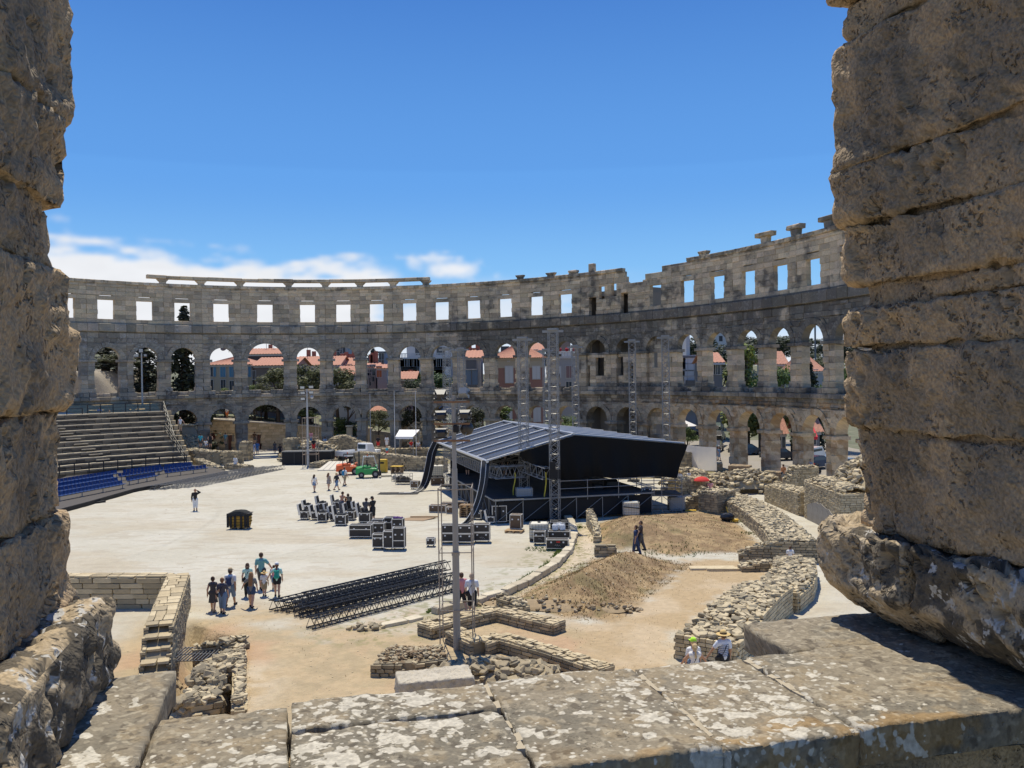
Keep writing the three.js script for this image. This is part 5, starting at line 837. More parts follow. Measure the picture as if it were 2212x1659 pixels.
{
const t=thing('side_scaffold','small scaffold platform with rails beside the right end of the stage','scaffold',vec(0,0,0)),p=(x,y,z)=>[x,y,-z],x0=9.5,x1=12.5,z0=65.6,z1=68.2;
part('deck',new MB().color(1).box(x0,x1,1.38,1.46,-z1,-z0).geo(),M.darkSteel,t);for(const[x,z]of[[x0,z0],[x1,z0],[x0,z1],[x1,z1],[11,z0]])part('post',new MB().color(1).bar(p(x,0,z),p(x,2.75,z),.03,6).geo(),M.aluDull,t);
for(const y of[.25,1.36,1.95,2.5])part('rail',(()=>{const m=new MB().color(1);m.bar(p(x0,y,z0),p(x1,y,z0),.027,5).bar(p(x0,y,z1),p(x1,y,z1),.027,5).bar(p(x1,y,z0),p(x1,y,z1),.027,5);return m.geo();})(),M.aluDull,t);
part('bracing',new MB().color(1).bar(p(x0,.2,z0),p(11,1.4,z0),.024,5).bar(p(x1,.2,z0),p(11,1.4,z0),.024,5).geo(),M.aluDull,t);
}
// hanging black strips with white edge, running down to the ground
function hangStrip(label,pts,w,ax){
const t=thing('hanging_strip',label,'cloth strip',vec(0,0,0)),cur=new THREE.CatmullRomCurve3(pts),n=40,a=new MB().color(1),e1=new MB().color(1);const P2=cur.getPoints(n);
for(let i=0;i<n;i++){const p=P2[i],q=P2[i+1],k=v=>ax.clone().multiplyScalar(v);const tk=vec(.0,.012,.012);a.hex([p.clone().add(k(-w/2)),q.clone().add(k(-w/2)),q.clone().add(k(w/2)),p.clone().add(k(w/2)),p.clone().add(k(-w/2)).add(tk),q.clone().add(k(-w/2)).add(tk),q.clone().add(k(w/2)).add(tk),p.clone().add(k(w/2)).add(tk)].map(v=>v.toArray()));
for(const s of[-.5,.08])e1.bar(p.clone().add(k(w*s)).add(vec(0,.02,.03)),q.clone().add(k(w*s)).add(vec(0,.02,.03)),.022,4);}
part('cloth',a.geo(),both(std([.03,.031,.035],.6)),t);part('piping',e1.geo(),M.white,t);
return t;
}
{const ax=vec(.8,0,-.6).normalize();
hangStrip('black cloth strip hanging from the near roof corner down to the gravel',[stageP(-.1,4.35,.3),D('c',572,450,63.3),D('c',560,560,63),D('c',525,700,62.8),D('c',478,800,62.3),G('c',430,848,.05),G('c',300,863,.04)],.72,ax);
hangStrip('black cloth strip hanging from the far roof corner down to the gravel',[stageP(-.1,4.35,20),D('b',1332,400,82.5),D('b',1312,500,82),D('b',1280,640,81.6),D('b',1250,705,81),G('b',1205,742,.05),G('b',1080,752,.04)],.95,ax);}
{const t=thing('canvas_screen','white canvas screen stretched at the right end of the stage','canvas',vec(0,0,0)),m=new MB().color(1),A=D('o',60,128,88),B=D('o',528,180,86),hA=2.6,hB=2.25,n=24,k=8;const f=(i,j)=>{const u=i/n,v=j/k,p=A.clone().lerp(B,u);p.y=lerp(A.y,B.y,u)-.08*Math.sin(Math.PI*u)-(1-v)*lerp(hA,hB,u);const s=.16*Math.sin(Math.PI*u)*Math.sin(Math.PI*v)+.04*Math.sin(u*14+v*4);p.z+=s;return p.toArray();};for(let i=0;i<n;i++)for(let j=0;j<k;j++)m.quad(f(i,j),f(i+1,j),f(i+1,j+1),f(i,j+1));const g=m.geo();['normal','uv','color'].forEach(q=>g.deleteAttribute(q));const g2=mergeVertices(g,1e-3);g2.computeVertexNormals();part('sheet',g2,new THREE.MeshPhysicalMaterial({color:0xf4efe6,roughness:.9,side:THREE.DoubleSide,transmission:.5,thickness:0}),t);for(const q of[A,B])part('pole',new MB().color(1).bar(vec(q.x,0,q.z-.06),vec(q.x,q.y+.05,q.z-.06),.035,6).geo(),M.aluDull,t);}
// ---- trusses laid on the gravel
{
const a=g0('p',602,1318),b=g0('p',905,1246),geos=latticeGeo(8.8,.42,.029,.42);
const dir=b.clone().sub(a).setY(0).normalize(),nrm=vec(-dir.z,0,dir.x);const labs=['black truss on top of the near pile, farthest back','black truss, second from the back in the near pile','black truss on the upper layer of the near pile','black truss in the middle of the near pile','black truss of the near pile, ends jutting left','black truss on the ground in front of the near pile','front black truss of the near pile, shifted right'];
[[-.3,.0,-.3],[.3,0,-.1],[.9,0,.15],[1.2,.45,.4],[1.5,0,-.2],[2.1,0,.2],[3.4,0,-.9]].forEach(([n,y,s],i)=>{const p=a.clone().addScaledVector(nrm,n).addScaledVector(dir,s);p.y=.03+y;trussAt('truss',labs[i],'truss',p,p.clone().addScaledVector(dir,8.8),.42,.034,.42,M.rail,{geos,group:'black trusses piled on the near gravel'});});
const c=g0('a',860,955),d=g0('a',1560,815),g2=latticeGeo(17,.42,.024,.7),dir2=d.clone().sub(c).setY(0).normalize(),n2=vec(-dir2.z,0,dir2.x);const lab2=['grey truss lying closest to the black platform','grey truss lying second from the platform','grey truss in the middle of the far truss rows','grey truss lying fourth from the platform','grey truss lying farthest from the platform'];
[[0,0],[.7,.6],[1.5,1.4],[2.2,2.2],[2.9,3.0]].forEach(([n,s],i)=>{const p=c.clone().addScaledVector(n2,n).addScaledVector(dir2,s);p.y=.03;trussAt('truss',lab2[i],'truss',p,p.clone().addScaledVector(dir2,17),.42,.028,.55,std([.20,.20,.20],.6,{metalness:.3}),{geos:g2,group:'grey trusses beside the seating platform'});});
}
rseed(31337);
// ---- flight cases
const caseMats={ply:M.ply,brown:std([.13,.085,.05],.7),trim:M.silverTrim};
function frameGeo(w,h,d,y0,r=.022){const m=new MB().color(1),x=w/2,z=d/2;for(const y of[y0+r,y0+h-r])m.box(-x,x,y-r,y+r,z-r,z+r).box(-x,x,y-r,y+r,-z-r,-z+r).box(-x-r,-x+r,y-r,y+r,-z+r,z-r).box(x-r,x+r,y-r,y+r,-z+r,z-r);for(const[a,b]of[[-1,-1],[1,-1],[1,1],[-1,1]])m.box(a*x-r,a*x+r,y0+2*r,y0+h-2*r,b*z-r,b*z+r);return m.geo();}
const logoGeo=(()=>{const m=new MB().color(1);let a=[-.13,0];for(const b of[[-.08,.05],[-.05,-.02],[-.01,.06],[.02,-.03],[.07,.03],[.14,-.04]]){m.beam([a[0],a[1],0],[b[0],b[1],0],.004,.022,[0,0,1]);a=b;}return m.geo();})();
const barGeo=new MB().color(1).box(-.13,-.05,-.03,.03,0,.004).box(-.03,.05,-.03,.03,0,.004).box(.065,.13,-.03,.03,0,.004).geo();
function flightCase(label,p,w,h,d,turn=0,o={}){
const t=thing('flight_case',label,'flight case',p,turn,o.group),wh=o.castor===0?0:.11,body=o.brown?caseMats.brown:caseMats.ply;
part('body',new MB().color(1).box(-w/2+.004,w/2-.004,wh+.004,wh+h-.004,-d/2+.004,d/2-.004).geo(),body,t);
part('edge_trim',frameGeo(w,h,d,wh),M.silverTrim,t);
if(wh)for(const[a,b]of[[-1,1],[1,1],[1,-1],[-1,-1]]){const c=part('castor',new MB().color(1).bar([a*(w/2-.08)-.02,.05,b*(d/2-.08)],[a*(w/2-.08)+.02,.05,b*(d/2-.08)],.05,8).geo(),M.tyre,t);part('fork',new MB().color(1).box(a*(w/2-.08)-.03,a*(w/2-.08)+.03,.085,wh+.003,b*(d/2-.08)-.03,b*(d/2-.08)+.03).geo(),M.aluDull,c);}
for(const a of[-.28,.28])part('latch',new MB().color(1).box(a*w-.05,a*w+.05,wh+h*(o.lid?.78:.62),wh+h*(o.lid?.78:.62)+.09,d/2+.001,d/2+.016).geo(),M.white,t);
if(o.band)part('lid_joint',new MB().color(1).box(-w/2-.006,w/2+.006,wh+h*o.band-.025,wh+h*o.band+.025,d/2+.001,d/2+.014).geo(),M.silverTrim,t);
if(o.logo){const m=part('logo',o.logo===2?barGeo:logoGeo,M.white,t);m.position.set(.02,wh+h*.34,d/2+.006);m.scale.setScalar(Math.min(1.3,w*1.3));}
if(o.lid){const l=new THREE.Group();l.name='lid';l.position.set(-w/2-.05,wh+h+.0,0);l.rotation.z=.18;t.add(l);part('panel',new MB().color(1).box(-.10,-.005,-.25,w*.86,-d/2+.01,d/2-.01).geo(),body,l);part('edge_trim',new MB().color(1).box(-.125,.02,-.27,-.23,-d/2,d/2).box(-.125,.02,w*.86-.02,w*.86+.025,-d/2,d/2).box(-.125,.02,-.229,w*.86-.021,d/2-.02,d/2+.012).box(-.125,.02,-.229,w*.86-.021,-d/2-.012,-d/2+.02).geo(),M.silverTrim,l);
part('equipment',(()=>{const m=new MB().color(1);for(let i=0;i<5;i++)m.box(-w*.4+i*w*.16,-w*.4+i*w*.16+w*.13,wh+h,wh+h+rr(.05,.13),-d*.35,d*.35);m.bar([-.1,wh+h+.12,0],[.1,wh+h+.16,.1],.04,6);return m.geo();})(),M.darkSteel,t);}
return t;
}
{
const grp='open flight cases with raised lids on the gravel';
const O=[[325,1248,.60,.52,'open flight case at the front left end of the case cluster',1],[358,1168,.42,.52,'smallest open flight case, at the back left of the cluster'],[462,1252,.55,.5,'open flight case half hidden behind the second front case'],[545,1282,.62,.6,'open flight case with logo, second from left in front',1],[540,1145,.62,.55,'open flight case with black gear, second row, lid tallest on left'],[632,1222,.5,.5,'open flight case seen mainly as a raised lid left of the shirtless man'],[688,1268,.5,.55,'open flight case behind the biggest one, lid leaning left'],[775,1325,.76,.66,'biggest open flight case, nearest of the cluster, with white print',2],[893,1258,.64,.58,'open flight case with white print before the bending crew man in black',2],[728,1128,.6,.55,'open flight case at the back, behind the shirtless man'],[980,1205,.5,.55,'open flight case left of the crew man in grey'],[1072,1292,.8,.64,'open flight case that the crew man in grey leans over']];
O.forEach(([x,y,w,h,l,lg])=>flightCase(l,g0('l',x,y),w,h,.58,-.12+jit(.06),{lid:1,logo:lg,group:grp}));
const g2='closed flight cases in the middle of the gravel';
[[1020,1478,1.42,.78,.6,'long closed flight case lying at the left end of the closed group',.62],[1160,1445,.6,.75,.6,'closed flight case right behind the long one',.6],[1232,1405,.72,.78,.6,'closed flight case with bright lid edge behind the logo case',.6],[1375,1392,.62,.85,.6,'closed flight case at the back right of the closed group',.6],[1245,1470,.72,.85,.55,'closed flight case with white squiggle logo in the middle',0,1],[1480,1452,.70,1.05,.6,'tall closed flight case with purple cloth on top',.5],[1237,1608,.64,.80,.55,'front left one of the three upright flight cases',.72],[1366,1618,.58,1.02,.5,'front middle upright flight case, plain dark front'],[1495,1615,.70,1.22,.55,'front right upright flight case, tallest, in two tiers',.36]].forEach(([x,y,w,h,d,l,band,lg])=>flightCase(l,g0('l',x,y),w,h,d,-.06+jit(.05),{band,logo:lg,group:g2}));
{const m=new MB().color(1);const p=g0('l',1480,1452);for(let i=0;i<6;i++)m.box(p.x-.3+i*.1,p.x-.21+i*.1,1.165,1.2+rr(0,.06),p.z-.25,p.z+.25);tag(part('purple_cloth',m.geo(),std([.07,.02,.15],.9)),'folded purple cloth on the tall closed flight case','cloth');}
const st='stacked pairs of flight cases beside the floodlight mast';
[[1487,1185,'left'],[1622,1190,'middle'],[1766,1178,'right']].forEach(([x,y,s],i)=>{const p=g0('b',x,y);flightCase(`lower flight case of the ${s} stack by the mast`,p,.98,.52,.6,-.05,{group:st,logo:i===2?1:0});flightCase(`upper flight case of the ${s} stack by the mast`,p.clone().setY(.635),.98,.52,.6,-.05,{castor:0,group:st});});
flightCase('small flight case alone left of the stacked pairs',g0('b',1320,1218),.5,.42,.4,-.05);
const dk='dark worn cases in front of the stage';
[[1385,918,1.3,.55,'long worn case at the left end of the row by the stage'],[1505,928,.75,.5,'brownish worn case in front of the row by the stage'],[1480,890,1.2,.5,'worn case second from left in the row by the stage'],[1585,880,1.2,.5,'worn case at the right end of the row by the stage']].forEach(([x,y,w,h,l])=>flightCase(l,g0('b',x,y),w,h,.6,-.2,{brown:1,group:dk,castor:0}));
flightCase('flight case just right of the pallets by the hanging strip',g0('b',1728,985),.62,.55,.5,-.2);flightCase('upright ribbed flight case below the far hanging strip',g0('b',1185,718),.75,.65,.5,-.35,{brown:1});
flightCase('black flat case leaning in the shade under the stage edge',g0('c',675,848),1.0,1.15,.3,.1);flightCase('black tall case in the shade left of the water tank',g0('c',750,838),.85,1.35,.7,.1);flightCase('open flight case left of the case standing on a pallet',g0('c',618,850),.5,.42,.45,-.2,{lid:1});
flightCase('brown upright case standing on a small pallet',g0('c',800,900).setY(.15),.75,.95,.6,-.25,{brown:1,castor:0});
flightCase('flight case with logo left of the jerry cans',g0('c',968,1000),.70,.72,.5,-.1,{band:.6,logo:1});flightCase('long front flight case with red sticker below the jerry cans',g0('c',1098,1040),1.3,.55,.6,-.1,{logo:1});flightCase('flight case behind the front one, carrying the jerry cans',g0('c',1110,985),1.35,.62,.6,-.1);
{const p=g0('c',1098,1040),m=part('red_sticker',new MB().color(1).box(-.1,.12,.47,.56,0,.006).geo(),M.red);m.position.set(p.x+.02,0,p.z+.312);m.rotation.y=-.1;tag(m,'small red sticker on the front flight case','sticker');}
flightCase('grey case standing on the side scaffold deck',vec(10.0,1.47,-66.3),.7,.45,.4,0,{castor:0});
}
// ---- pallets
const plank=(x0,x1,y0,y1,z0,z1)=>new MB().color(1).box(x0,x1,y0,y1,z0,z1).geo();
function pallet(label,p,turn,n=1,mat=M.wood,group){for(let k=0;k<n;k++){const t=thing('pallet',n>1?label.replace('#',['bottom','second','third','fourth','fifth','sixth'][k]):label,'pallet',p.clone().setY(p.y+k*.15),turn+(n>1?jit(.06):0),group),m=k%2?M.woodDark:mat;for(let i=0;i<7;i++)part('plank',plank(-.6,.6,.125,.147,-.4+i*.125-.045,-.4+i*.125+.045),m,t);for(const x of[-.52,0,.52]){part('runner',plank(x-.05,x+.05,0,.022,-.44,.42),m,t);part('runner',plank(x-.05,x+.05,.1,.124,-.44,.42),m,t);for(const z of[-.38,0,.36])part('block',plank(x-.06,x+.06,.022,.1,z-.05,z+.05),m,t);}}}
pallet('# pallet of the wooden stack behind the green forklift',g0('l',1465,678),-.2,5,M.woodDark,'pallets stacked behind the forklifts');
{const p=g0('l',1465,678);const o=part('yellow_board',plank(-.62,.62,.76,.82,-.45,.43),M.yellow);o.position.copy(p);o.rotation.y=-.2;tag(o,'yellow board lying on the stacked pallets','board');}
pallet('# pallet of the stack between mast and hanging strip',g0('b',1645,960),-.2,6,M.wood,'pallets stacked beside the hanging strip');pallet('single pallet under the brown upright case',g0('c',785,912),-.25);
// ---- bundle of yellow panels on a pallet, covered with black net
{const p=g0('a',1650,1285);pallet('pallet below the yellow and black bundle',p,-.05);const t=thing('wrapped_bundle','bundle of yellow panels strapped under black netting, alone on the gravel','bundle',p.clone().setY(.15),-.05);t.scale.set(.80,.84,.85);for(let i=0;i<9;i++){const b=new MB().color(1),j=jit(.04),hw=.78+.12*Math.sin(i*.35),y=i*.12;stoneBlock(b,[[-hw+j,y,.5],[hw+j,y,.5],[hw+j,y,-.5],[-hw+j,y,-.5],[-hw+j,y+.095,.5],[hw+j,y+.095,.5],[hw+j,y+.095,-.5],[-hw+j,y+.095,-.5]],.02,.012);part('panel',b.geo(),i%2?std([.23,.13,.02],.8):std([.48,.28,.03],.7),t);}
for(const x of[-.88,-.62,-.24,.3,.66,.9])part('strap',new MB().color(1).box(x-.1,x+.1,0,1.12,.52,.56).box(x-.1,x+.1,1.09,1.13,-.52,.52).geo(),M.black,t);const cov=new MB().color(1),f=(i,j)=>{const u=i/16,v=j/8,x=lerp(-.95,.95,u),z=lerp(.6,-.6,v),e=Math.max(Math.abs(u-.5),Math.abs(v-.5))*2;return[x,1.32-.42*Math.pow(e,4)+.07*(vnoise(u*7,v*6)-.5)+.1*Math.exp(-Math.pow((u-.5)*4,2)),z];};for(let i=0;i<16;i++)for(let j=0;j<8;j++)cov.quad(f(i,j),f(i+1,j),f(i+1,j+1),f(i,j+1));part('netting',cov.geo(),both(std([.02,.022,.022],.9)),t);}
// ---- water tanks in wire cages
function tank(label,p,turn,o={}){
const t=thing('water_tank',label,'water tank',p,turn,'caged water tanks round the stage'),w=1.15,d=1.0,h=.98;
part('pallet_base',new MB().color(1).box(-w/2,w/2,.1,.15,-d/2,d/2).box(-w/2,-w/2+.12,0,.1,-d/2,d/2).box(w/2-.12,w/2,0,.1,-d/2,d/2).box(-.06,.06,0,.1,-d/2,d/2).geo(),M.darkSteel,t);
const tb=new MB().color(1);stoneBlock(tb,[[-w/2+.03,.155,d/2-.03],[w/2-.03,.155,d/2-.03],[w/2-.03,.155,-d/2+.03],[-w/2+.03,.155,-d/2+.03],[-w/2+.03,h+.13,d/2-.03],[w/2-.03,h+.13,d/2-.03],[w/2-.03,h+.13,-d/2+.03],[-w/2+.03,h+.13,-d/2+.03]],.07,.01);part('tank',tb.geo(),o.mat??M.tank,t);
const c=new MB().color(1);for(let i=0;i<=6;i++){const x=-w/2+w*i/6;for(const z of[-d/2,d/2])c.box(x-.011,x+.011,.15,h+.1,z-.011,z+.011);}for(let i=1;i<6;i++){const z=-d/2+d*i/6;for(const x of[-w/2,w/2])c.box(x-.011,x+.011,.15,h+.1,z-.011,z+.011);}for(let i=0;i<6;i++){const y=.2+i*.175;for(const z of[-d/2-.014,d/2+.014])c.box(-w/2-.01,w/2+.01,y-.012,y+.012,z-.011,z+.011);for(const x of[-w/2-.014,w/2+.014])c.box(x-.011,x+.011,y-.012,y+.012,-d/2,d/2);}part('cage',c.geo(),M.cage,t);
part('cap',new MB().color(1).bar([0,h+.12,0],[0,h+.2,0],.1,8).geo(),M.darkSteel,t);if(o.strap)part('strap',new MB().color(1).beam([-w/2,.8,d/2+.035],[w/2,.66,d/2+.035],.02,.06).geo(),M.black,t);return t;
}
tank('cream water tank alone on top of the far dry grass mound',onG('c',1630,800),-.05,{strap:1});tank('cream water tank left of the jerry cans, before the tallest tower',g0('c',965,970),-.1,{strap:1});tank('black water tank behind the jerry cans',g0('c',1115,955),-.1,{mat:M.black});tank('lower grey water tank under the stage edge',g0('c',857,818),.1,{mat:M.tankGrey});tank('upper part of the grey tank pair under the stage edge',g0('c',857,818).setY(1.18),.1,{mat:M.tankGrey});tank('grey water tank in the shade right of the grey pair',g0('c',978,815),.1,{mat:M.tankGrey});tank('grey water tank under the side scaffold near the stepped wall',g0('c',1960,760),0,{mat:M.tankGrey});tank('cream water tank beside the far hanging strip',g0('b',1378,680).setY(.75),.1);
flightCase('dark box carrying the far cream water tank',g0('b',1378,680),1.3,.73,1.1,.1,{brown:1,castor:0});
function jerry(label,p){const t=thing('jerry_can',label,'jerry can',p,.2,'white jerry cans on the flight case'),m=new MB().color(1);stoneBlock(m,[[-.17,0,.13],[.17,0,.13],[.17,0,-.13],[-.17,0,-.13],[-.17,.38,.13],[.17,.38,.13],[.17,.38,-.13],[-.17,.38,-.13]],.05,.005);part('body',m.geo(),std([.80,.82,.83],.5),t);part('handle',new MB().color(1).box(-.11,.1,.43,.46,-.025,.025).box(-.11,-.08,.38,.43,-.025,.025).box(.07,.1,.38,.43,-.025,.025).geo(),M.white,t);part('cap',new MB().color(1).bar([.13,.38,0],[.13,.45,0],.03,8).geo(),M.white,t);}
{const p=g0('c',1110,985);jerry('left white jerry can on the flight case',vec(p.x-.25,.735,p.z));jerry('right white jerry can on the flight case',vec(p.x+.2,.735,p.z));jerry('rear white jerry can on the flight case',vec(p.x+.02,.735,p.z-.3));}
// cage trolleys with cables
[[1085,678,'wire trolley loaded with dark gear behind the case cluster'],[1025,650,'wire trolley with pale crates left of the loaded one']].forEach(([x,y,l],i)=>{const t=thing('cage_trolley',l,'trolley',g0('b',x,y),-.2),w=i?.9:1.5,h=i?.75:1.05,m=new MB().color(1);for(const[a,b]of[[-1,-1],[1,-1],[1,1],[-1,1]])m.bar([a*w/2,.05,b*.4],[a*w/2,h,b*.4],.025,5);for(const y2 of[.15,.45,.75,h].filter(v=>v<=h)){for(const z of[-.4,.4])m.bar([-w/2,y2,z],[w/2,y2,z],.018,4);for(const q of[-1,1])m.bar([q*w/2,y2,-.4],[q*w/2,y2,.4],.018,4);}part('frame',m.geo(),std([.36,.33,.28],.6,{metalness:.3}),t);for(let k=0;k<5;k++){const b=new MB().color(1),x0=-w/2+.05+k*(w-.1)/5;stoneBlock(b,[[x0,.18,.35],[x0+w/5.4,.18,.35],[x0+w/5.4,.18,-.35],[x0,.18,-.35],[x0,rr(.4,h-.1),.35],[x0+w/5.4,rr(.4,h-.1),.35],[x0+w/5.4,rr(.4,h-.1),-.35],[x0,rr(.4,h-.1),-.35]],.03,.02);part('crate',b.geo(),i?M.aluDull:M.ply,t);}});
// ---- fork lifts
function wheel(t,x,z,r,w=.28){const g=part('wheel',(()=>{const m=new MB().color(1);m.bar([x-w/2,r,z],[x+w/2,r,z],r,16);return m.geo();})(),M.tyre,t);part('hub',new MB().color(1).bar([x-w/2-.01,r,z],[x+w/2+.01,r,z],r*.5,10).geo(),M.aluDull,g);}
function forklift(label,p,turn,paint){
const t=thing('forklift',label,'forklift',p,turn),B=(a,b,c,d,e,f,ch=.06)=>{const m=new MB().color(1);stoneBlock(m,[[a,c,f],[b,c,f],[b,c,e],[a,c,e],[a,d,f],[b,d,f],[b,d,e],[a,d,e]],ch,0);return m.geo();};
part('body',B(-.62,.62,.32,.98,-1.0,.75),paint,t);{const m=new MB().color(1);stoneBlock(m,[[-.64,.35,-.85],[.64,.35,-.85],[.6,.4,-1.55],[-.6,.4,-1.55],[-.64,1.22,-.7],[.64,1.22,-.7],[.56,1.1,-1.5],[-.56,1.1,-1.5]],.1,0);part('counterweight',m.geo(),paint,t);}
part('engine_hood',B(-.5,.5,.985,1.25,-.72,.05),paint,t);part('seat',(()=>{const m=new MB().color(1);m.box(-.25,.25,1.255,1.36,-.35,.1).box(-.25,.25,1.36,1.85,-.42,-.3);return m.geo();})(),M.black,t);part('dashboard',B(-.45,.45,.985,1.3,.5,.74),paint,t);
{const m=new MB().color(1);for(const s of[-1,1]){m.beam([s*.55,.98,.72],[s*.5,2.22,.35],.07,.07,[0,0,1]);m.beam([s*.55,1.15,-.85],[s*.5,2.22,-.7],.07,.07,[0,0,1]);m.beam([s*.5,2.2,.4],[s*.5,2.2,-.75],.07,.07);}for(let i=0;i<6;i++)m.beam([-.5,2.2,.35-i*.21],[.5,2.2,.35-i*.21],.05,.04);part('overhead_guard',m.geo(),paint===M.green?std([.6,.62,.6],.5):M.darkSteel,t);}
part('beacon',new MB().color(1).bar([0,2.24,-.3],[0,2.4,-.3],.06,8).geo(),M.orange,t);part('steering_wheel',(()=>{const g=new THREE.TorusGeometry(.18,.02,6,14);g.rotateX(-1.0);g.translate(0,1.42,.42);return g;})(),M.black,t);
{const m=new MB().color(1);for(const s of[-.38,.38])m.box(s-.06,s+.06,.12,2.45,.86,1.0);for(const y of[.4,1.3,2.4])m.box(-.32,.32,y-.05,y+.05,.87,.98);m.bar([0,.2,.92],[0,2.0,.92],.05,6);part('mast',m.geo(),M.darkSteel,t);}
part('carriage',new MB().color(1).box(-.5,.5,.2,.65,1.005,1.06).geo(),M.black,t);for(const s of[-.3,.3])part('fork',new MB().color(1).box(s-.06,s+.06,.06,.11,1.065,2.2).box(s-.06,s+.06,.11,.62,1.065,1.11).geo(),M.darkSteel,t);
wheel(t,-.55,.5,.38);wheel(t,.55,.5,.38);wheel(t,-.5,-.95,.32);wheel(t,.5,-.95,.32);return t;
}
forklift('green forklift parked right of the orange one',g0('l',1135,725),1.75,M.green);forklift('orange forklift parked behind the man with blue backpack',g0('l',885,690),1.75,M.orange);
{const t=thing('yellow_cabinet','tall yellow cabinet behind the green forklift','cabinet',g0('l',1292,665),-.1);const m=new MB().color(1);stoneBlock(m,[[-.42,0,.4],[.42,0,.4],[.42,0,-.4],[-.42,0,-.4],[-.42,1.45,.4],[.42,1.45,.4],[.42,1.45,-.4],[-.42,1.45,-.4]],.03,0);part('body',m.geo(),M.yellow,t);part('door',plank(-.36,.36,.1,1.35,.405,.425),std([.62,.40,.05],.6),t);part('vent',plank(-.2,.2,1.0,1.2,.428,.436),M.black,t);}
{const t=thing('pickup_truck','white flatbed pickup truck parked behind the forklifts','truck',g0('l',940,530),-.62),B=(a,b,c,d,e,f,ch=.05)=>{const m=new MB().color(1);stoneBlock(m,[[a,c,f],[b,c,f],[b,c,e],[a,c,e],[a,d,f],[b,d,f],[b,d,e],[a,d,e]],ch,0);return m.geo();};const wp=std([.82,.82,.80],.35);
{const m=new MB().color(1);stoneBlock(m,[[-.95,.7,-1.2],[.95,.7,-1.2],[.95,.7,-3.0],[-.95,.7,-3.0],[-.85,2.25,-1.25],[.85,2.25,-1.25],[.85,2.2,-2.4],[-.85,2.2,-2.4]],.12,0);part('cab',m.geo(),wp,t);}part('bonnet',B(-.92,.92,.55,1.3,-3.7,-2.95),wp,t);part('rear_window',plank(-.65,.65,1.5,2.05,-1.225,-1.2),M.glass,t);
part('flatbed',B(-1.15,1.15,.85,1.0,-1.1,2.3,.02),wp,t);for(const[a,b,e,f]of[[-1.15,-1.1,-1.1,2.3],[1.1,1.15,-1.1,2.3],[-1.1,1.1,2.25,2.3]])part('side_board',plank(a,b,1.0,1.45,e,f),wp,t);part('chassis',plank(-.5,.5,.5,.84,-3.2,2.2),M.darkSteel,t);wheel(t,-.85,-2.6,.36,.22);wheel(t,.85,-2.6,.36,.22);wheel(t,-.85,1.4,.36,.3);wheel(t,.85,1.4,.36,.3);for(const s of[-.9,.9])part('tail_lamp',plank(s-.1,s+.1,.7,.8,2.302,2.33),M.red,t);}
for(const[x,y,w,h,d,l,m]of[[365,560,6.0,1.55,2.0,'long black box under the left floodlight mast',M.black],[630,515,2.2,1.2,2.2,'dark grey box between black box and pickup',std([.11,.12,.12],.6)]]){const t=thing('equipment_box',l,'box',g0('l',x,y),-.03);part('body',plank(-w/2,w/2,0,h,-d/2,d/2),m,t);part('lid',plank(-w/2-.03,w/2+.03,h+.003,h+.09,-d/2-.03,d/2+.03),std([.13,.135,.14],.5),t);for(let i=1;i<4;i++)part('rib',plank(-w/2+w*i/4-.03,-w/2+w*i/4+.03,.05,h-.05,d/2+.001,d/2+.03),M.darkSteel,t);}
{const a=g0('l',470,645),b=g0('l',830,640),c=g0('l',860,575),d=g0('l',620,575),t=thing('ground_boards','pale wide boards laid as a ramp in front of the orange forklift','boards',vec(0,0,0));for(let k=0;k<5;k++){const L=(u,p,q)=>[lerp(p.x,q.x,u),0,lerp(p.z,q.z,u)],m=new MB().color(1),e=.008;const q=[L(k/5+e,a,b),L((k+1)/5-e,a,b),L((k+1)/5-e,d,c),L(k/5+e,d,c)];m.hex([...q.map(v=>[v[0],.02,v[2]]),...q.map((v,i)=>[v[0],i>1?.5:.1,v[2]])]);part('board',m.geo(),std([.62,.58,.50],.8),t);}}
{const t=thing('white_awning','white awning roof set among the ruins below the far arches','awning',vec(0,0,0)),A=D('b',1010,268,110),B=D('b',1165,268,110),C=D('b',1222,207,113.5),E=D('b',1045,207,113.5),m=new MB().color(1);m.hex([A,B,C,E].map(v=>v.toArray()).concat([A,B,C,E].map(v=>[v.x,v.y+.06,v.z])));m.beam(A.clone().add(vec(0,-.12,0)),B.clone().add(vec(0,-.12,0)),.04,.22);part('roof',m.geo(),std([.86,.85,.83],.8),t);for(const q of[A,B,C,E])part('post',new MB().color(1).bar(vec(q.x,0,q.z),vec(q.x,q.y,q.z),.05,5).geo(),M.aluDull,t);}
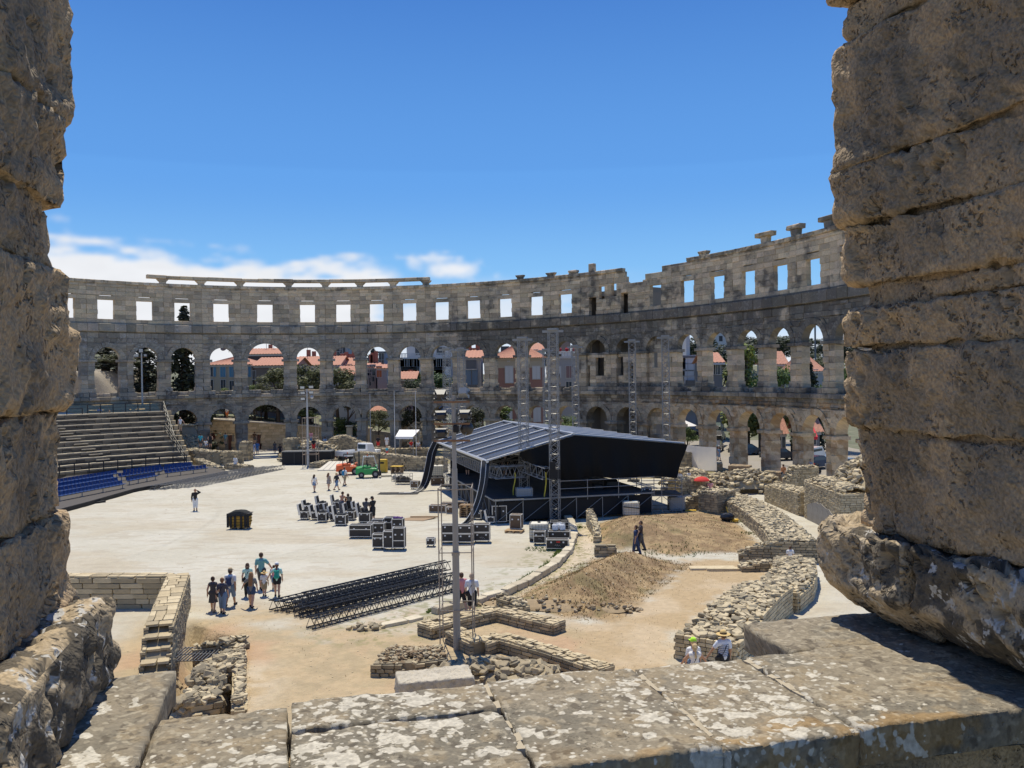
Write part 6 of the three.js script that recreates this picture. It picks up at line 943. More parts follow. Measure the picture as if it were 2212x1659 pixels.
// boards left on the gravel, bag, bucket
{const p=g0('l',1660,1255),t=thing('flat_board','dark wooden board lying flat on the gravel right of the crew','board',p,-.1);const m=new MB().color(1);m.hex([[-1.5,.0,.5],[.9,.0,.6],[1.6,.05,-.5],[-.3,.05,-.6],[-1.5,.04,.5],[.9,.05,.6],[1.6,.12,-.5],[-.3,.1,-.6]]);part('panel',m.geo(),M.woodDark,t);part('edge',new MB().color(1).beam([-.3,.13,-.58],[1.75,.15,-.52],.12,.1).geo(),M.wood,t);}
{const p=g0('l',1470,925),o=part('ground_cloth',plank(-1.7,1.9,.008,.02,-.7,.7),M.black);o.position.copy(p);o.rotation.y=-.05;tag(o,'black cloth spread on the gravel at the end of the far strip','cloth');}
{const t=thing('rubbish_bag','shiny black rubbish bag leaning on the curved rubble wall in the grass','bag',onG('o',655,1025)),g=new THREE.IcosahedronGeometry(.42,3),p=g.attributes.position;for(let i=0;i<p.count;i++){const v=vec().fromBufferAttribute(p,i),k=1+.3*(fbm(v.x*5+9,v.y*5+4,v.z*5+2,3)-.5);p.setXYZ(i,v.x*k*1.2,Math.max(0,v.y*k*.75+.28),v.z*k*.8);}g.computeVertexNormals();part('bag',g,std([.02,.022,.025],.25),t);part('stick',new MB().color(1).bar([.1,.2,.1],[-.05,1.0,-.1],.035,6).geo(),M.yellow,t);part('tub',new MB().color(1).bar([.5,0,.15],[.5,.16,.15],.2,10,.24).geo(),M.yellow,t);}
{const t=thing('yellow_tool','small yellow and red tool lying by the stepped wall','tool',onG('o',225,912));part('tray',new MB().color(1).box(-.45,.45,0,.1,-.18,.18).geo(),M.yellow,t);part('handle',new MB().color(1).bar([-.4,.08,0],[-.7,.16,.1],.04,6).geo(),M.red,t);}
for(const[x,y,l,dp]of[[1000,650,'yellow hose hanging from the girder beside the tallest tower',63.4],[776,630,'yellow hose hanging down by the inner lattice tower',64.5]]){const A=D('c',x+12,480,dp),B=D('c',x,x>900?810:700,dp),m=new MB().color(1);let a=A;for(let i=1;i<=8;i++){const b=A.clone().lerp(B,i/8);b.x+=.05*Math.sin(i);m.bar(a,b,.045,5);a=b;}tag(part('yellow_hose',m.geo(),std([.62,.52,.06],.6)),l,'hose');}
// ---- flood light masts
function flood(t,p,w,h,aim,mat=M.darkSteel){const g=new THREE.Group();g.name='floodlight';g.position.copy(p);g.rotation.set(aim[0],aim[1],0,'YXZ');t.add(g);part('housing',(()=>{const m=new MB().color(1);m.hex([[-w/2,-h/2,.1],[w/2,-h/2,.1],[w/2*.6,-h/2*.6,-.22],[-w/2*.6,-h/2*.6,-.22],[-w/2,h/2,.1],[w/2,h/2,.1],[w/2*.6,h/2*.6,-.22],[-w/2*.6,h/2*.6,-.22]]);return m.geo();})(),mat,g);part('glass',plank(-w/2+.03,w/2-.03,-h/2+.03,h/2-.03,.102,.115),std([.55,.57,.55],.15),g);part('bracket',new MB().color(1).box(-w/2-.04,-w/2,-.04,.04,-.1,.08).box(w/2,w/2+.04,-.04,.04,-.1,.08).box(-w/2-.04,w/2+.04,-h/2-.07,-h/2-.03,-.04,.04).geo(),M.darkSteel,g);}
function cage(t,x0,x1,z0,z1,y0,y1,levels,r=.03,mat=M.rustPipe){for(const[x,z]of[[x0,z0],[x1,z0],[x1,z1],[x0,z1]])part('cage_leg',new MB().color(1).bar([x,y0,z],[x,y1,z],r,6).geo(),mat,t);for(const y of levels){const m=new MB().color(1);m.bar([x0,y,z0],[x1,y,z0],r*.9,5).bar([x1,y,z0],[x1,y,z1],r*.9,5).bar([x1,y,z1],[x0,y,z1],r*.9,5).bar([x0,y,z1],[x0,y,z0],r*.9,5);part('cage_brace',m.geo(),mat,t);}}
{
const p=G('p',987,1378,.45),t=thing('floodlight_mast','tall grey floodlight mast with rusty pipe cage in the middle foreground','light mast',vec(p.x,0,p.z));const z=p.z;
part('pole',(()=>{const m=new MB().color(1);m.bar([0,0,0],[0,3.6,0],.145,12,.135).bar([0,3.6,0],[0,3.75,0],.16,12).bar([0,3.75,0],[0,6.9,0],.118,12,.11).bar([0,6.9,0],[0,9.7,0],.085,10);return m.geo();})(),M.pole,t);
cage(t,-.62,.62,.25,-1.2,0,6.2,[1.55,3.75,6.15],.023,std([.33,.285,.23],.7));
for(const y of[9.45,8.62,7.98])part('cross_arm',new MB().color(1).box(-.75,.62,y-.035,y+.035,.10,.17).geo(),M.rust,t);
flood(t,vec(-.5,9.75,-.05),.44,.3,[-.4,.1+Math.PI]);flood(t,vec(.38,9.78,-.05),.44,.42,[.5,Math.PI-.1],std([.25,.27,.29],.4));flood(t,vec(-.5,8.95,-.05),.44,.3,[-.3,Math.PI+.1]);flood(t,vec(.42,8.97,-.05),.44,.3,[-.3,Math.PI-.1]);flood(t,vec(-.5,8.28,-.05),.44,.3,[-.3,Math.PI+.1]);
{const g=part('dome_lamp',(()=>{const q=[];for(let i=0;i<=10;i++){const a=i/10*Math.PI/2;q.push(new THREE.Vector2(Math.max(.001,.27*Math.sin(a)),.27*(1-Math.cos(a))*.8));}const L=new THREE.LatheGeometry(q,20);L.rotateX(-Math.PI/2+.3);L.translate(.48,8.36,.15);return L;})(),both(std([.03,.03,.032],.35)),t);}part('junction_box',(()=>{const m=new MB().color(1);stoneBlock(m,[[-.02,8.3,.3],[.2,8.3,.3],[.2,8.3,.12],[-.02,8.3,.12],[-.02,8.58,.3],[.2,8.58,.3],[.2,8.58,.12],[-.02,8.58,.12]],.03,0);return m.geo();})(),M.black,t);
part('cable',(()=>{const m=new MB().color(1);for(const[a,b]of[[-.5,9.7],[.4,9.7],[-.5,8.9],[.4,8.9],[.48,8.3]]){let q=[a,b,.1];for(let i=1;i<=5;i++){const f=i/5,r=[lerp(a,.1,f),b-.5*f-.18*Math.sin(f*3.1),.16];m.bar(q,r,.012,4);q=r;}}return m.geo();})(),M.aluDull,t);
}
{
const p=g0('b',250,520),t=thing('floodlight_mast','pale floodlight mast with cage left of centre, beside the black box','light mast',p);part('pole',new MB().color(1).bar([0,0,0],[0,9.2,0],.16,8,.09).geo(),std([.5,.5,.47],.6),t);cage(t,-.5,1.1,.5,-.9,0,5.8,[1.4,3.4,5.75],.035);
for(const y of[8.1,8.7,9.2])part('cross_arm',new MB().color(1).box(-.65,.65,y-.04,y+.04,-.04,.04).geo(),M.rust,t);for(const[x,y]of[[-.5,9.4],[.55,9.45],[-.45,8.75],[.55,8.8],[-.45,8.05]])flood(t,vec(x,y,.12),.55,.34,[.2,0]);part('dome_lamp',new THREE.SphereGeometry(.22,10,8).translate(.6,8.2,.1),std([.5,.5,.48],.3),t);
}
{const p=D('n',710,1345,116),t=thing('floodlight_mast','slender floodlight mast behind the top of the stone seats','light mast',vec(p.x,6.5,p.z));part('pole',new MB().color(1).bar([0,0,0],[0,7.6,0],.12,8,.09).geo(),std([.5,.49,.45],.6),t);part('cross_arm',new MB().color(1).box(-.9,.7,7.0,7.08,-.05,.05).geo(),M.rust,t);flood(t,vec(0,7.9,.1),.55,.5,[.1,0]);flood(t,vec(-.6,7.3,.1),.5,.4,[.2,.3]);flood(t,vec(.6,7.3,.1),.5,.34,[.2,-.3]);}
[[797.8,851,801,980,'leftmost thin flagpole before the far arches'],[850,846,853.5,992,'middle thin flagpole before the far arches'],[894,845,899.5,994,'rightmost thin flagpole before the far arches']].forEach(([x0,y0,x1,y1,l])=>{const p=g0('p',x1,y1),h=D('p',x0,y0,-p.z).y,t=thing('flagpole',l,'flagpole',p,0,'thin flagpoles');part('pole',new MB().color(1).bar([0,0,0],[0,h,0],.06,6,.035).geo(),std([.62,.62,.60],.5),t);part('finial',new THREE.SphereGeometry(.07,8,6).translate(0,h+.05,0),M.aluDull,t);part('foot',new MB().color(1).bar([0,0,0],[0,.3,0],.12,8).geo(),M.darkSteel,t);});
rseed(2024);
// ---- figures: skeleton -> tapered capsules -> smooth field -> surface net
function netMesh(bones,cell,k=.02,flat){
const lo=[9,9,9],hi=[-9,-9,-9];for(const b of bones)for(let i=0;i<3;i++){lo[i]=Math.min(lo[i],b.a[i]-b.ra,b.b[i]-b.rb);hi[i]=Math.max(hi[i],b.a[i]+b.ra,b.b[i]+b.rb);}
for(let i=0;i<3;i++){lo[i]-=cell*2;hi[i]+=cell*2;}const n=[0,1,2].map(i=>Math.ceil((hi[i]-lo[i])/cell)+1),F=new Float32Array(n[0]*n[1]*n[2]).fill(1),id=(x,y,z)=>x+n[0]*(y+n[1]*z);
const B=bones.map(b=>({...b,d:[b.b[0]-b.a[0],b.b[1]-b.a[1],b.b[2]-b.a[2]]}));B.forEach(b=>b.l2=b.d[0]**2+b.d[1]**2+b.d[2]**2||1e-9);
for(const b of B){const m=Math.max(b.ra,b.rb)+.09,r0=[0,1,2].map(i=>Math.max(0,Math.floor((Math.min(b.a[i],b.b[i])-m-lo[i])/cell))),r1=[0,1,2].map(i=>Math.min(n[i]-1,Math.ceil((Math.max(b.a[i],b.b[i])+m-lo[i])/cell)));
for(let z=r0[2];z<=r1[2];z++)for(let y=r0[1];y<=r1[1];y++)for(let x=r0[0];x<=r1[0];x++){const px=lo[0]+x*cell-b.a[0],py=lo[1]+y*cell-b.a[1],pz=(lo[2]+z*cell-b.a[2]),t=clamp((px*b.d[0]+py*b.d[1]+pz*b.d[2])/b.l2),dx=px-b.d[0]*t,dy=py-b.d[1]*t,dz=(pz-b.d[2]*t)*(b.fz??1),v=Math.sqrt(dx*dx+dy*dy+dz*dz)-(b.ra+(b.rb-b.ra)*t),o=id(x,y,z),w=F[o];const h=clamp(.5+.5*(w-v)/k);F[o]=lerp(w,v,h)-k*h*(1-h);}}
const vid=new Int32Array(F.length).fill(-1),P3=[],I=[];const E=[[0,1],[0,2],[0,4],[1,3],[1,5],[2,3],[2,6],[3,7],[4,5],[4,6],[5,7],[6,7]];
for(let z=0;z<n[2]-1;z++)for(let y=0;y<n[1]-1;y++)for(let x=0;x<n[0]-1;x++){const c=[];let mask=0;for(let q=0;q<8;q++){const v=F[id(x+(q&1),y+((q>>1)&1),z+(q>>2))];c.push(v);if(v<0)mask|=1<<q;}if(mask===0||mask===255)continue;let sx=0,sy=0,sz=0,m=0;for(const[a,b]of E){if((c[a]<0)===(c[b]<0))continue;const t=c[a]/(c[a]-c[b]);sx+=lerp(a&1,b&1,t);sy+=lerp((a>>1)&1,(b>>1)&1,t);sz+=lerp(a>>2,b>>2,t);m++;}vid[id(x,y,z)]=P3.length/3;P3.push(lo[0]+(x+sx/m)*cell,lo[1]+(y+sy/m)*cell,lo[2]+(z+sz/m)*cell);}
for(let z=1;z<n[2]-1;z++)for(let y=1;y<n[1]-1;y++)for(let x=1;x<n[0]-1;x++){const s=F[id(x,y,z)]<0;const q=(a,b,c,d,f)=>{if(a<0||b<0||c<0||d<0)return;f?I.push(a,b,c,a,c,d):I.push(a,c,b,a,d,c);};
if(s!==(F[id(x+1,y,z)]<0))q(vid[id(x,y-1,z-1)],vid[id(x,y,z-1)],vid[id(x,y,z)],vid[id(x,y-1,z)],s);if(s!==(F[id(x,y+1,z)]<0))q(vid[id(x-1,y,z-1)],vid[id(x-1,y,z)],vid[id(x,y,z)],vid[id(x,y,z-1)],s);if(s!==(F[id(x,y,z+1)]<0))q(vid[id(x-1,y-1,z)],vid[id(x,y-1,z)],vid[id(x,y,z)],vid[id(x-1,y,z)],s);}
const g=new THREE.BufferGeometry();g.setAttribute('position',new THREE.Float32BufferAttribute(P3,3));g.setIndex(I);g.computeVertexNormals();return g;
}
const cloth={};const cm=(c,r=.85)=>cloth[c.join()]??=std(c,r);
const SKIN=[.60,.36,.24],TAN=[.48,.27,.16],C={white:[.78,.77,.75],black:[.02,.02,.022],grey:[.20,.20,.20],navy:[.04,.06,.13],denim:[.17,.25,.37],teal:[.16,.36,.37],mint:[.5,.74,.67],pink:[.66,.28,.30],khaki:[.36,.28,.17],red:[.62,.035,.03],dgrey:[.085,.08,.08],blue:[.05,.16,.38],cyan:[.06,.42,.52],brown:[.08,.04,.02],blond:[.55,.40,.20],auburn:[.20,.09,.04],straw:[.62,.44,.18],neon:[.45,.85,.05],plaid:[.12,.12,.15],orange:[.75,.20,.05]};
// o: h height, pose, top, bottom ('shorts' | 'trousers' | 'skirt' | 'dress'), colours, hair, long, hat, pack ...
function person(label,p,turn,o={}){
const H=o.h??1.72,far=(o.far??(-p.z>75)),cell=far?.034:.021,t=thing('person',label,'person',p,turn,o.group),wk=o.walk??0,bend=o.bend??0,sit=o.sit?1:0,fem=o.fem?1:0,S=v=>v.map(q=>q*H);
const hipY=sit?.27:.52,J={};J.hip=[0,hipY,0];const up=(y,z=0,x=0)=>{const dy=y-.52,c=Math.cos(bend),s=Math.sin(bend);return[x,hipY+dy*c-z*s,dy*s+z*c];};
for(const[k,s]of[['L',1],['R',-1]]){
const a=(k==='L'?wk:-wk)*.42;J['h'+k]=[s*.052,hipY-.01,0];
if(sit){J['k'+k]=[s*.075,.29,.24];J['a'+k]=[s*.07,.045,.25];}else{const kb=a<0?.55*Math.abs(a)+.05:.04;J['k'+k]=[s*.055,hipY-.01-.235*Math.cos(a),.235*Math.sin(a)];const b=a-kb;J['a'+k]=[s*.055,Math.max(.045,J['k'+k][1]-.24*Math.cos(b)),J['k'+k][2]+.24*Math.sin(b)];}
J['t'+k]=[s*.068,J['a'+k][1]-.022,J['a'+k][2]+.085];J['s'+k]=up(.79,-.005,s*(.112-fem*.012));
const arm=o['arm'+k]??'down',sw=-a*.9;
const q={down:[[s*.145,.63,-.01+.16*Math.sin(sw)],[s*.15,.485,.03+.26*Math.sin(sw)]],fwd:[[s*.14,.655,.06],[s*.085,.63,.19]],brow:[[s*.21,.84,.09],[s*.06,.945,.09]],hipA:[[s*.19,.66,-.04],[s*.11,.56,.03]],reach:[[s*.13,.70,.13],[s*.09,.62,.26]],out:[[s*.2,.68,.03],[s*.26,.56,.08]]}[arm];J['e'+k]=up(q[0][1],q[0][2],q[0][0]);J['w'+k]=up(q[1][1],q[1][2],q[1][0]);
if(bend&&arm==='down'){J['e'+k]=[J['s'+k][0]*1.1,J['s'+k][1]-.15,J['s'+k][2]+.04];J['w'+k]=[J['s'+k][0]*.8,J['s'+k][1]-.29,J['s'+k][2]+.08];}if(sit){J['e'+k]=[s*.15,.44,.06];J['w'+k]=[s*.09,.36,.17];}
}
const bn=(a,b,ra,rb,x)=>({a:S(a),b:S(b),ra:ra*H,rb:rb*H,...x}),w=fem?.92:1,hb=bend*.6,hd=q=>{const n=up(.86),c=Math.cos(bend-hb+(o.nod??0)),s=Math.sin(bend-hb+(o.nod??0)),dy=q[1]-.86;return[q[0],n[1]+dy*c-q[2]*s,n[2]+dy*s+q[2]*c];};
const torso=[bn([-.045,hipY+.01,0],[.045,hipY+.01,0],.07,.07,{fz:1.15}),bn([0,hipY+.01,0],up(.64),.078,.070*w,{fz:1.15}),bn(up(.64),up(.755),.070*w,.082*w,{fz:1.15}),bn(up(.785,-.005,-.075*w),up(.785,-.005,.075*w),.05,.05)];
if(fem)torso.push(bn(up(.72,.055,-.04),up(.72,.055,.04),.04,.04));
const legB=k=>[bn(J['h'+k],J['k'+k],.06,.04),bn(J['k'+k],J['a'+k],.041,.024)],armB=k=>[bn(J['s'+k],J['e'+k],.036*w,.027*w),bn(J['e'+k],J['w'+k],.027*w,.019*w)],hand=k=>{const e=J['e'+k],q=J['w'+k],d=[0,1,2].map(i=>q[i]-e[i]),l=Math.hypot(...d);return bn(q,[0,1,2].map(i=>q[i]+d[i]/l*.045),.02,.017,{});};
const head=[bn(up(.80),hd([0,.875,.0]),.036,.033),bn(hd([0,.918,.006]),hd([0,.945,-.004]),.053,.056),bn(hd([0,.892,.022]),hd([0,.90,.015]),.03,.034),bn(hd([0,.912,.058]),hd([0,.922,.052]),.009,.008),bn(hd([-.055,.918,-.004]),hd([.055,.918,-.004]),.012,.012)];
const foot=k=>bn([J['a'+k][0],J['a'+k][1]-.018,J['a'+k][2]-.012],J['t'+k],.027,.021);
const body=netMesh([...torso,...head,...['L','R'].flatMap(k=>[...legB(k),...armB(k),hand(k),foot(k)])],cell,.028);
const fing=new MB().color(1);if(!far)for(const k of['L','R']){const e=J['e'+k],q=J['w'+k],d=vec(...S([0,1,2].map(i=>q[i]-e[i]))).normalize(),o2=vec(...S(q)).addScaledVector(d,.055*H),sd=vec(0,0,1).cross(d);if(sd.lengthSq()<.05)sd.set(1,0,0);sd.normalize();const nr=vec().crossVectors(d,sd).normalize();for(let f=0;f<4;f++){const b0=o2.clone().addScaledVector(nr,(f-1.5)*.017),b1=b0.clone().addScaledVector(d,.035).addScaledVector(sd,.006),b2=b1.clone().addScaledVector(d,[.028,.036,.033,.022][f]).addScaledVector(sd,.016);fing.bar(b0,b1,.009,5,.008).bar(b1,b2,.008,5,.006);}const t0=vec(...S(q)).addScaledVector(d,.03).addScaledVector(nr,-.025),t1=t0.clone().addScaledVector(d,.025).addScaledVector(nr,-.018);fing.bar(t0,t1,.011,5,.009).bar(t1,t1.clone().addScaledVector(d,.025),.009,5,.007);}
const skin=cm(o.skin??SKIN,.6);const fg=fing.geo();['uv','color'].forEach(q=>fg.deleteAttribute(q));const bg=body.toNonIndexed();part('body',fg.attributes.position.count?mergeGeometries([bg,fg]):body,skin,t);
if(!far){const ey=new MB().color(1);for(const s of[-1,1]){const a=S(hd([s*.021,.926,.052]));ey.box(a[0]-.01,a[0]+.01,a[1]-.006,a[1]+.006,a[2]-.004,a[2]+.006);}part('eyes',ey.geo(),cm(C.black),t);const a=S(hd([0,.892,.052]));part('mouth',new MB().color(1).box(a[0]-.02,a[0]+.02,a[1]-.004,a[1]+.004,a[2]-.01,a[2]+.003).geo(),cm([.35,.12,.09]),t);}
const fat=(l,e)=>l.map(b=>({...b,ra:b.ra+e*H,rb:b.rb+e*H})),cut=(b,f)=>({...b,b:[0,1,2].map(i=>lerp(b.a[i],b.b[i],f)),rb:lerp(b.ra,b.rb,f)});
// shirt or dress
if(o.top){const tb=fat(torso,.011);const sl=o.sleeve??.62;const arms=['L','R'].flatMap(k=>{const a=armB(k);return sl<=0?[]:sl>1?fat([a[0],cut(a[1],sl-1)],.010):fat([cut(a[0],sl)],.012);});tb[0].ra=tb[0].rb=(o.bottom==='dress'?.088:.082)*H;part(o.bottom==='dress'?'dress_top':'shirt',netMesh([...tb,...arms],cell,.02),o.topMat??cm(o.top),t);if(o.stripe){const m=new MB().color(1);for(let i=0;i<7;i++){const y=.555+i*.034,a=[],rx=.096+(i>4?.012:0),rz=.088;for(let j=0;j<=18;j++){const q=j/18*6.283;a.push(S(up(y,Math.sin(q)*rz,Math.cos(q)*rx*1.02)));}for(let j=0;j<18;j++)m.beam(a[j],a[j+1],.012,.014);}part('stripes',m.geo(),cm(o.stripe),t);}}
const bc=cm(o.bc??C.denim);
if(o.bottom==='shorts'||o.bottom==='trousers'||!o.bottom){const f=o.len??(o.bottom==='trousers'?1.9:.85);const lg=['L','R'].flatMap(k=>{const l=legB(k);return f>1?[l[0],cut(l[1],f-1)]:[cut(l[0],f)];});part(f>1?'trousers':'shorts',netMesh(fat([torso[0],...lg],.014),cell,.015),bc,t);}
else{const L=o.len??.24,m=[];const n=10;const hemR=o.bottom==='dress'?.125:.115;for(let i=0;i<=n;i++){const u=i/n;m.push(new THREE.Vector2(lerp(.088,hemR,u)*H,(hipY+.045-u*L)*H));}m.push(new THREE.Vector2((hemR-.01)*H,(hipY+.045-L)*H),new THREE.Vector2(.07*H,(hipY+.03)*H));const g=new THREE.LatheGeometry(m,18),q=g.attributes.position;for(let i=0;i<q.count;i++){const a=Math.atan2(q.getX(i),q.getZ(i)),u=clamp((hipY+.045-q.getY(i)/H)/L),k=1+.07*u*Math.sin(a*7);q.setX(i,q.getX(i)*k*1.05);q.setZ(i,q.getZ(i)*k*.92+wk*.02*u);}g.computeVertexNormals();part(o.bottom==='dress'?'dress_skirt':'skirt',g,both(o.bottom==='dress'?cm(o.top):bc),t);}
for(const k of['L','R'])part('shoe',netMesh(fat([foot(k)],.006),cell*.8,.01),cm(o.shoe??C.black),t);
// hair, hat, bags
if(o.hair){const hb2=[bn(hd([0,.938,-.016]),hd([0,.95,-.012]),.056,.056),bn(hd([0,.912,-.03]),hd([0,.93,-.025]),.045,.05)];if(o.long){hb2.push(bn(hd([-.02,.90,-.045]),up(.9-o.long,-.088,-.02),.045,.035),bn(hd([.02,.90,-.045]),up(.9-o.long,-.088,.02),.045,.035));}if(o.bun)hb2.push(bn(hd([0,.975,-.05]),hd([0,.985,-.055]),.024,.022));if(o.tail)hb2.push(bn(hd([0,.93,-.07]),up(.76,-.10,0),.024,.02));part('hair',netMesh(hb2,cell*.85,.02),cm(o.hair,.7),t);}
if(o.hat){const c=S(hd([0,.965,-.004])),br=o.hat==='brim'?.135:.0,g=new THREE.LatheGeometry([[.0,.058],[.038,.055],[.058,.03],[.064,0],[.066,-.012],...(br?[[br,-.018],[br,-.024],[.06,-.02]]:[[.06,-.016]])].map(q=>new THREE.Vector2(q[0]*H,q[1]*H)),16);g.translate(...c);const hg=part('hat',g,both(cm(o.hatC)),t);if(o.hat==='cap'){const a=S(hd([0,.952,.085]));part('peak',new MB().color(1).box(a[0]-.06*H*.9,a[0]+.06*H*.9,a[1]-.004,a[1]+.008,a[2]-.035*H,a[2]+.035*H).geo(),cm(o.hatC),hg);}if(o.band)part('hat_band',new MB().color(1).bar([c[0],c[1]-.01*H,c[2]],[c[0],c[1]+.012*H,c[2]],.0665*H,16).geo(),cm(o.band),hg);}
if(o.pack){part('backpack',netMesh([bn(up(.74,-.115,0),up(.62,-.125,0),.062,.068),bn(up(.76,-.11,-.03),up(.76,-.11,.03),.05,.05),bn(up(.61,-.125,-.03),up(.61,-.125,.03),.055,.055)],cell,.02),cm(o.pack),t);part('strap',new MB().color(1).beam(S(up(.8,-.07,-.06)),S(up(.81,.04,-.062)),.03,.012).beam(S(up(.8,-.07,.06)),S(up(.81,.04,.062)),.03,.012).beam(S(up(.81,.05,-.062)),S(up(.66,.088,-.07)),.03,.012).beam(S(up(.81,.05,.062)),S(up(.66,.088,.07)),.03,.012).geo(),cm(C.black),t);}
if(o.bag){part('bag_strap',new MB().color(1).beam(S(up(.825,-.03,-.06)),S(up(.70,-.104,.01)),.03,.01).beam(S(up(.70,-.104,.01)),S(up(.55,-.085,.095)),.03,.01).beam(S(up(.825,-.03,-.06)),S(up(.70,.1,.01)),.03,.01).beam(S(up(.70,.1,.01)),S(up(.55,.07,.095)),.03,.01).geo(),cm(o.bag),t);part('bag',netMesh([bn(up(.53,-.03,.125),up(.49,.02,.125),.04,.045)],cell,.01),cm(o.bag),t);}
return t;
}
const A0=Math.PI;
const q0=(v,x,y)=>onG(v,x,y);
// family and friends walking in at lower left
person('woman with dark bun in a charcoal dress, leftmost of the front group',q0('g',1508,552),A0+.1,{h:1.58,fem:1,walk:.5,top:C.dgrey,sleeve:0,bottom:'dress',len:.30,hair:C.brown,bun:1,shoe:C.khaki});
const plaid=new THREE.MeshStandardMaterial({roughness:.9,color:0x4d4d58});
person('woman in dark checked shirt and cropped jeans in the front group',q0('g',1574,565),A0,{h:1.60,fem:1,walk:.3,top:C.plaid,topMat:plaid,bottom:'trousers',bc:C.denim,len:1.45,hair:C.auburn,bag:C.black});
person('man with white T-shirt, navy backpack and beige cap in the front group',q0('g',1632,515),A0-.1,{h:1.74,walk:-.7,top:C.white,bc:C.denim,len:1.05,hair:C.brown,hat:'cap',hatC:C.khaki,pack:C.navy,skin:TAN});
person('woman with dark bob in mint top with black shoulder bag',q0('g',1752,448),A0+.25,{h:1.62,fem:1,walk:.3,top:C.mint,sleeve:.25,bottom:'trousers',bc:C.black,hair:C.brown,long:.03,bag:C.black});
person('tall man in teal T-shirt and dark shorts at the back of the group',q0('g',1850,398),A0-.08,{h:1.84,walk:.4,top:C.teal,bc:C.dgrey,len:1.0,hair:C.brown,armR:'out'});
person('small child in white top and khaki shorts with sun hat',q0('g',1870,442),A0,{h:1.18,walk:.3,top:C.white,bc:C.khaki,hair:C.auburn,hat:'brim',hatC:C.straw});
person('woman with green backpack, mint top and black shorts',q0('g',1960,446),A0+.15,{h:1.62,fem:1,walk:.3,top:C.mint,bc:C.black,len:.45,hair:C.auburn,tail:1,hat:'cap',hatC:C.white,pack:[.03,.36,.26],armL:'out'});
person('girl with very long auburn hair, grey top and denim shorts',q0('g',1778,525),A0+.05,{h:1.63,fem:1,walk:.6,top:C.grey,bc:[.05,.08,.14],len:.42,hair:[.30,.15,.06],long:.24,armL:'out'});
person('child half hidden between teal shirted man and green backpack',q0('g',1938,395),A0,{h:1.2,top:C.pink,bc:C.denim,hair:C.brown,walk:.2});
person('man in black shirt and white cropped trousers shading his eyes',q0('a',1260,1132),.25,{h:1.76,top:C.black,sleeve:1.7,bottom:'trousers',bc:C.white,len:1.45,hair:C.brown,armL:'brow',skin:TAN});
// four young visitors near the forklifts
person('woman in white top and denim skirt, leftmost of four walkers',q0('b',306,746),A0-.3,{h:1.62,fem:1,walk:.4,top:C.white,sleeve:.4,bottom:'skirt',len:.19,bc:C.denim,hair:C.brown,long:.1,far:0});
person('girl in short grey dress, second of four walkers',q0('b',430,730),A0-.5,{h:1.62,fem:1,walk:.3,top:[.33,.28,.25],sleeve:.2,bottom:'dress',len:.2,hair:C.auburn,long:.1,armL:'fwd',far:0});
person('blond youth in black T-shirt and denim shorts striding right',q0('b',500,736),A0-.7,{h:1.68,walk:1.0,top:C.black,bc:C.denim,len:.95,hair:C.blond,far:0});
person('man with white shirt and blue backpack beside the orange forklift',q0('b',570,690),A0-.6,{h:1.78,walk:.6,top:C.white,bc:C.khaki,len:1.0,hair:C.brown,pack:[.03,.22,.40],far:0});
// stage crew
person('shirtless crew man in camouflage trousers among the open cases',g0('l',775,1195),A0-.5,{h:1.8,skin:[.50,.25,.15],bottom:'trousers',bc:[.13,.13,.14],hair:C.brown,bend:.25,armL:'reach',armR:'reach'});
person('crew man in black bending deep over an open case',g0('l',868,1185),A0+.3,{h:1.78,top:C.black,bottom:'trousers',bc:C.black,hair:C.brown,bend:.95});
person('crew man in dark grey T-shirt and shorts leaning over a case',g0('l',1068,1292),A0-.25,{h:1.82,top:C.dgrey,bc:C.black,len:1.0,hair:C.brown,bend:.42,armL:'reach',armR:'reach',skin:TAN});
person('crew man in black cap and clothes looking at his hands',g0('l',1165,1278),-2.2,{h:1.82,top:C.black,bc:C.black,len:1.05,hair:C.brown,hat:'cap',hatC:C.black,armL:'fwd',armR:'fwd',nod:.35,skin:TAN});
person('crew man on the far side of the stage under the roof',stageP(1.5,1.75,14),A0,{h:1.75,top:C.khaki,bc:C.black,hair:C.brown,far:1});
person('crew man with tool belt standing at the back edge of the deck',stageP(4.5,1.75,12.5),.4,{h:1.75,top:C.black,bc:C.denim,hair:C.brown,far:1});
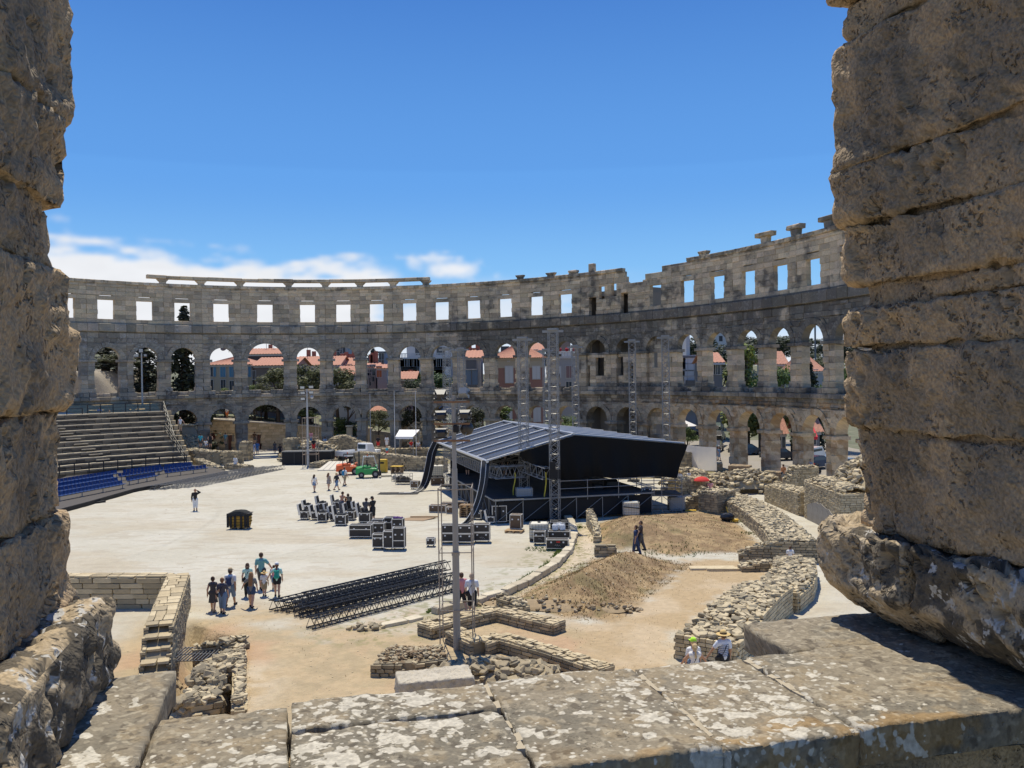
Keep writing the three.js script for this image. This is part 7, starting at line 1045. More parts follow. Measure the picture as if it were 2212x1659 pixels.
// visitors in the middle and right foreground
person('man in pink polo shirt behind the floodlight mast',q0('c',402,1490),A0+.5,{h:1.74,walk:.7,top:C.pink,bc:C.black,len:1.05,hair:C.brown});
person('man in white shirt and black shorts with shoulder bag by the mast',q0('c',478,1512),A0-.1,{h:1.82,walk:.15,top:[.62,.66,.74],bc:C.black,len:1.1,hair:[.5,.38,.28],bag:C.black,shoe:C.black});
person('youth in navy T-shirt, nearer of the pair climbing between mounds',G('c',1668,1080,.1),A0+1.1,{h:1.72,walk:.5,top:C.navy,bottom:'trousers',bc:C.navy,hair:C.brown,skin:TAN});
person('youth in dark brown T-shirt, farther of the climbing pair',G('c',1702,1050,.3),A0+1.3,{h:1.74,walk:.5,top:[.05,.035,.035],bottom:'trousers',bc:C.dgrey,hair:C.brown,armL:'out',skin:TAN});
{const st=(v,x,y,top,h)=>{const p=D(v,x,y,29),z=(EYE-h)/Math.max(.01,EYE-p.y)*29;const q=D(v,x,y,z);q.y=0;return q;};
person('man with straw hat and striped shirt in front of the nearest rubble wall',st('d',742,1120,0,1.86),A0+.3,{h:1.78,top:[.66,.70,.78],stripe:[.10,.13,.24],bc:C.black,len:1.0,hair:C.brown,hat:'brim',hatC:C.straw,band:C.brown,bag:C.black,armL:'out',skin:TAN});
person('woman with blond ponytail and white strap top, nearest at lower right',st('d',556,1214,0,1.66),A0,{h:1.64,fem:1,top:C.white,sleeve:0,bottom:'shorts',bc:C.white,hair:C.blond,tail:1,bag:C.dgrey,armL:'out',armR:'out',skin:[.50,.27,.16]});
person('person with neon yellow cap behind the blond woman',st('d',546,1176,0,1.72),A0+.2,{h:1.68,fem:1,top:C.white,bottom:'shorts',bc:C.denim,hair:C.blond,hat:'cap',hatC:C.neon});
person('boy in white T-shirt with dark sleeves by the stepped cross wall',vec(14.55,0,-46.6),A0,{h:1.24,top:C.white,bc:C.navy,hair:C.brown});person('red haired woman in red top on the path at far right',vec(15.9,0,-45),A0-.4,{h:1.5,fem:1,top:C.red,bottom:'trousers',bc:C.navy,hair:[.28,.09,.03],long:.08});}
[['woman in white with a sun hat near the rubble mound','o',105,560,{fem:1,top:C.white,bc:C.white,hat:'brim',hatC:C.straw,hair:C.brown,h:1.62}],['woman in white strap dress beside the rubble mound','o',212,560,{fem:1,top:C.white,sleeve:0,bottom:'dress',len:.3,hair:C.brown,h:1.64}]].forEach(([l,v,x,y,o])=>{const p=D(v,x,y,80);p.y=terrainH(p.x,p.z);person(l,p,A0-.4,o);});
{const p=vec(16.7,0,-76),t=thing('red_parasol','red umbrella held open beside the vault remains','umbrella',vec(p.x-.5,0,p.z));const g=new THREE.SphereGeometry(.75,16,6,0,6.283,0,1.15);g.scale(1,.8,1);g.translate(0,.95,0);part('canopy',g,both(cm(C.red,.6)),t);part('stick',new MB().color(1).bar([0,.3,0],[0,1.6,0],.015,5).geo(),M.black,t);for(let i=0;i<8;i++){const a=i*.785;part('rib',new MB().color(1).bar([0,1.53,0],[Math.cos(a)*.68,1.2,Math.sin(a)*.68],.008,3).geo(),M.aluDull,t);}
person('visitor in pink top crouching under the red umbrella',vec(p.x+.25,0,p.z-.1),A0,{h:1.6,sit:1,top:[.70,.35,.38],bottom:'trousers',bc:C.navy,hair:C.brown});}
person('man in orange top with a bag by the right arches',vec(25.2,.1,-82.5),A0+.3,{h:1.74,top:[.50,.22,.10],bc:C.grey,hair:C.brown,bag:C.black});person('woman in long pale dress by the right arches',vec(28.6,.35,-85),.5,{h:1.70,fem:1,top:[.42,.40,.38],sleeve:0,bottom:'dress',len:.5,hair:C.brown,long:.06});person('person in red beside the low parapet of the right arches',vec(30.3,.2,-83.5),A0,{h:1.5,top:C.red,bottom:'trousers',bc:C.red,hair:C.brown});
// far visitors round seats and gate
const farP=(l,v,x,y,h,dep,o,turn=A0)=>{let p;if(dep){p=D(v,x,y,dep);}else p=g0(v,x,y);return person(l,p,turn,{h,far:1,hair:C.brown,...o});};
farP('seated visitor in striped shirt on the top rows of stone seats','a',425,318,1.7,110,{sit:1,top:[.30,.34,.45],bc:C.khaki},.6);farP('second seated visitor with pale shorts on the stone seats','a',512,342,1.7,109.5,{sit:1,top:C.dgrey,bc:C.white},.6);farP('man in white vest at the end of the upper stair rail','a',1130,440,1.75,108,{top:C.white,sleeve:0,bc:C.khaki,armL:'out'},.4);farP('person in white standing on the street above the yellowish wall','a',1536,325,1.72,133,{top:C.white,bc:C.orange,skin:TAN});
farP('man in cyan T-shirt left of the gate ruins','a',1306,580,1.76,112,{top:C.cyan,bc:C.dgrey});farP('seated child in pale top beside the cyan shirted man','a',1350,585,1.5,111,{sit:1,top:C.white,bc:C.denim});farP('person in black beside the seated child','a',1392,580,1.75,112,{top:C.black,sleeve:0,bc:C.black,armL:'hipA',armR:'hipA'});farP('woman in turquoise top in front of the wall door','a',1522,555,1.65,122,{fem:1,top:C.teal,bc:C.khaki});farP('person in green at the foot of the gate pillar','a',1616,585,1.65,0,{top:[.05,.2,.1],bc:C.navy});
farP('man in striped shirt and white shorts, left in the gate passage','a',1766,650,1.8,0,{top:[.35,.38,.5],bc:C.white});farP('man in blue shirt, right of the striped one in the gate passage','a',1800,640,1.8,0,{top:C.blue,bc:C.denim});farP('shirtless visitor with dark shorts in the gate behind','a',1858,572,1.7,0,{bc:C.dgrey,armL:'fwd'});farP('man with white shirt and cap deep in the gate passage','a',1960,545,1.7,0,{top:C.white,hat:'cap',hatC:C.cyan,bc:C.khaki});farP('person in red at the right side of the gate','a',2026,560,1.7,0,{top:C.red,bc:C.denim});farP('woman in dark dress walking in the gate passage','a',1952,632,1.68,0,{fem:1,top:C.dgrey,bottom:'dress',len:.28});farP('woman in black holding dogs at the gate','a',1998,660,1.7,0,{fem:1,top:C.black,bc:C.black,len:1.0});farP('woman in loose white blouse by the low slabs near the gate','a',1608,775,1.65,0,{fem:1,top:C.white,sleeve:1.5,bc:C.white,hair:C.blond,armL:'fwd'});
farP('person leaning in the right wall doorway','a',1776,545,1.75,130.4,{top:C.brown,bc:C.dgrey});
farP('man in red shorts climbing the rubble mound behind black boxes','l',428,410,1.7,108,{top:C.black,bc:C.red,len:1.0});farP('visitor resting on the rubble mound top','l',395,300,1.5,112,{top:C.pink,bc:C.denim});farP('man in pale shirt leaning at the arcade pillar','l',570,380,1.75,122,{top:[.42,.48,.52],bc:C.dgrey});farP('person in black before the dark stall','l',1230,372,1.72,117,{top:C.black,bc:C.red});farP('person in white before the dark stall','l',1338,365,1.68,117,{top:C.white,bc:C.white});farP('seated visitor with red shirt on the upper ring wall','l',1640,385,1.7,113,{sit:1,top:C.red,bc:C.denim,hair:C.blond},.4);farP('seated visitor in white beside the red shirted one','l',1728,385,1.6,113,{sit:1,top:C.white,bc:C.navy},.4);farP('child in light blue on the ring wall left of the grass','l',1340,462,1.2,110,{top:C.cyan,bc:C.red});
// dogs
function dog(l,p,turn,s){const t=thing('dog',l,'dog',p,turn,'brown dogs at the gate'),b=(a,c,ra,rb)=>({a:a.map(q=>q*s),b:c.map(q=>q*s),ra:ra*s,rb:rb*s});part('body',netMesh([b([0,.5,.28],[0,.5,-.05],.15,.12),b([0,.5,-.05],[0,.52,-.3],.115,.12),b([0,.56,.32],[0,.74,.46],.085,.07),b([0,.78,.48],[0,.76,.56],.075,.065),b([0,.74,.56],[0,.71,.68],.05,.035),b([-.06,.84,.45],[-.08,.76,.44],.03,.02),b([.06,.84,.45],[.08,.76,.44],.03,.02),b([0,.56,-.38],[0,.68,-.58],.035,.02),...[-1,1].flatMap(x=>[b([x*.09,.45,.3],[x*.09,.24,.28],.055,.035),b([x*.09,.24,.28],[x*.09,.03,.3],.032,.03),b([x*.09,.46,-.32],[x*.1,.32,-.24],.075,.05),b([x*.1,.32,-.24],[x*.1,.2,-.38],.04,.03),b([x*.1,.2,-.38],[x*.1,.03,-.35],.028,.03)])],.03,.03),cm([.30,.15,.05]),t);part('collar',new THREE.TorusGeometry(.08*s,.015*s,5,10).rotateX(.9).translate(0,.66*s,.4*s),cm(C.red),t);return t;}
{const p=g0('a',1990,668),q=g0('a',2022,664);dog('brown dog left of the woman in black at the gate',p,.6,.85);dog('brown dog right of the woman in black at the gate',q,-.4,.85);}
rseed(616);
const TM={cream:std([.44,.38,.28],.95),grey:std([.36,.35,.34],.95),dgrey:std([.16,.165,.17],.9),pinkb:std([.30,.165,.13],.95),brown:std([.22,.18,.15],.95),pale:std([.55,.53,.50],.9),yellow:std([.42,.31,.16],.95),shutBlue:std([.10,.26,.38],.7),shutWhite:std([.55,.56,.56],.7),bluegrey:std([.26,.29,.35],.9),dark:std([.03,.03,.035],.4),frame:std([.5,.48,.44],.8),chim:std([.34,.14,.09],.9)};
const roofTex=tex(256,256,(u,v)=>{const col=Math.abs(Math.sin(u*Math.PI*8)),row=(v*8)%1,n=wrapFbm(u,v,9,4,3),m=hash3(Math.floor(u*8),Math.floor(v*8),5);const k=(.75+.5*n)*(.85+.3*m);return[.50*k,.25*k,.17*k];});
const roofMat=new THREE.MeshStandardMaterial({map:roofTex,roughness:.9});
// roof slope as a row of rounded tile columns between eave (a,b) and ridge (c,d)
function slope(mb,a,b,c,d,tile=.5){const n=Math.max(3,Math.round(vec(...a).distanceTo(vec(...b))/tile)),up=[0,.09,0];for(let i=0;i<n;i++){const L=(p,q,u)=>[lerp(p[0],q[0],u),lerp(p[1],q[1],u),lerp(p[2],q[2],u)],u0=i/n,u1=(i+.5)/n,u2=(i+1)/n,A=L(a,b,u0),B=L(a,b,u1),Cc=L(a,b,u2),A2=L(d,c,u0),B2=L(d,c,u1),C2=L(d,c,u2),r=p=>[p[0],p[1]+.09,p[2]];mb.quad(A,r(B),r(B2),A2);mb.quad(r(B),Cc,C2,r(B2));}}
function win(t,x,y,w,h,z,o={}){const f=part('window',new MB().color(1).box(x-w/2-.09,x-w/2,y-.09,y+h+.09,z,z+.1).box(x+w/2,x+w/2+.09,y-.09,y+h+.09,z,z+.1).box(x-w/2,x+w/2,y+h,y+h+.09,z,z+.1).box(x-w/2,x+w/2,y-.09,y,z,z+.14).geo(),o.frame??TM.frame,t);part('pane',plank(x-w/2,x+w/2,y,y+h,z+.012,z+.03),o.pane??M.glass,f);part('mullion',plank(x-.03,x+.03,y,y+h,z+.031,z+.06),o.frame??TM.frame,f);if(o.shut)for(const s of[-1,1])part('shutter',o.closed?plank(x+(s<0?-w/2+.01:.03),x+(s<0?-.03:w/2-.01),y+.01,y+h-.01,z+.065,z+.1):plank(x+s*(w/2+.1)-(s<0?w/2:0),x+s*(w/2+.1)+(s>0?w/2:0),y-.02,y+h+.02,z+.02,z+.07),o.shut,f);}
// house placed by its front: picture columns x0..x1, eave row, at a depth
function house(label,v,x0,x1,ye,dep,o={}){
const A=D(v,x0,ye,dep),B=D(v,x1,ye,dep),w=B.x-A.x,eave=(A.y+B.y)/2,base=Math.max(-1,Math.min(terrainH(A.x,A.z),terrainH(B.x,B.z))-1.5),H=eave-base,dp=o.deep??9;
const t=thing('house',label,o.cat??'house',vec((A.x+B.x)/2,base,-dep),0),x=w/2;part('wall',new MB().color(1).box(-x,x,0,H,-dp,0).geo(),o.mat??TM.cream,t);
const rh=o.rh??2.2,ov=.45;if(o.roof!=='flat'){const m=new MB().color(1);const y0=H-.05,e=[[-x-ov,y0,ov],[x+ov,y0,ov],[x+ov,y0,-dp-ov],[-x-ov,y0,-dp-ov]];const hip=o.hip?Math.min(dp/2,x*.8):0,rl=[-x-(hip?-hip:ov),H+rh,-dp/2],rrr=[x+(hip?-hip:ov),H+rh,-dp/2];slope(m,e[0],e[1],rrr,rl,o.tile??.55);m.quad(e[2],e[3],rl,rrr);if(hip){slope(m,e[3],e[0],rl,rl,.6);slope(m,e[1],e[2],rrr,rrr,.6);}else{m.tri([-x,H,0],[-x,H,-dp],[-x,H+rh-.2,-dp/2]);m.tri([x,H,0],[x,H+rh-.2,-dp/2],[x,H,-dp]);}const rf=part('roof',m.geo(),both(o.roofMat??roofMat),t);for(const[cx,ch]of o.chim??[]){const c=part('chimney',plank(cx*x-.35,cx*x+.35,H+rh*.2,H+rh+ch,-dp/2-.9,-dp/2-.3),TM.chim,rf);}part('cornice',plank(-x-.15,x+.15,H-.4,H-.06,-.02,.18),o.trim??TM.frame,t);}
else{const rf=part('roof',plank(-x-.2,x+.2,H+.002,H+.35,-dp-.1,.25),o.trim??TM.pale,t);for(const[cx,ch]of o.chim??[])part('chimney',plank(cx*x-.8,cx*x+.8,H+.352,H+ch,-dp/2-1,-dp/2),TM.pale,rf);}
for(const[px,py,ww,hh,q]of o.win??[]){const p=D(v,px,py,dep);win(t,p.x-t.position.x,p.y-base-hh/2,ww,hh,.003,q);}if(o.extra)o.extra(t,x,H,dp,base);return t;
}
const bl={shut:TM.shutBlue},blc={shut:TM.shutBlue,closed:1},wh={shut:TM.shutWhite,closed:1},antenna=(t,x,y,z,h)=>part('antenna',(()=>{const m=new MB().color(1).bar([x,y,z],[x,y+h,z],.04,4);for(let i=0;i<3;i++)m.bar([x-.5,y+h-i*.35,z],[x+.5,y+h-i*.35,z],.03,3);return m.geo();})(),M.darkSteel,t);
house('cream house with blue shutters and hipped red roof, left of the gate arch','h',250,1070,418,150,{hip:1,rh:1.35,mat:TM.cream,chim:[[.05,1.6]],deep:10,win:[[350,540,.8,1.7,bl],[563,540,.9,1.8,blc],[720,540,.9,1.8,blc],[1000,540,.9,1.8,blc],[350,785,.9,2.0,{pane:TM.dark}],[567,770,.8,1.7],[720,790,.8,1.7]],extra:(t,x,H)=>{antenna(t,1,H+2.2,-5,2.2);antenna(t,-1.5,H+2.2,-5,2.6);part('drainpipe',new MB().color(1).bar([.9,2,.1],[.9,H,.1],.07,5).geo(),TM.dgrey,t);part('satellite_dish',new THREE.SphereGeometry(.7,10,5,0,6.28,0,.9).rotateX(1.2).translate(-2.2,H+2.8,-4.6),both(TM.dgrey),t);}});
house('brown windowless house with red roof seen through the gate arch','h',1105,1800,430,146,{rh:1.4,mat:TM.brown,deep:11,chim:[[.55,.8]],win:[[1100,600,.5,1.4,{pane:TM.dark}]]});
house('dark stone gable house behind the brown one','h',985,1600,235,172,{rh:1.2,mat:std([.085,.06,.06],.95),deep:9,chim:[[-.1,.8],[.8,1.4]],extra:(t,x,H)=>{for(const q of[-4,-1,.5,2])antenna(t,q,H+1.2,-4.5,3.2);}});
house('long red roofed house with a row of chimneys right of the gate arch','h',1790,2560,430,165,{rh:1.8,mat:TM.grey,deep:12,chim:[[-.7,1.3],[-.45,1.0],[-.1,1.1],[.15,.8],[.5,1.2]],extra:(t,x,H)=>{antenna(t,2,H+3,-6,2.5);antenna(t,-3,H+3,-6,2.8);}});
house('grey upper house with arched window behind red dormer roofs','i',290,560,60,195,{roof:'flat',mat:TM.grey,deep:8,win:[[380,230,2.2,1.9,{}],[480,150,1.2,1.8],[400,130,1.0,1.6]]});
house('house with red dormer roofs above the bushes','i',280,690,430,170,{rh:1.5,mat:TM.yellow,deep:10,chim:[[-.5,.9],[-.15,1.2],[.2,.8],[.5,1.3]],win:[[410,480,.9,1.5],[590,480,1.0,1.4]]});
house('low house with a steep red roof behind the olive tree','i',400,680,590,152,{rh:1.5,mat:TM.pale,deep:8});
house('narrow grey plaster house with three rows of windows','i',850,1050,465,158,{rh:.8,mat:TM.grey,deep:8,chim:[[-.5,1.5],[-.2,1.9],[.4,2.2]],win:[[885,500,.6,.9],[938,520,.8,1.8],[1000,515,.9,1.9],[940,600,.6,.8],[948,705,.5,1.6],[888,730,.8,2.2,{pane:TM.dark}],[1000,670,.6,.9]]});
house('small grey house with an orange shuttered window','i',1075,1240,480,156,{rh:.7,mat:TM.grey,deep:7,win:[[1110,545,.9,1.9,{shut:std([.45,.14,.05]),closed:1}]]});
house('slim dark grey tower block behind the small houses','i',1105,1225,215,215,{roof:'flat',mat:TM.bluegrey,trim:TM.dgrey,deep:8,cat:'tower block',win:[[1150,280,1.2,1.6],[1150,400,1.2,1.6]]});
house('long grey apartment block with white penthouse and railing','i',1420,2420,318,205,{roof:'flat',mat:TM.bluegrey,trim:TM.pale,deep:12,cat:'apartment block',win:[1475,1580,1680,1760,2040,2130,2230].flatMap(x=>[[x,405,3.4,2.4,{pane:TM.dark}],[x+10,530,2.8,1.8,{shut:TM.shutWhite,closed:1}]]),extra:(t,x,H)=>{part('penthouse',plank(-x+2,x-1,H+.4,H+3.4,-10,-2),TM.pale,t);const m=new MB().color(1);for(let k=0;k<40;k++){const q=-x+k*2*x/40;m.box(q-.08,q+.08,H+.36,H+1.3,.05,.15);}m.box(-x,x,H+1.2,H+1.32,.04,.16);part('railing',m.geo(),TM.pale,t);for(let k=0;k<6;k++)part('window',plank(-x+4+k*5,-x+6+k*5,H+.9,H+2.7,-2+.003,-1.96),M.glass,t);part('parapet',plank(-x,x,H-6.4,H-5.2,.3,.4),TM.grey,t);}});
house('small red roofed house low in front of the apartment block','i',1400,1720,665,150,{rh:1.25,mat:TM.brown,deep:7,chim:[[.3,.3]]});
house('white plastered garden house with tiled roof seen through the ground arches','i',880,1900,1215,148,{rh:1.9,mat:std([.50,.50,.50],.9),deep:8,tile:.45,win:[[1000,1465,.9,2.1,{shut:std([.50,.17,.05]),closed:1}],[1700,1470,1.2,1.1]]});
house('brownish pink house with hipped tile roof and white shutters','j',800,1590,428,140,{hip:1,rh:2.2,mat:TM.pinkb,deep:12,trim:TM.cream,tile:.34,win:[[1045,690,1.2,2.6,wh],[1467,660,1.15,2.0,wh],[1480,1315,1.1,2.2,wh],[1040,1310,1.0,2.0,wh],[1037,472,.3,.3,{pane:TM.dark}]],extra:(t,x,H)=>{part('string_course',plank(-x-.02,x+.02,H-5.8,H-5.6,.01,.12),TM.brown,t);part('frieze',plank(-x-.02,x+.02,H-1.6,H-.42,.004,.06),TM.cream,t);const b=part('balcony',plank(-1.9,.2,H-6.5,H-6.35,.02,1.0),TM.pale,t);part('balustrade',(()=>{const m=new MB().color(1);for(let i=0;i<12;i++)m.box(-1.88+i*.18,-1.82+i*.18,H-6.35,H-5.5,.92,.98);m.box(-1.9,.2,H-5.5,H-5.42,.9,1.0);return m.geo();})(),TM.shutWhite,b);for(const q of[-1,1]){antenna(t,q+3,H+3.6,-6,2.6);}}});
house('side wing with dark glazed loggia left of the pink house','j',300,610,425,143,{rh:1.3,mat:TM.pale,deep:9,chim:[[-.3,1.2],[.1,.4],[.55,1.4]],extra:(t,x,H)=>{part('loggia',plank(-x+.8,x-.8,H-7,H-.5,.02,.5),TM.dgrey,t);for(const q of[-.5,.6])part('glazing',plank(q-.45,q+.45,H-4.4,H-2.0,.502,.53),std([.12,.2,.3],.15),t);part('band',plank(-x+.7,x-.7,H-2.0,H-1.85,.3,.7),TM.pale,t);}});
house('grey house with white balustrade terrace right of the pink house','j',1740,2120,440,142,{roof:'flat',mat:TM.grey,deep:9,win:[[1985,650,1.1,1.9,{shut:std([.25,.16,.15]),closed:1}],[1800,650,1.0,1.8,wh],[1975,880,.9,1.6]],extra:(t,x,H)=>{const m=new MB().color(1);for(let k=0;k<16;k++){const q=-x+(k+.5)*2*x/16;m.bar([q,H+.36,.05],[q,H+1.05,.05],.1,6);}m.box(-x,x,H+1.05,H+1.2,-.1,.2);part('balustrade',m.geo(),M.white,t);part('attic',plank(-x,x-1,H+.36,H+3.2,-8,-3),TM.brown,t);for(let k=0;k<5;k++)part('flower_pot',new THREE.IcosahedronGeometry(.32,1).translate(-x+1+k*1.1,H+1.4,.05),std([.4,.04,.05],.9),t);}});
house('red roofed house far behind, beside the pink house roof','j',1310,1600,320,200,{rh:1.9,mat:TM.pale,deep:10,win:[[1460,340,1,1]]});
house('blue grey flats with white shutters in the right arches','k',130,420,470,150,{roof:'flat',mat:TM.bluegrey,deep:12,trim:TM.dgrey,cat:'apartment block',win:[[230,525,1.6,2.2,wh],[318,525,2.6,2.4,wh],[222,610,1.6,2.2,wh],[318,608,2.0,2.0],[220,695,1.4,2.0,{shut:std([.5,.26,.05]),closed:1}],[315,695,2.2,2.0,wh]],extra:(t,x,H)=>{part('roof_room',plank(1,x-.5,H+.36,H+4.2,-8,-3),TM.pale,t);for(const y of[3.8,7.8])part('balcony',plank(.2,x-.2,H-y-.9,H-y,.1,1.1),TM.dgrey,t);}});
house('dark three storey house with a red roof and terrace','k',540,720,520,138,{rh:1.6,mat:TM.dgrey,deep:9,win:[[600,600,1,1.6],[660,600,1,1.6]],extra:(t,x,H)=>part('terrace',plank(-.5,x+.3,H-.4,H-.1,.05,1.2),TM.pale,t)});
house('red roofs peeping between the right arches on the slope','k',1270,1470,540,175,{rh:2.6,mat:TM.cream,chim:[[-.5,.8]]});house('large house with weathered red roof at the far right','k',1640,1900,622,160,{hip:1,rh:3.6,mat:TM.grey,deep:12,win:[[1790,640,1.2,1]]});
house('street house with tiled roof behind the lamp post','k',1290,1450,1350,112,{rh:2.6,mat:TM.dgrey,deep:6,tile:.4,win:[[1345,1430,1.2,1.6],[1410,1430,.8,1.8]]});house('street kiosk with tiled roof above the red awning','k',1690,1850,1325,108,{rh:2.3,mat:TM.dgrey,deep:6,tile:.4,win:[[1740,1420,1.4,1.2]]});
{const t=thing('red_awning','bright red shop awning in the right ground arches','awning',vec(0,0,0)),a=D('k',1700,1390,106),b=D('k',1830,1390,106),m=new MB().color(1);m.hex([[a.x,a.y,a.z],[b.x,b.y,b.z],[b.x,b.y+1.2,b.z-1.6],[a.x,a.y+1.2,a.z-1.6],[a.x,a.y+.06,a.z],[b.x,b.y+.06,b.z],[b.x,b.y+1.26,b.z-1.6],[a.x,a.y+1.26,a.z-1.6]]);part('canopy',m.geo(),std([.75,.03,.05],.7),t);part('valance',new MB().color(1).beam([a.x,a.y-.15,a.z],[b.x,b.y-.15,b.z],.03,.3).geo(),std([.65,.02,.03],.7),t);for(const q of[a,b])part('post',new MB().color(1).bar([q.x,0,q.z],[q.x,q.y,q.z],.04,5).geo(),M.aluDull,t);}
// retaining wall with doors, gate post, fence
{const t=thing('retaining_wall','yellowish stone retaining wall with two doors behind the ground arches','wall',vec(0,0,0)),X0=-53,X1=-23,topY=x=>lerp(5.1,2.75,(x+50)/26),zz=x=>-131-(x+46)*.14;const mats=tones([[.76,.58,.35],[.68,.52,.31],[.80,.63,.40],[.60,.46,.27]]),pc=new Pieces(t,'stone',brickGeos,mats,150),doors=[['h',580,680],['h',1075,1165]].map(([v,a,b])=>[D(v,a,1600,131).x,D(v,b,1600,131).x]);
for(let r=0,y=0;y<5;r++){const h=.42;let x=X0+(r%2)*.4;while(x<X1){const l=rr(.6,1.2);const m=x+l/2;if(y+h<topY(m)-.05&&!doors.some(d=>m>d[0]-.3&&m<d[1]+.3&&y<2.35))pc.add(vec(m,y+h/2,zz(m)-.08+jit(.015)),l-.015,h-.012,.3,.139);x+=l;}y+=h;}pc.done();
const core=new MB().color(1),n=30;for(let i=0;i<n;i++){const a=lerp(X0,X1,i/n),b=lerp(X0,X1,(i+1)/n);const dr=doors.some(d=>b>d[0]&&a<d[1]);core.hex([[a,dr?2.2:0,zz(a)],[b,dr?2.2:0,zz(b)],[b,dr?2.2:0,zz(b)-.8],[a,dr?2.2:0,zz(a)-.8],[a,topY(a)-.1,zz(a)],[b,topY(b)-.1,zz(b)],[b,topY(b)-.1,zz(b)-.8],[a,topY(a)-.1,zz(a)-.8]]);}part('core',core.geo(),mats[3],t);
const cap=new MB().color(1);for(let i=0;i<n;i++){const a=lerp(X0,X1,i/n),b=lerp(X0,X1,(i+1)/n);cap.hex([[a,topY(a)-.098,zz(a)+.12],[b,topY(b)-.098,zz(b)+.12],[b,topY(b)-.098,zz(b)-.9],[a,topY(a)-.098,zz(a)-.9],[a,topY(a)+.08,zz(a)+.12],[b,topY(b)+.08,zz(b)+.12],[b,topY(b)+.08,zz(b)-.9],[a,topY(a)+.08,zz(a)-.9]]);}part('coping',cap.geo(),std([.62,.56,.46],.9),t);
for(const d of doors){const dm=part('doorway',plank(d[0]-.1,d[1]+.1,0,2.3,zz(d[0])-.7,zz(d[0])-.6),TM.dark,t);part('door_leaf',plank(d[1]-.35,d[1]+.05,0,2.2,zz(d[0])-.55,zz(d[0])+.1),std([.12,.05,.035],.7),dm);part('lintel',plank(d[0]-.25,d[1]+.25,2.2,2.42,zz(d[0])-.3,zz(d[0])+.18),mats[2],t);}
const s=D('h',390,1585,131);part('niche_window',plank(s.x-.3,s.x+.3,1.7,2.5,zz(s.x)+.1,zz(s.x)+.14),std([.15,.04,.03],.8),t);}
[[598,'i',1500,'left stone gate post beside the retaining wall end'],[935,'i',1540,'right stone gate post before the garden tree']].forEach(([x,v,y,l])=>{const p=D(v,x,y,130),t=thing('gate_post',l,'gate post',vec(p.x,0,p.z),0,'stone gate posts');part('shaft',smoothBlock(.8,p.y,.8),std([.52,.42,.27],.95),t);const c=part('cap_stone',smoothBlock(1.0,.25,1.0),std([.56,.47,.32],.95),t);c.position.y=p.y+.003;});
{const t=thing('garden_fence','wire garden fence between gate post and arcade pillar','fence',vec(0,0,0)),a=D('i',960,1600,130),b=D('i',1210,1600,130),m=new MB().color(1);for(let i=0;i<=14;i++){const x=lerp(a.x,b.x,i/14);m.bar([x,0,a.z],[x,2.0,a.z],.03,4);}for(const y of[.5,1.2,1.9])m.bar([a.x,y,a.z],[b.x,y,b.z],.03,4);part('bars',m.geo(),std([.35,.26,.14],.8),t);for(const q of[a,b])part('post',new MB().color(1).box(q.x-.08,q.x+.08,0,2.1,q.z-.08,q.z+.08).geo(),TM.brown,t);}
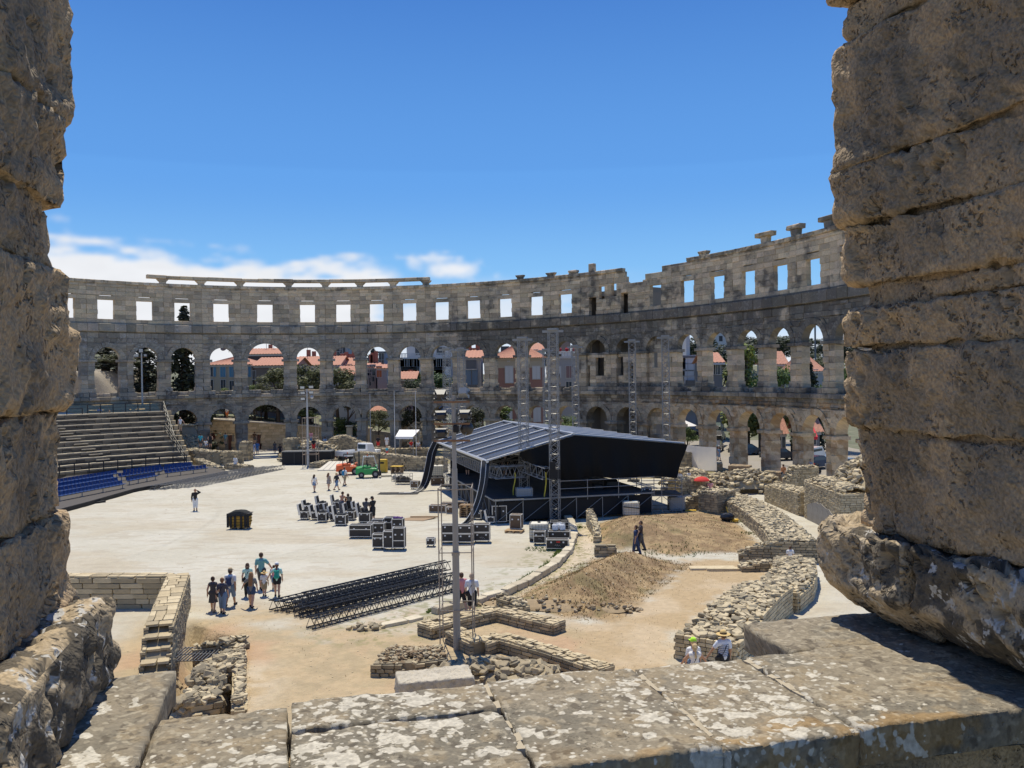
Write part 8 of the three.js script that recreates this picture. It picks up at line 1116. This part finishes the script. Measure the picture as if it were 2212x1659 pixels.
// ---- trees: trunk, limbs and a crown of small leaf sprays
function treeGeo(kind,sd){
rseed(sd);const tr=new MB().color(1),lf=new MB();const H=1;
const blobs=[];if(kind==='cone')for(let i=0;i<15;i++){const u=i/14;for(let k=0;k<3;k++){const a=rnd()*6.28,r=.09*(1-u)**.75+.01;blobs.push([Math.cos(a)*r,.08+u*.86,Math.sin(a)*r,.10*(1-u)**.7+.03,.085]);}}
else if(kind==='tall')for(let i=0;i<30;i++){const u=rnd(),a=rnd()*6.28,r=.17*Math.sqrt(rnd())*Math.sin(Math.PI*(.12+u*.8));blobs.push([Math.cos(a)*r,.16+u*.78,Math.sin(a)*r,rr(.06,.1),rr(.055,.09)]);}
else if(kind==='pine')for(let i=0;i<20;i++){const a=rnd()*6.28,r=.3*Math.sqrt(rnd());blobs.push([Math.cos(a)*r,.72+.16*rnd()-r*.2,Math.sin(a)*r,rr(.08,.13),rr(.05,.08)]);}
else for(let i=0;i<26;i++){const a=rnd()*6.28,el=rr(-.5,1.5),r=.33*Math.cbrt(rnd());blobs.push([Math.cos(a)*Math.cos(el)*r,(kind==='bush'?.45:.64)+Math.sin(el)*r*(kind==='bush'?1.1:.85),Math.sin(a)*Math.cos(el)*r,rr(.09,.15),rr(.08,.13)]);}
const per=kind==='cone'?70:kind==='tall'?120:135;for(const[x,y,z,rx,ry]of blobs){const tone=rr(.7,1.25);for(let i=0;i<per;i++){let a,b,c;do{a=jit(1);b=jit(1);c=jit(1);}while(a*a+b*b+c*c>1);const l=Math.hypot(a,b,c)||1,q=lerp(.55,1,Math.sqrt(l))/l*l;const p=vec(x+a*rx*q,y+b*ry*q,z+c*rx*q),s=rr(.010,.021),n=vec(a+jit(.8),b+.5+jit(.7),c+jit(.8)).normalize(),u=vec(jit(1),jit(1),jit(1)).cross(n).normalize(),w=vec().crossVectors(n,u),k=tone*rr(.75,1.25);lf.color(k*rr(.9,1.1),k,k*rr(.75,1.1));const e=(i1,j1)=>[p.x+u.x*i1*s+w.x*j1*s,p.y+u.y*i1*s+w.y*j1*s,p.z+u.z*i1*s+w.z*j1*s];lf.tri(e(-1,0),e(0,-.7),e(.3,.8),[0,0],[1,0],[1,1]);lf.tri(e(0,-.7),e(1.1,.1),e(.3,.8),[0,0],[1,0],[1,1]);}}
if(kind!=='bush'){tr.bar([0,-.02,0],[.01,.3,.01],.03,7,.022).bar([.01,.3,.01],[0,kind==='cone'||kind==='tall'?.85:.6,0],.022,6,.008);for(const[x,y,z]of blobs.filter((_,i)=>i%4===0))tr.bar([.005,Math.min(.62,y*.62),.005],[x,y,z],.011,5,.004);}else for(const[x,y,z]of blobs.filter((_,i)=>i%5===0))tr.bar([0,0,0],[x,y,z],.014,4,.005);
return{tr:tr.geo(),lf:lf.geo()};
}
const TG={round:treeGeo('round',5),round2:treeGeo('round',17),bush:treeGeo('bush',23),cone:treeGeo('cone',31),tall:treeGeo('tall',41),pine:treeGeo('pine',53)};
const leafM=c=>new THREE.MeshPhysicalMaterial({color:new THREE.Color().setRGB(...c),vertexColors:true,side:THREE.DoubleSide,roughness:.9,transmission:.3,thickness:0});
const LM={dark:leafM([.035,.05,.022]),olive:leafM([.11,.125,.055]),fresh:leafM([.13,.19,.045]),lime:leafM([.20,.24,.06]),pine:leafM([.05,.10,.03])},bark=std([.11,.085,.065],.95);
function tree(label,kind,mat,x,dep,top,spread,o={}){
const base=o.base??Math.max(-.2,terrainH(x,-dep)),h=top-base,t=thing(kind==='bush'?'shrub':'tree',label,kind==='bush'?'shrub':'tree',vec(x,base,-dep),rnd()*6),g=TG[kind];const c=part(kind==='bush'?'stems':'trunk',g.tr,bark,t),f=part(kind==='bush'?'foliage':'crown',g.lf,LM[mat],t);for(const q of[c,f])q.scale.set(spread,h,spread);return t;}
const tx=(v,px,dep)=>D(v,px,0,dep).x,ty=(v,px,py,dep)=>D(v,px,py,dep).y;
rseed(808);
const T=(l,kind,mat,v,px,py,dep,spread,o)=>{const R=(kind==='cone'?.13:kind==='tall'?.26:.46)*spread;while(ellR(tx(v,px,dep),-dep)<1.04||Math.min(...[-1,0,1].map(k=>ellR(tx(v,px,dep)+k*R*.7,-dep+R)))<1.04)dep+=.5;return tree(l,kind,mat,tx(v,px,dep),dep,ty(v,px,py,dep),spread,o);};
T('very dark tall evergreen filling the third arch from the left','cone','dark','n',1068,485,130,24);T('dark evergreen in the leftmost full arch','cone','dark','n',375,760,126,22);T('dark evergreen left half of the second arch','cone','dark','n',700,770,127,20);T('loose grey green tree beside the leftmost evergreen','round','olive','n',470,860,124,9);T('bright green tree at the very left arch edge','round2','fresh','n',130,920,122,9);T('bare branched dark tree low in the second arch','tall','dark','n',840,1060,124,9);
T('bright small shrub in front of the cream house','bush','fresh','h',590,745,136,5.0);T('pale green shrub at the left inside the gate arch','bush','fresh','h',1090,680,136,6);T('green shrub in the middle of the gate arch','bush','olive','h',1200,650,136,5);T('big dark green tree at the right inside the gate arch','round','olive','h',1500,440,136,11);T('wide olive tree in the arch right of the gate','round2','olive','h',2010,325,136,13);T('olive tree below the red dormer roofs','round','olive','i',380,430,130,11);T('low olive tree right of it under the steep red roof','round2','olive','i',560,590,129,8);
T('slim dark cypress far behind the narrow grey house','cone','dark','i',1012,155,230,20);T('round green tree behind the small red roof','round','fresh','i',1680,505,155,10);T('dark shrub tree in front of the small red roof','round','dark','i',1690,640,130,7);T('umbrella pine crown in the arch left of the towers','round2','pine','i',2120,475,145,14);T('distant tree top above the apartment block','round','dark','i',2095,165,240,14);
for(const[px,l,k,m,py,s,dp]of[[590,'dark tree in the ground arch left of the gate','round','dark',1120,10,138],[1280,'dark tree filling the gate ground arch, left part','round2','dark',1050,12,140],[1480,'dark tree filling the gate ground arch, right part','round','dark',1060,11,139],[1900,'bright green tree in the ground arch right of the gate','round','fresh',1190,7,136],[2080,'dark tree behind the parked car right of the gate','round2','dark',1080,9,140]])T(l,k,m,'h',px,py,dp,s);
T('oleander shrub with bright leaves in the ground arch','bush','fresh','i',440,1240,134,7);T('dark hedge shrub below the oleander','bush','dark','i',520,1330,132.5,8);T('slender garden tree with forked trunk before the white garden house','round','olive','i',1085,1170,131,6.2,{base:0});T('dark tree at the right of the white garden house','round2','dark','i',1650,1150,133,8,{base:0});
T('dark tree in ground arch behind the floodlight mast','round','dark','j',480,1170,130,9,{base:0});T('fresh green tree left of the pink house door','tall','fresh','j',940,1165,124,12,{base:0});T('green tree before the balustrade house','round2','fresh','j',1920,1290,125,7,{base:0});T('reddish shrub behind the left tower in the ground arch','bush','dark','m',1165,1395,126,9);
T('dark round tree above the dark three storey house','round','dark','k',640,300,165,16);T('tall light green tree in the fourth arch from the right','tall','lime','k',985,275,118,17);T('second light green tree beside the tall one','tall','lime','k',930,420,122,14);T('dark green round tree between the right arches','round','fresh','k',1370,530,130,10);T('low bright shrub tree at that tree foot','bush','lime','k',1370,690,116,6);T('tall pine on the hill in the right arches','pine','dark','k',1350,185,290,44);T('dark cypress in the second arch from the right','cone','dark','k',1715,520,112,13);T('fresh shrub beside the dark cypress','bush','fresh','k',1800,660,114,6);T('green tree at the far right arch','round','fresh','k',2100,480,115,9);T('small tree on the hilltop at far right','round2','olive','k',1760,380,250,16);T('tree on the slope left of the hilltop','round','dark','k',290,195,250,34);T('dark tree behind the blue grey flats','round2','dark','k',250,350,190,18);T('street tree in the ground arch by the parked cars','round','fresh','k',1010,1110,118,6,{base:0});T('hanging ivy like tree top in the second ground arch','round2','dark','k',1745,1140,120,5,{base:0});T('shrub by the white parasol in the ground arch','bush','fresh','k',300,1225,122,4,{base:0});
for(const[px,py,l]of[[620,290,'first distant hill tree'],[1000,300,'second']]){}
tag(part('hill_wood',(()=>{const out=[];for(let i=0;i<46;i++){const x=rr(-30,170),dep=rr(330,430),g=TG.round2.lf.clone(),h=terrainH(x,-dep);g.scale(18,13,18);g.translate(x,h,-dep);out.push(g);}return mergeGeometries(out);})(),LM.dark),'distant dark wood on the hill behind the right arches','wood',null,'stuff');
{const p=D('k',682,280,300),t=thing('white_tower','distant pale tower on the hill in the third arch from left of the right row','tower',vec(p.x,p.y-6,p.z));part('shaft',plank(-2.5,2.5,0,17,-2.5,2.5),TM.pale,t);part('parapet',plank(-2.9,2.9,17.003,18.2,-2.9,2.9),TM.pale,t);for(const y of[6,11])part('window',plank(-.6,.6,y,y+1.8,2.503,2.55),TM.dark,t);}
{const p=D('k',1800,400,240),t=thing('metal_mast','thin mast on the hilltop beside the arch at far right','mast',vec(p.x,p.y-2,p.z));part('pole',new MB().color(1).bar([0,0,0],[0,19,0],.25,5).bar([0,18.8,0],[3,18.8,0],.2,5).geo(),TM.dgrey,t);part('stay',new MB().color(1).bar([0,15,0],[3,8,0],.12,4).bar([3,8,0],[2,0,0],.14,4).geo(),TM.dgrey,t);}
// ---- parked cars, lamp post and street crowd to the right
function car(label,p,turn,paint,van=0,group='cars parked outside the right arches'){const t=thing('parked_car',label,van?'van':'car',p,turn,group),prof=van?[[-2.2,.35],[-2.25,1.0],[-2.0,1.9],[1.2,1.95],[1.9,1.15],[2.3,1.0],[2.35,.35]]:[[-2.1,.35],[-2.15,.85],[-1.7,.95],[-1.2,1.42],[.4,1.45],[1.1,.98],[2.0,.82],[2.15,.35]];const m=new MB().color(1),w=.85;for(let i=0;i+1<prof.length;i++){const[a,b]=prof[i],[c,d]=prof[i+1],wa=b>1?w*.86:w,wc=d>1?w*.86:w;m.quad([a,b,wa],[c,d,wc],[c,d,-wc],[a,b,-wa]);m.quad([a,.3,w],[c,.3,w],[c,d,wc],[a,b,wa]);m.quad([a,.3,-w],[a,b,-wa],[c,d,-wc],[c,.3,-w]);}part('body',m.geo(),both(paint),t);part('window',(van?new MB().color(1).box(-1.7,1.1,1.25,1.75,-w*.9,w*.9):new MB().color(1).hex([[-1.45,1.0,.8],[.95,1.0,.8],[.95,1.0,-.8],[-1.45,1.0,-.8],[-1.1,1.38,.755],[.35,1.38,.755],[.35,1.38,-.755],[-1.1,1.38,-.755]])).geo(),M.glass,t);for(const x of[-1.35,1.35])for(const z of[-.8,.8]){const q=part('wheel',new MB().color(1).bar([x,.31,z-.1],[x,.31,z+.1],.31,12).geo(),M.tyre,t);part('rim',new MB().color(1).bar([x,.31,z-.11],[x,.31,z+.11],.17,8).geo(),M.aluDull,q);}for(const z of[-.6,.6])part('headlight',plank(2.08,2.17,.6,.75,z-.15,z+.15),M.white,t);return t;}
const cp=c=>std(c,.25,{metalness:.3});
const carAt=(l,v,px,dep,turn,c,van,y=0)=>{const p=D(v,px,0,dep);p.y=y;car(l,p,turn,c,van);};
carAt('dark car in the leftmost right ground arch','k',305,128,.3,cp([.03,.035,.05]),0,1.0);carAt('dark blue car on the sloping car park, nearest row','k',620,118,1.2,cp([.02,.03,.06]));carAt('black car on the sloping car park, second row','k',650,126,1.2,cp([.02,.02,.022]),0,.8);carAt('dark green car on the sloping car park, third row','k',640,134,1.2,cp([.02,.05,.045]),0,1.6);carAt('dark red car at the top of the sloping car park','k',660,142,1.2,cp([.12,.02,.02]),0,2.4);carAt('dark car parked left of the street tree','k',985,112,.2,cp([.03,.04,.06]));carAt('white van below the red awning','k',1740,100,.8,cp([.7,.7,.7]),1);carAt('dark blue car in front of the white van','k',1790,95,.6,cp([.02,.03,.07]));carAt('black car beyond the lamp post','k',1365,105,.2,cp([.025,.03,.04]));carAt('silver car at the right end of the arches','k',2150,92,.4,cp([.4,.42,.45]));{const p=D('h',1880,1440,137);p.y=Math.max(terrainH(p.x,p.z),3.0);car('dark blue car on the street above the retaining wall',p,.05,cp([.02,.03,.05]),0,null);}
for(const[px,dep,l,c]of[[1730,91,'red motor scooter before the dark blue car',C.red],[1775,90,'black motor scooter right of the red one',C.black]]){const p=D('k',px,0,dep),t=thing('scooter',l,'scooter',vec(p.x,0,p.z),.5,'scooters outside the right arches');part('body',netMesh([{a:[-.5,.6,0],b:[.1,.55,0],ra:.2,rb:.16},{a:[.1,.4,0],b:[.5,.95,0],ra:.12,rb:.08}],.05,.05),cm(c,.4),t);part('seat',plank(-.6,.05,.78,.88,-.15,.15),M.black,t);for(const x of[-.5,.65])part('wheel',new MB().color(1).bar([x,.25,-.06],[x,.25,.06],.25,12).geo(),M.tyre,t);part('handlebar',new MB().color(1).bar([.48,1.0,-.35],[.48,1.0,.35],.025,5).geo(),M.darkSteel,t);}
{const p=D('k',1385,1500,100),t=thing('street_lamp','dark street lamp post seen in the third ground arch from the right','street lamp',vec(p.x,0,p.z));part('post',new MB().color(1).bar([0,0,0],[0,6.2,0],.1,8,.07).geo(),M.darkSteel,t);part('arm',new MB().color(1).bar([0,6.1,0],[-.6,6.5,0],.05,5).bar([0,6.1,0],[.6,6.5,0],.05,5).geo(),M.darkSteel,t);for(const s of[-1,1])part('lamp_head',new MB().color(1).box(s*.6-.28,s*.6+.28,6.45,6.62,-.15,.15).geo(),M.darkSteel,t);}
{const p=D('k',240,1215,124),t=thing('white_parasol','white market parasol in the leftmost right ground arch','parasol',vec(p.x,0,p.z));const g=new THREE.ConeGeometry(2.2,1.0,8);g.translate(0,p.y,0);part('canopy',g,std([.8,.77,.72],.8),t);part('pole',new MB().color(1).bar([0,0,0],[0,p.y,0],.05,6).geo(),M.aluDull,t);}
[[600,1465,108,'blue','first person of the street crowd, in blue'],[625,1480,107,'white','person in white in the street crowd'],[645,1500,106,'grey','person in grey in the street crowd'],[662,1490,106.5,'navy','person in navy in the street crowd'],[680,1520,105,'denim','nearest person of the street crowd, in light denim'],[610,1420,113,'red','person in red farther back in the street crowd'],[640,1430,112,'teal','person in teal farther back in the street crowd']].forEach(([x,y,dp,c,l],i)=>{const p=D('k',x,y,dp);p.y=0;person(l,p,i,{h:rr(1.6,1.8),far:1,top:C[c],bc:C.denim,hair:C.brown,walk:.4,group:'people in the street behind the right arches'});});
scene.traverse(o=>{if(o.isMesh){o.castShadow=true;o.receiveShadow=true;}});
scene.environmentIntensity=1;
renderer.render(scene,camera);
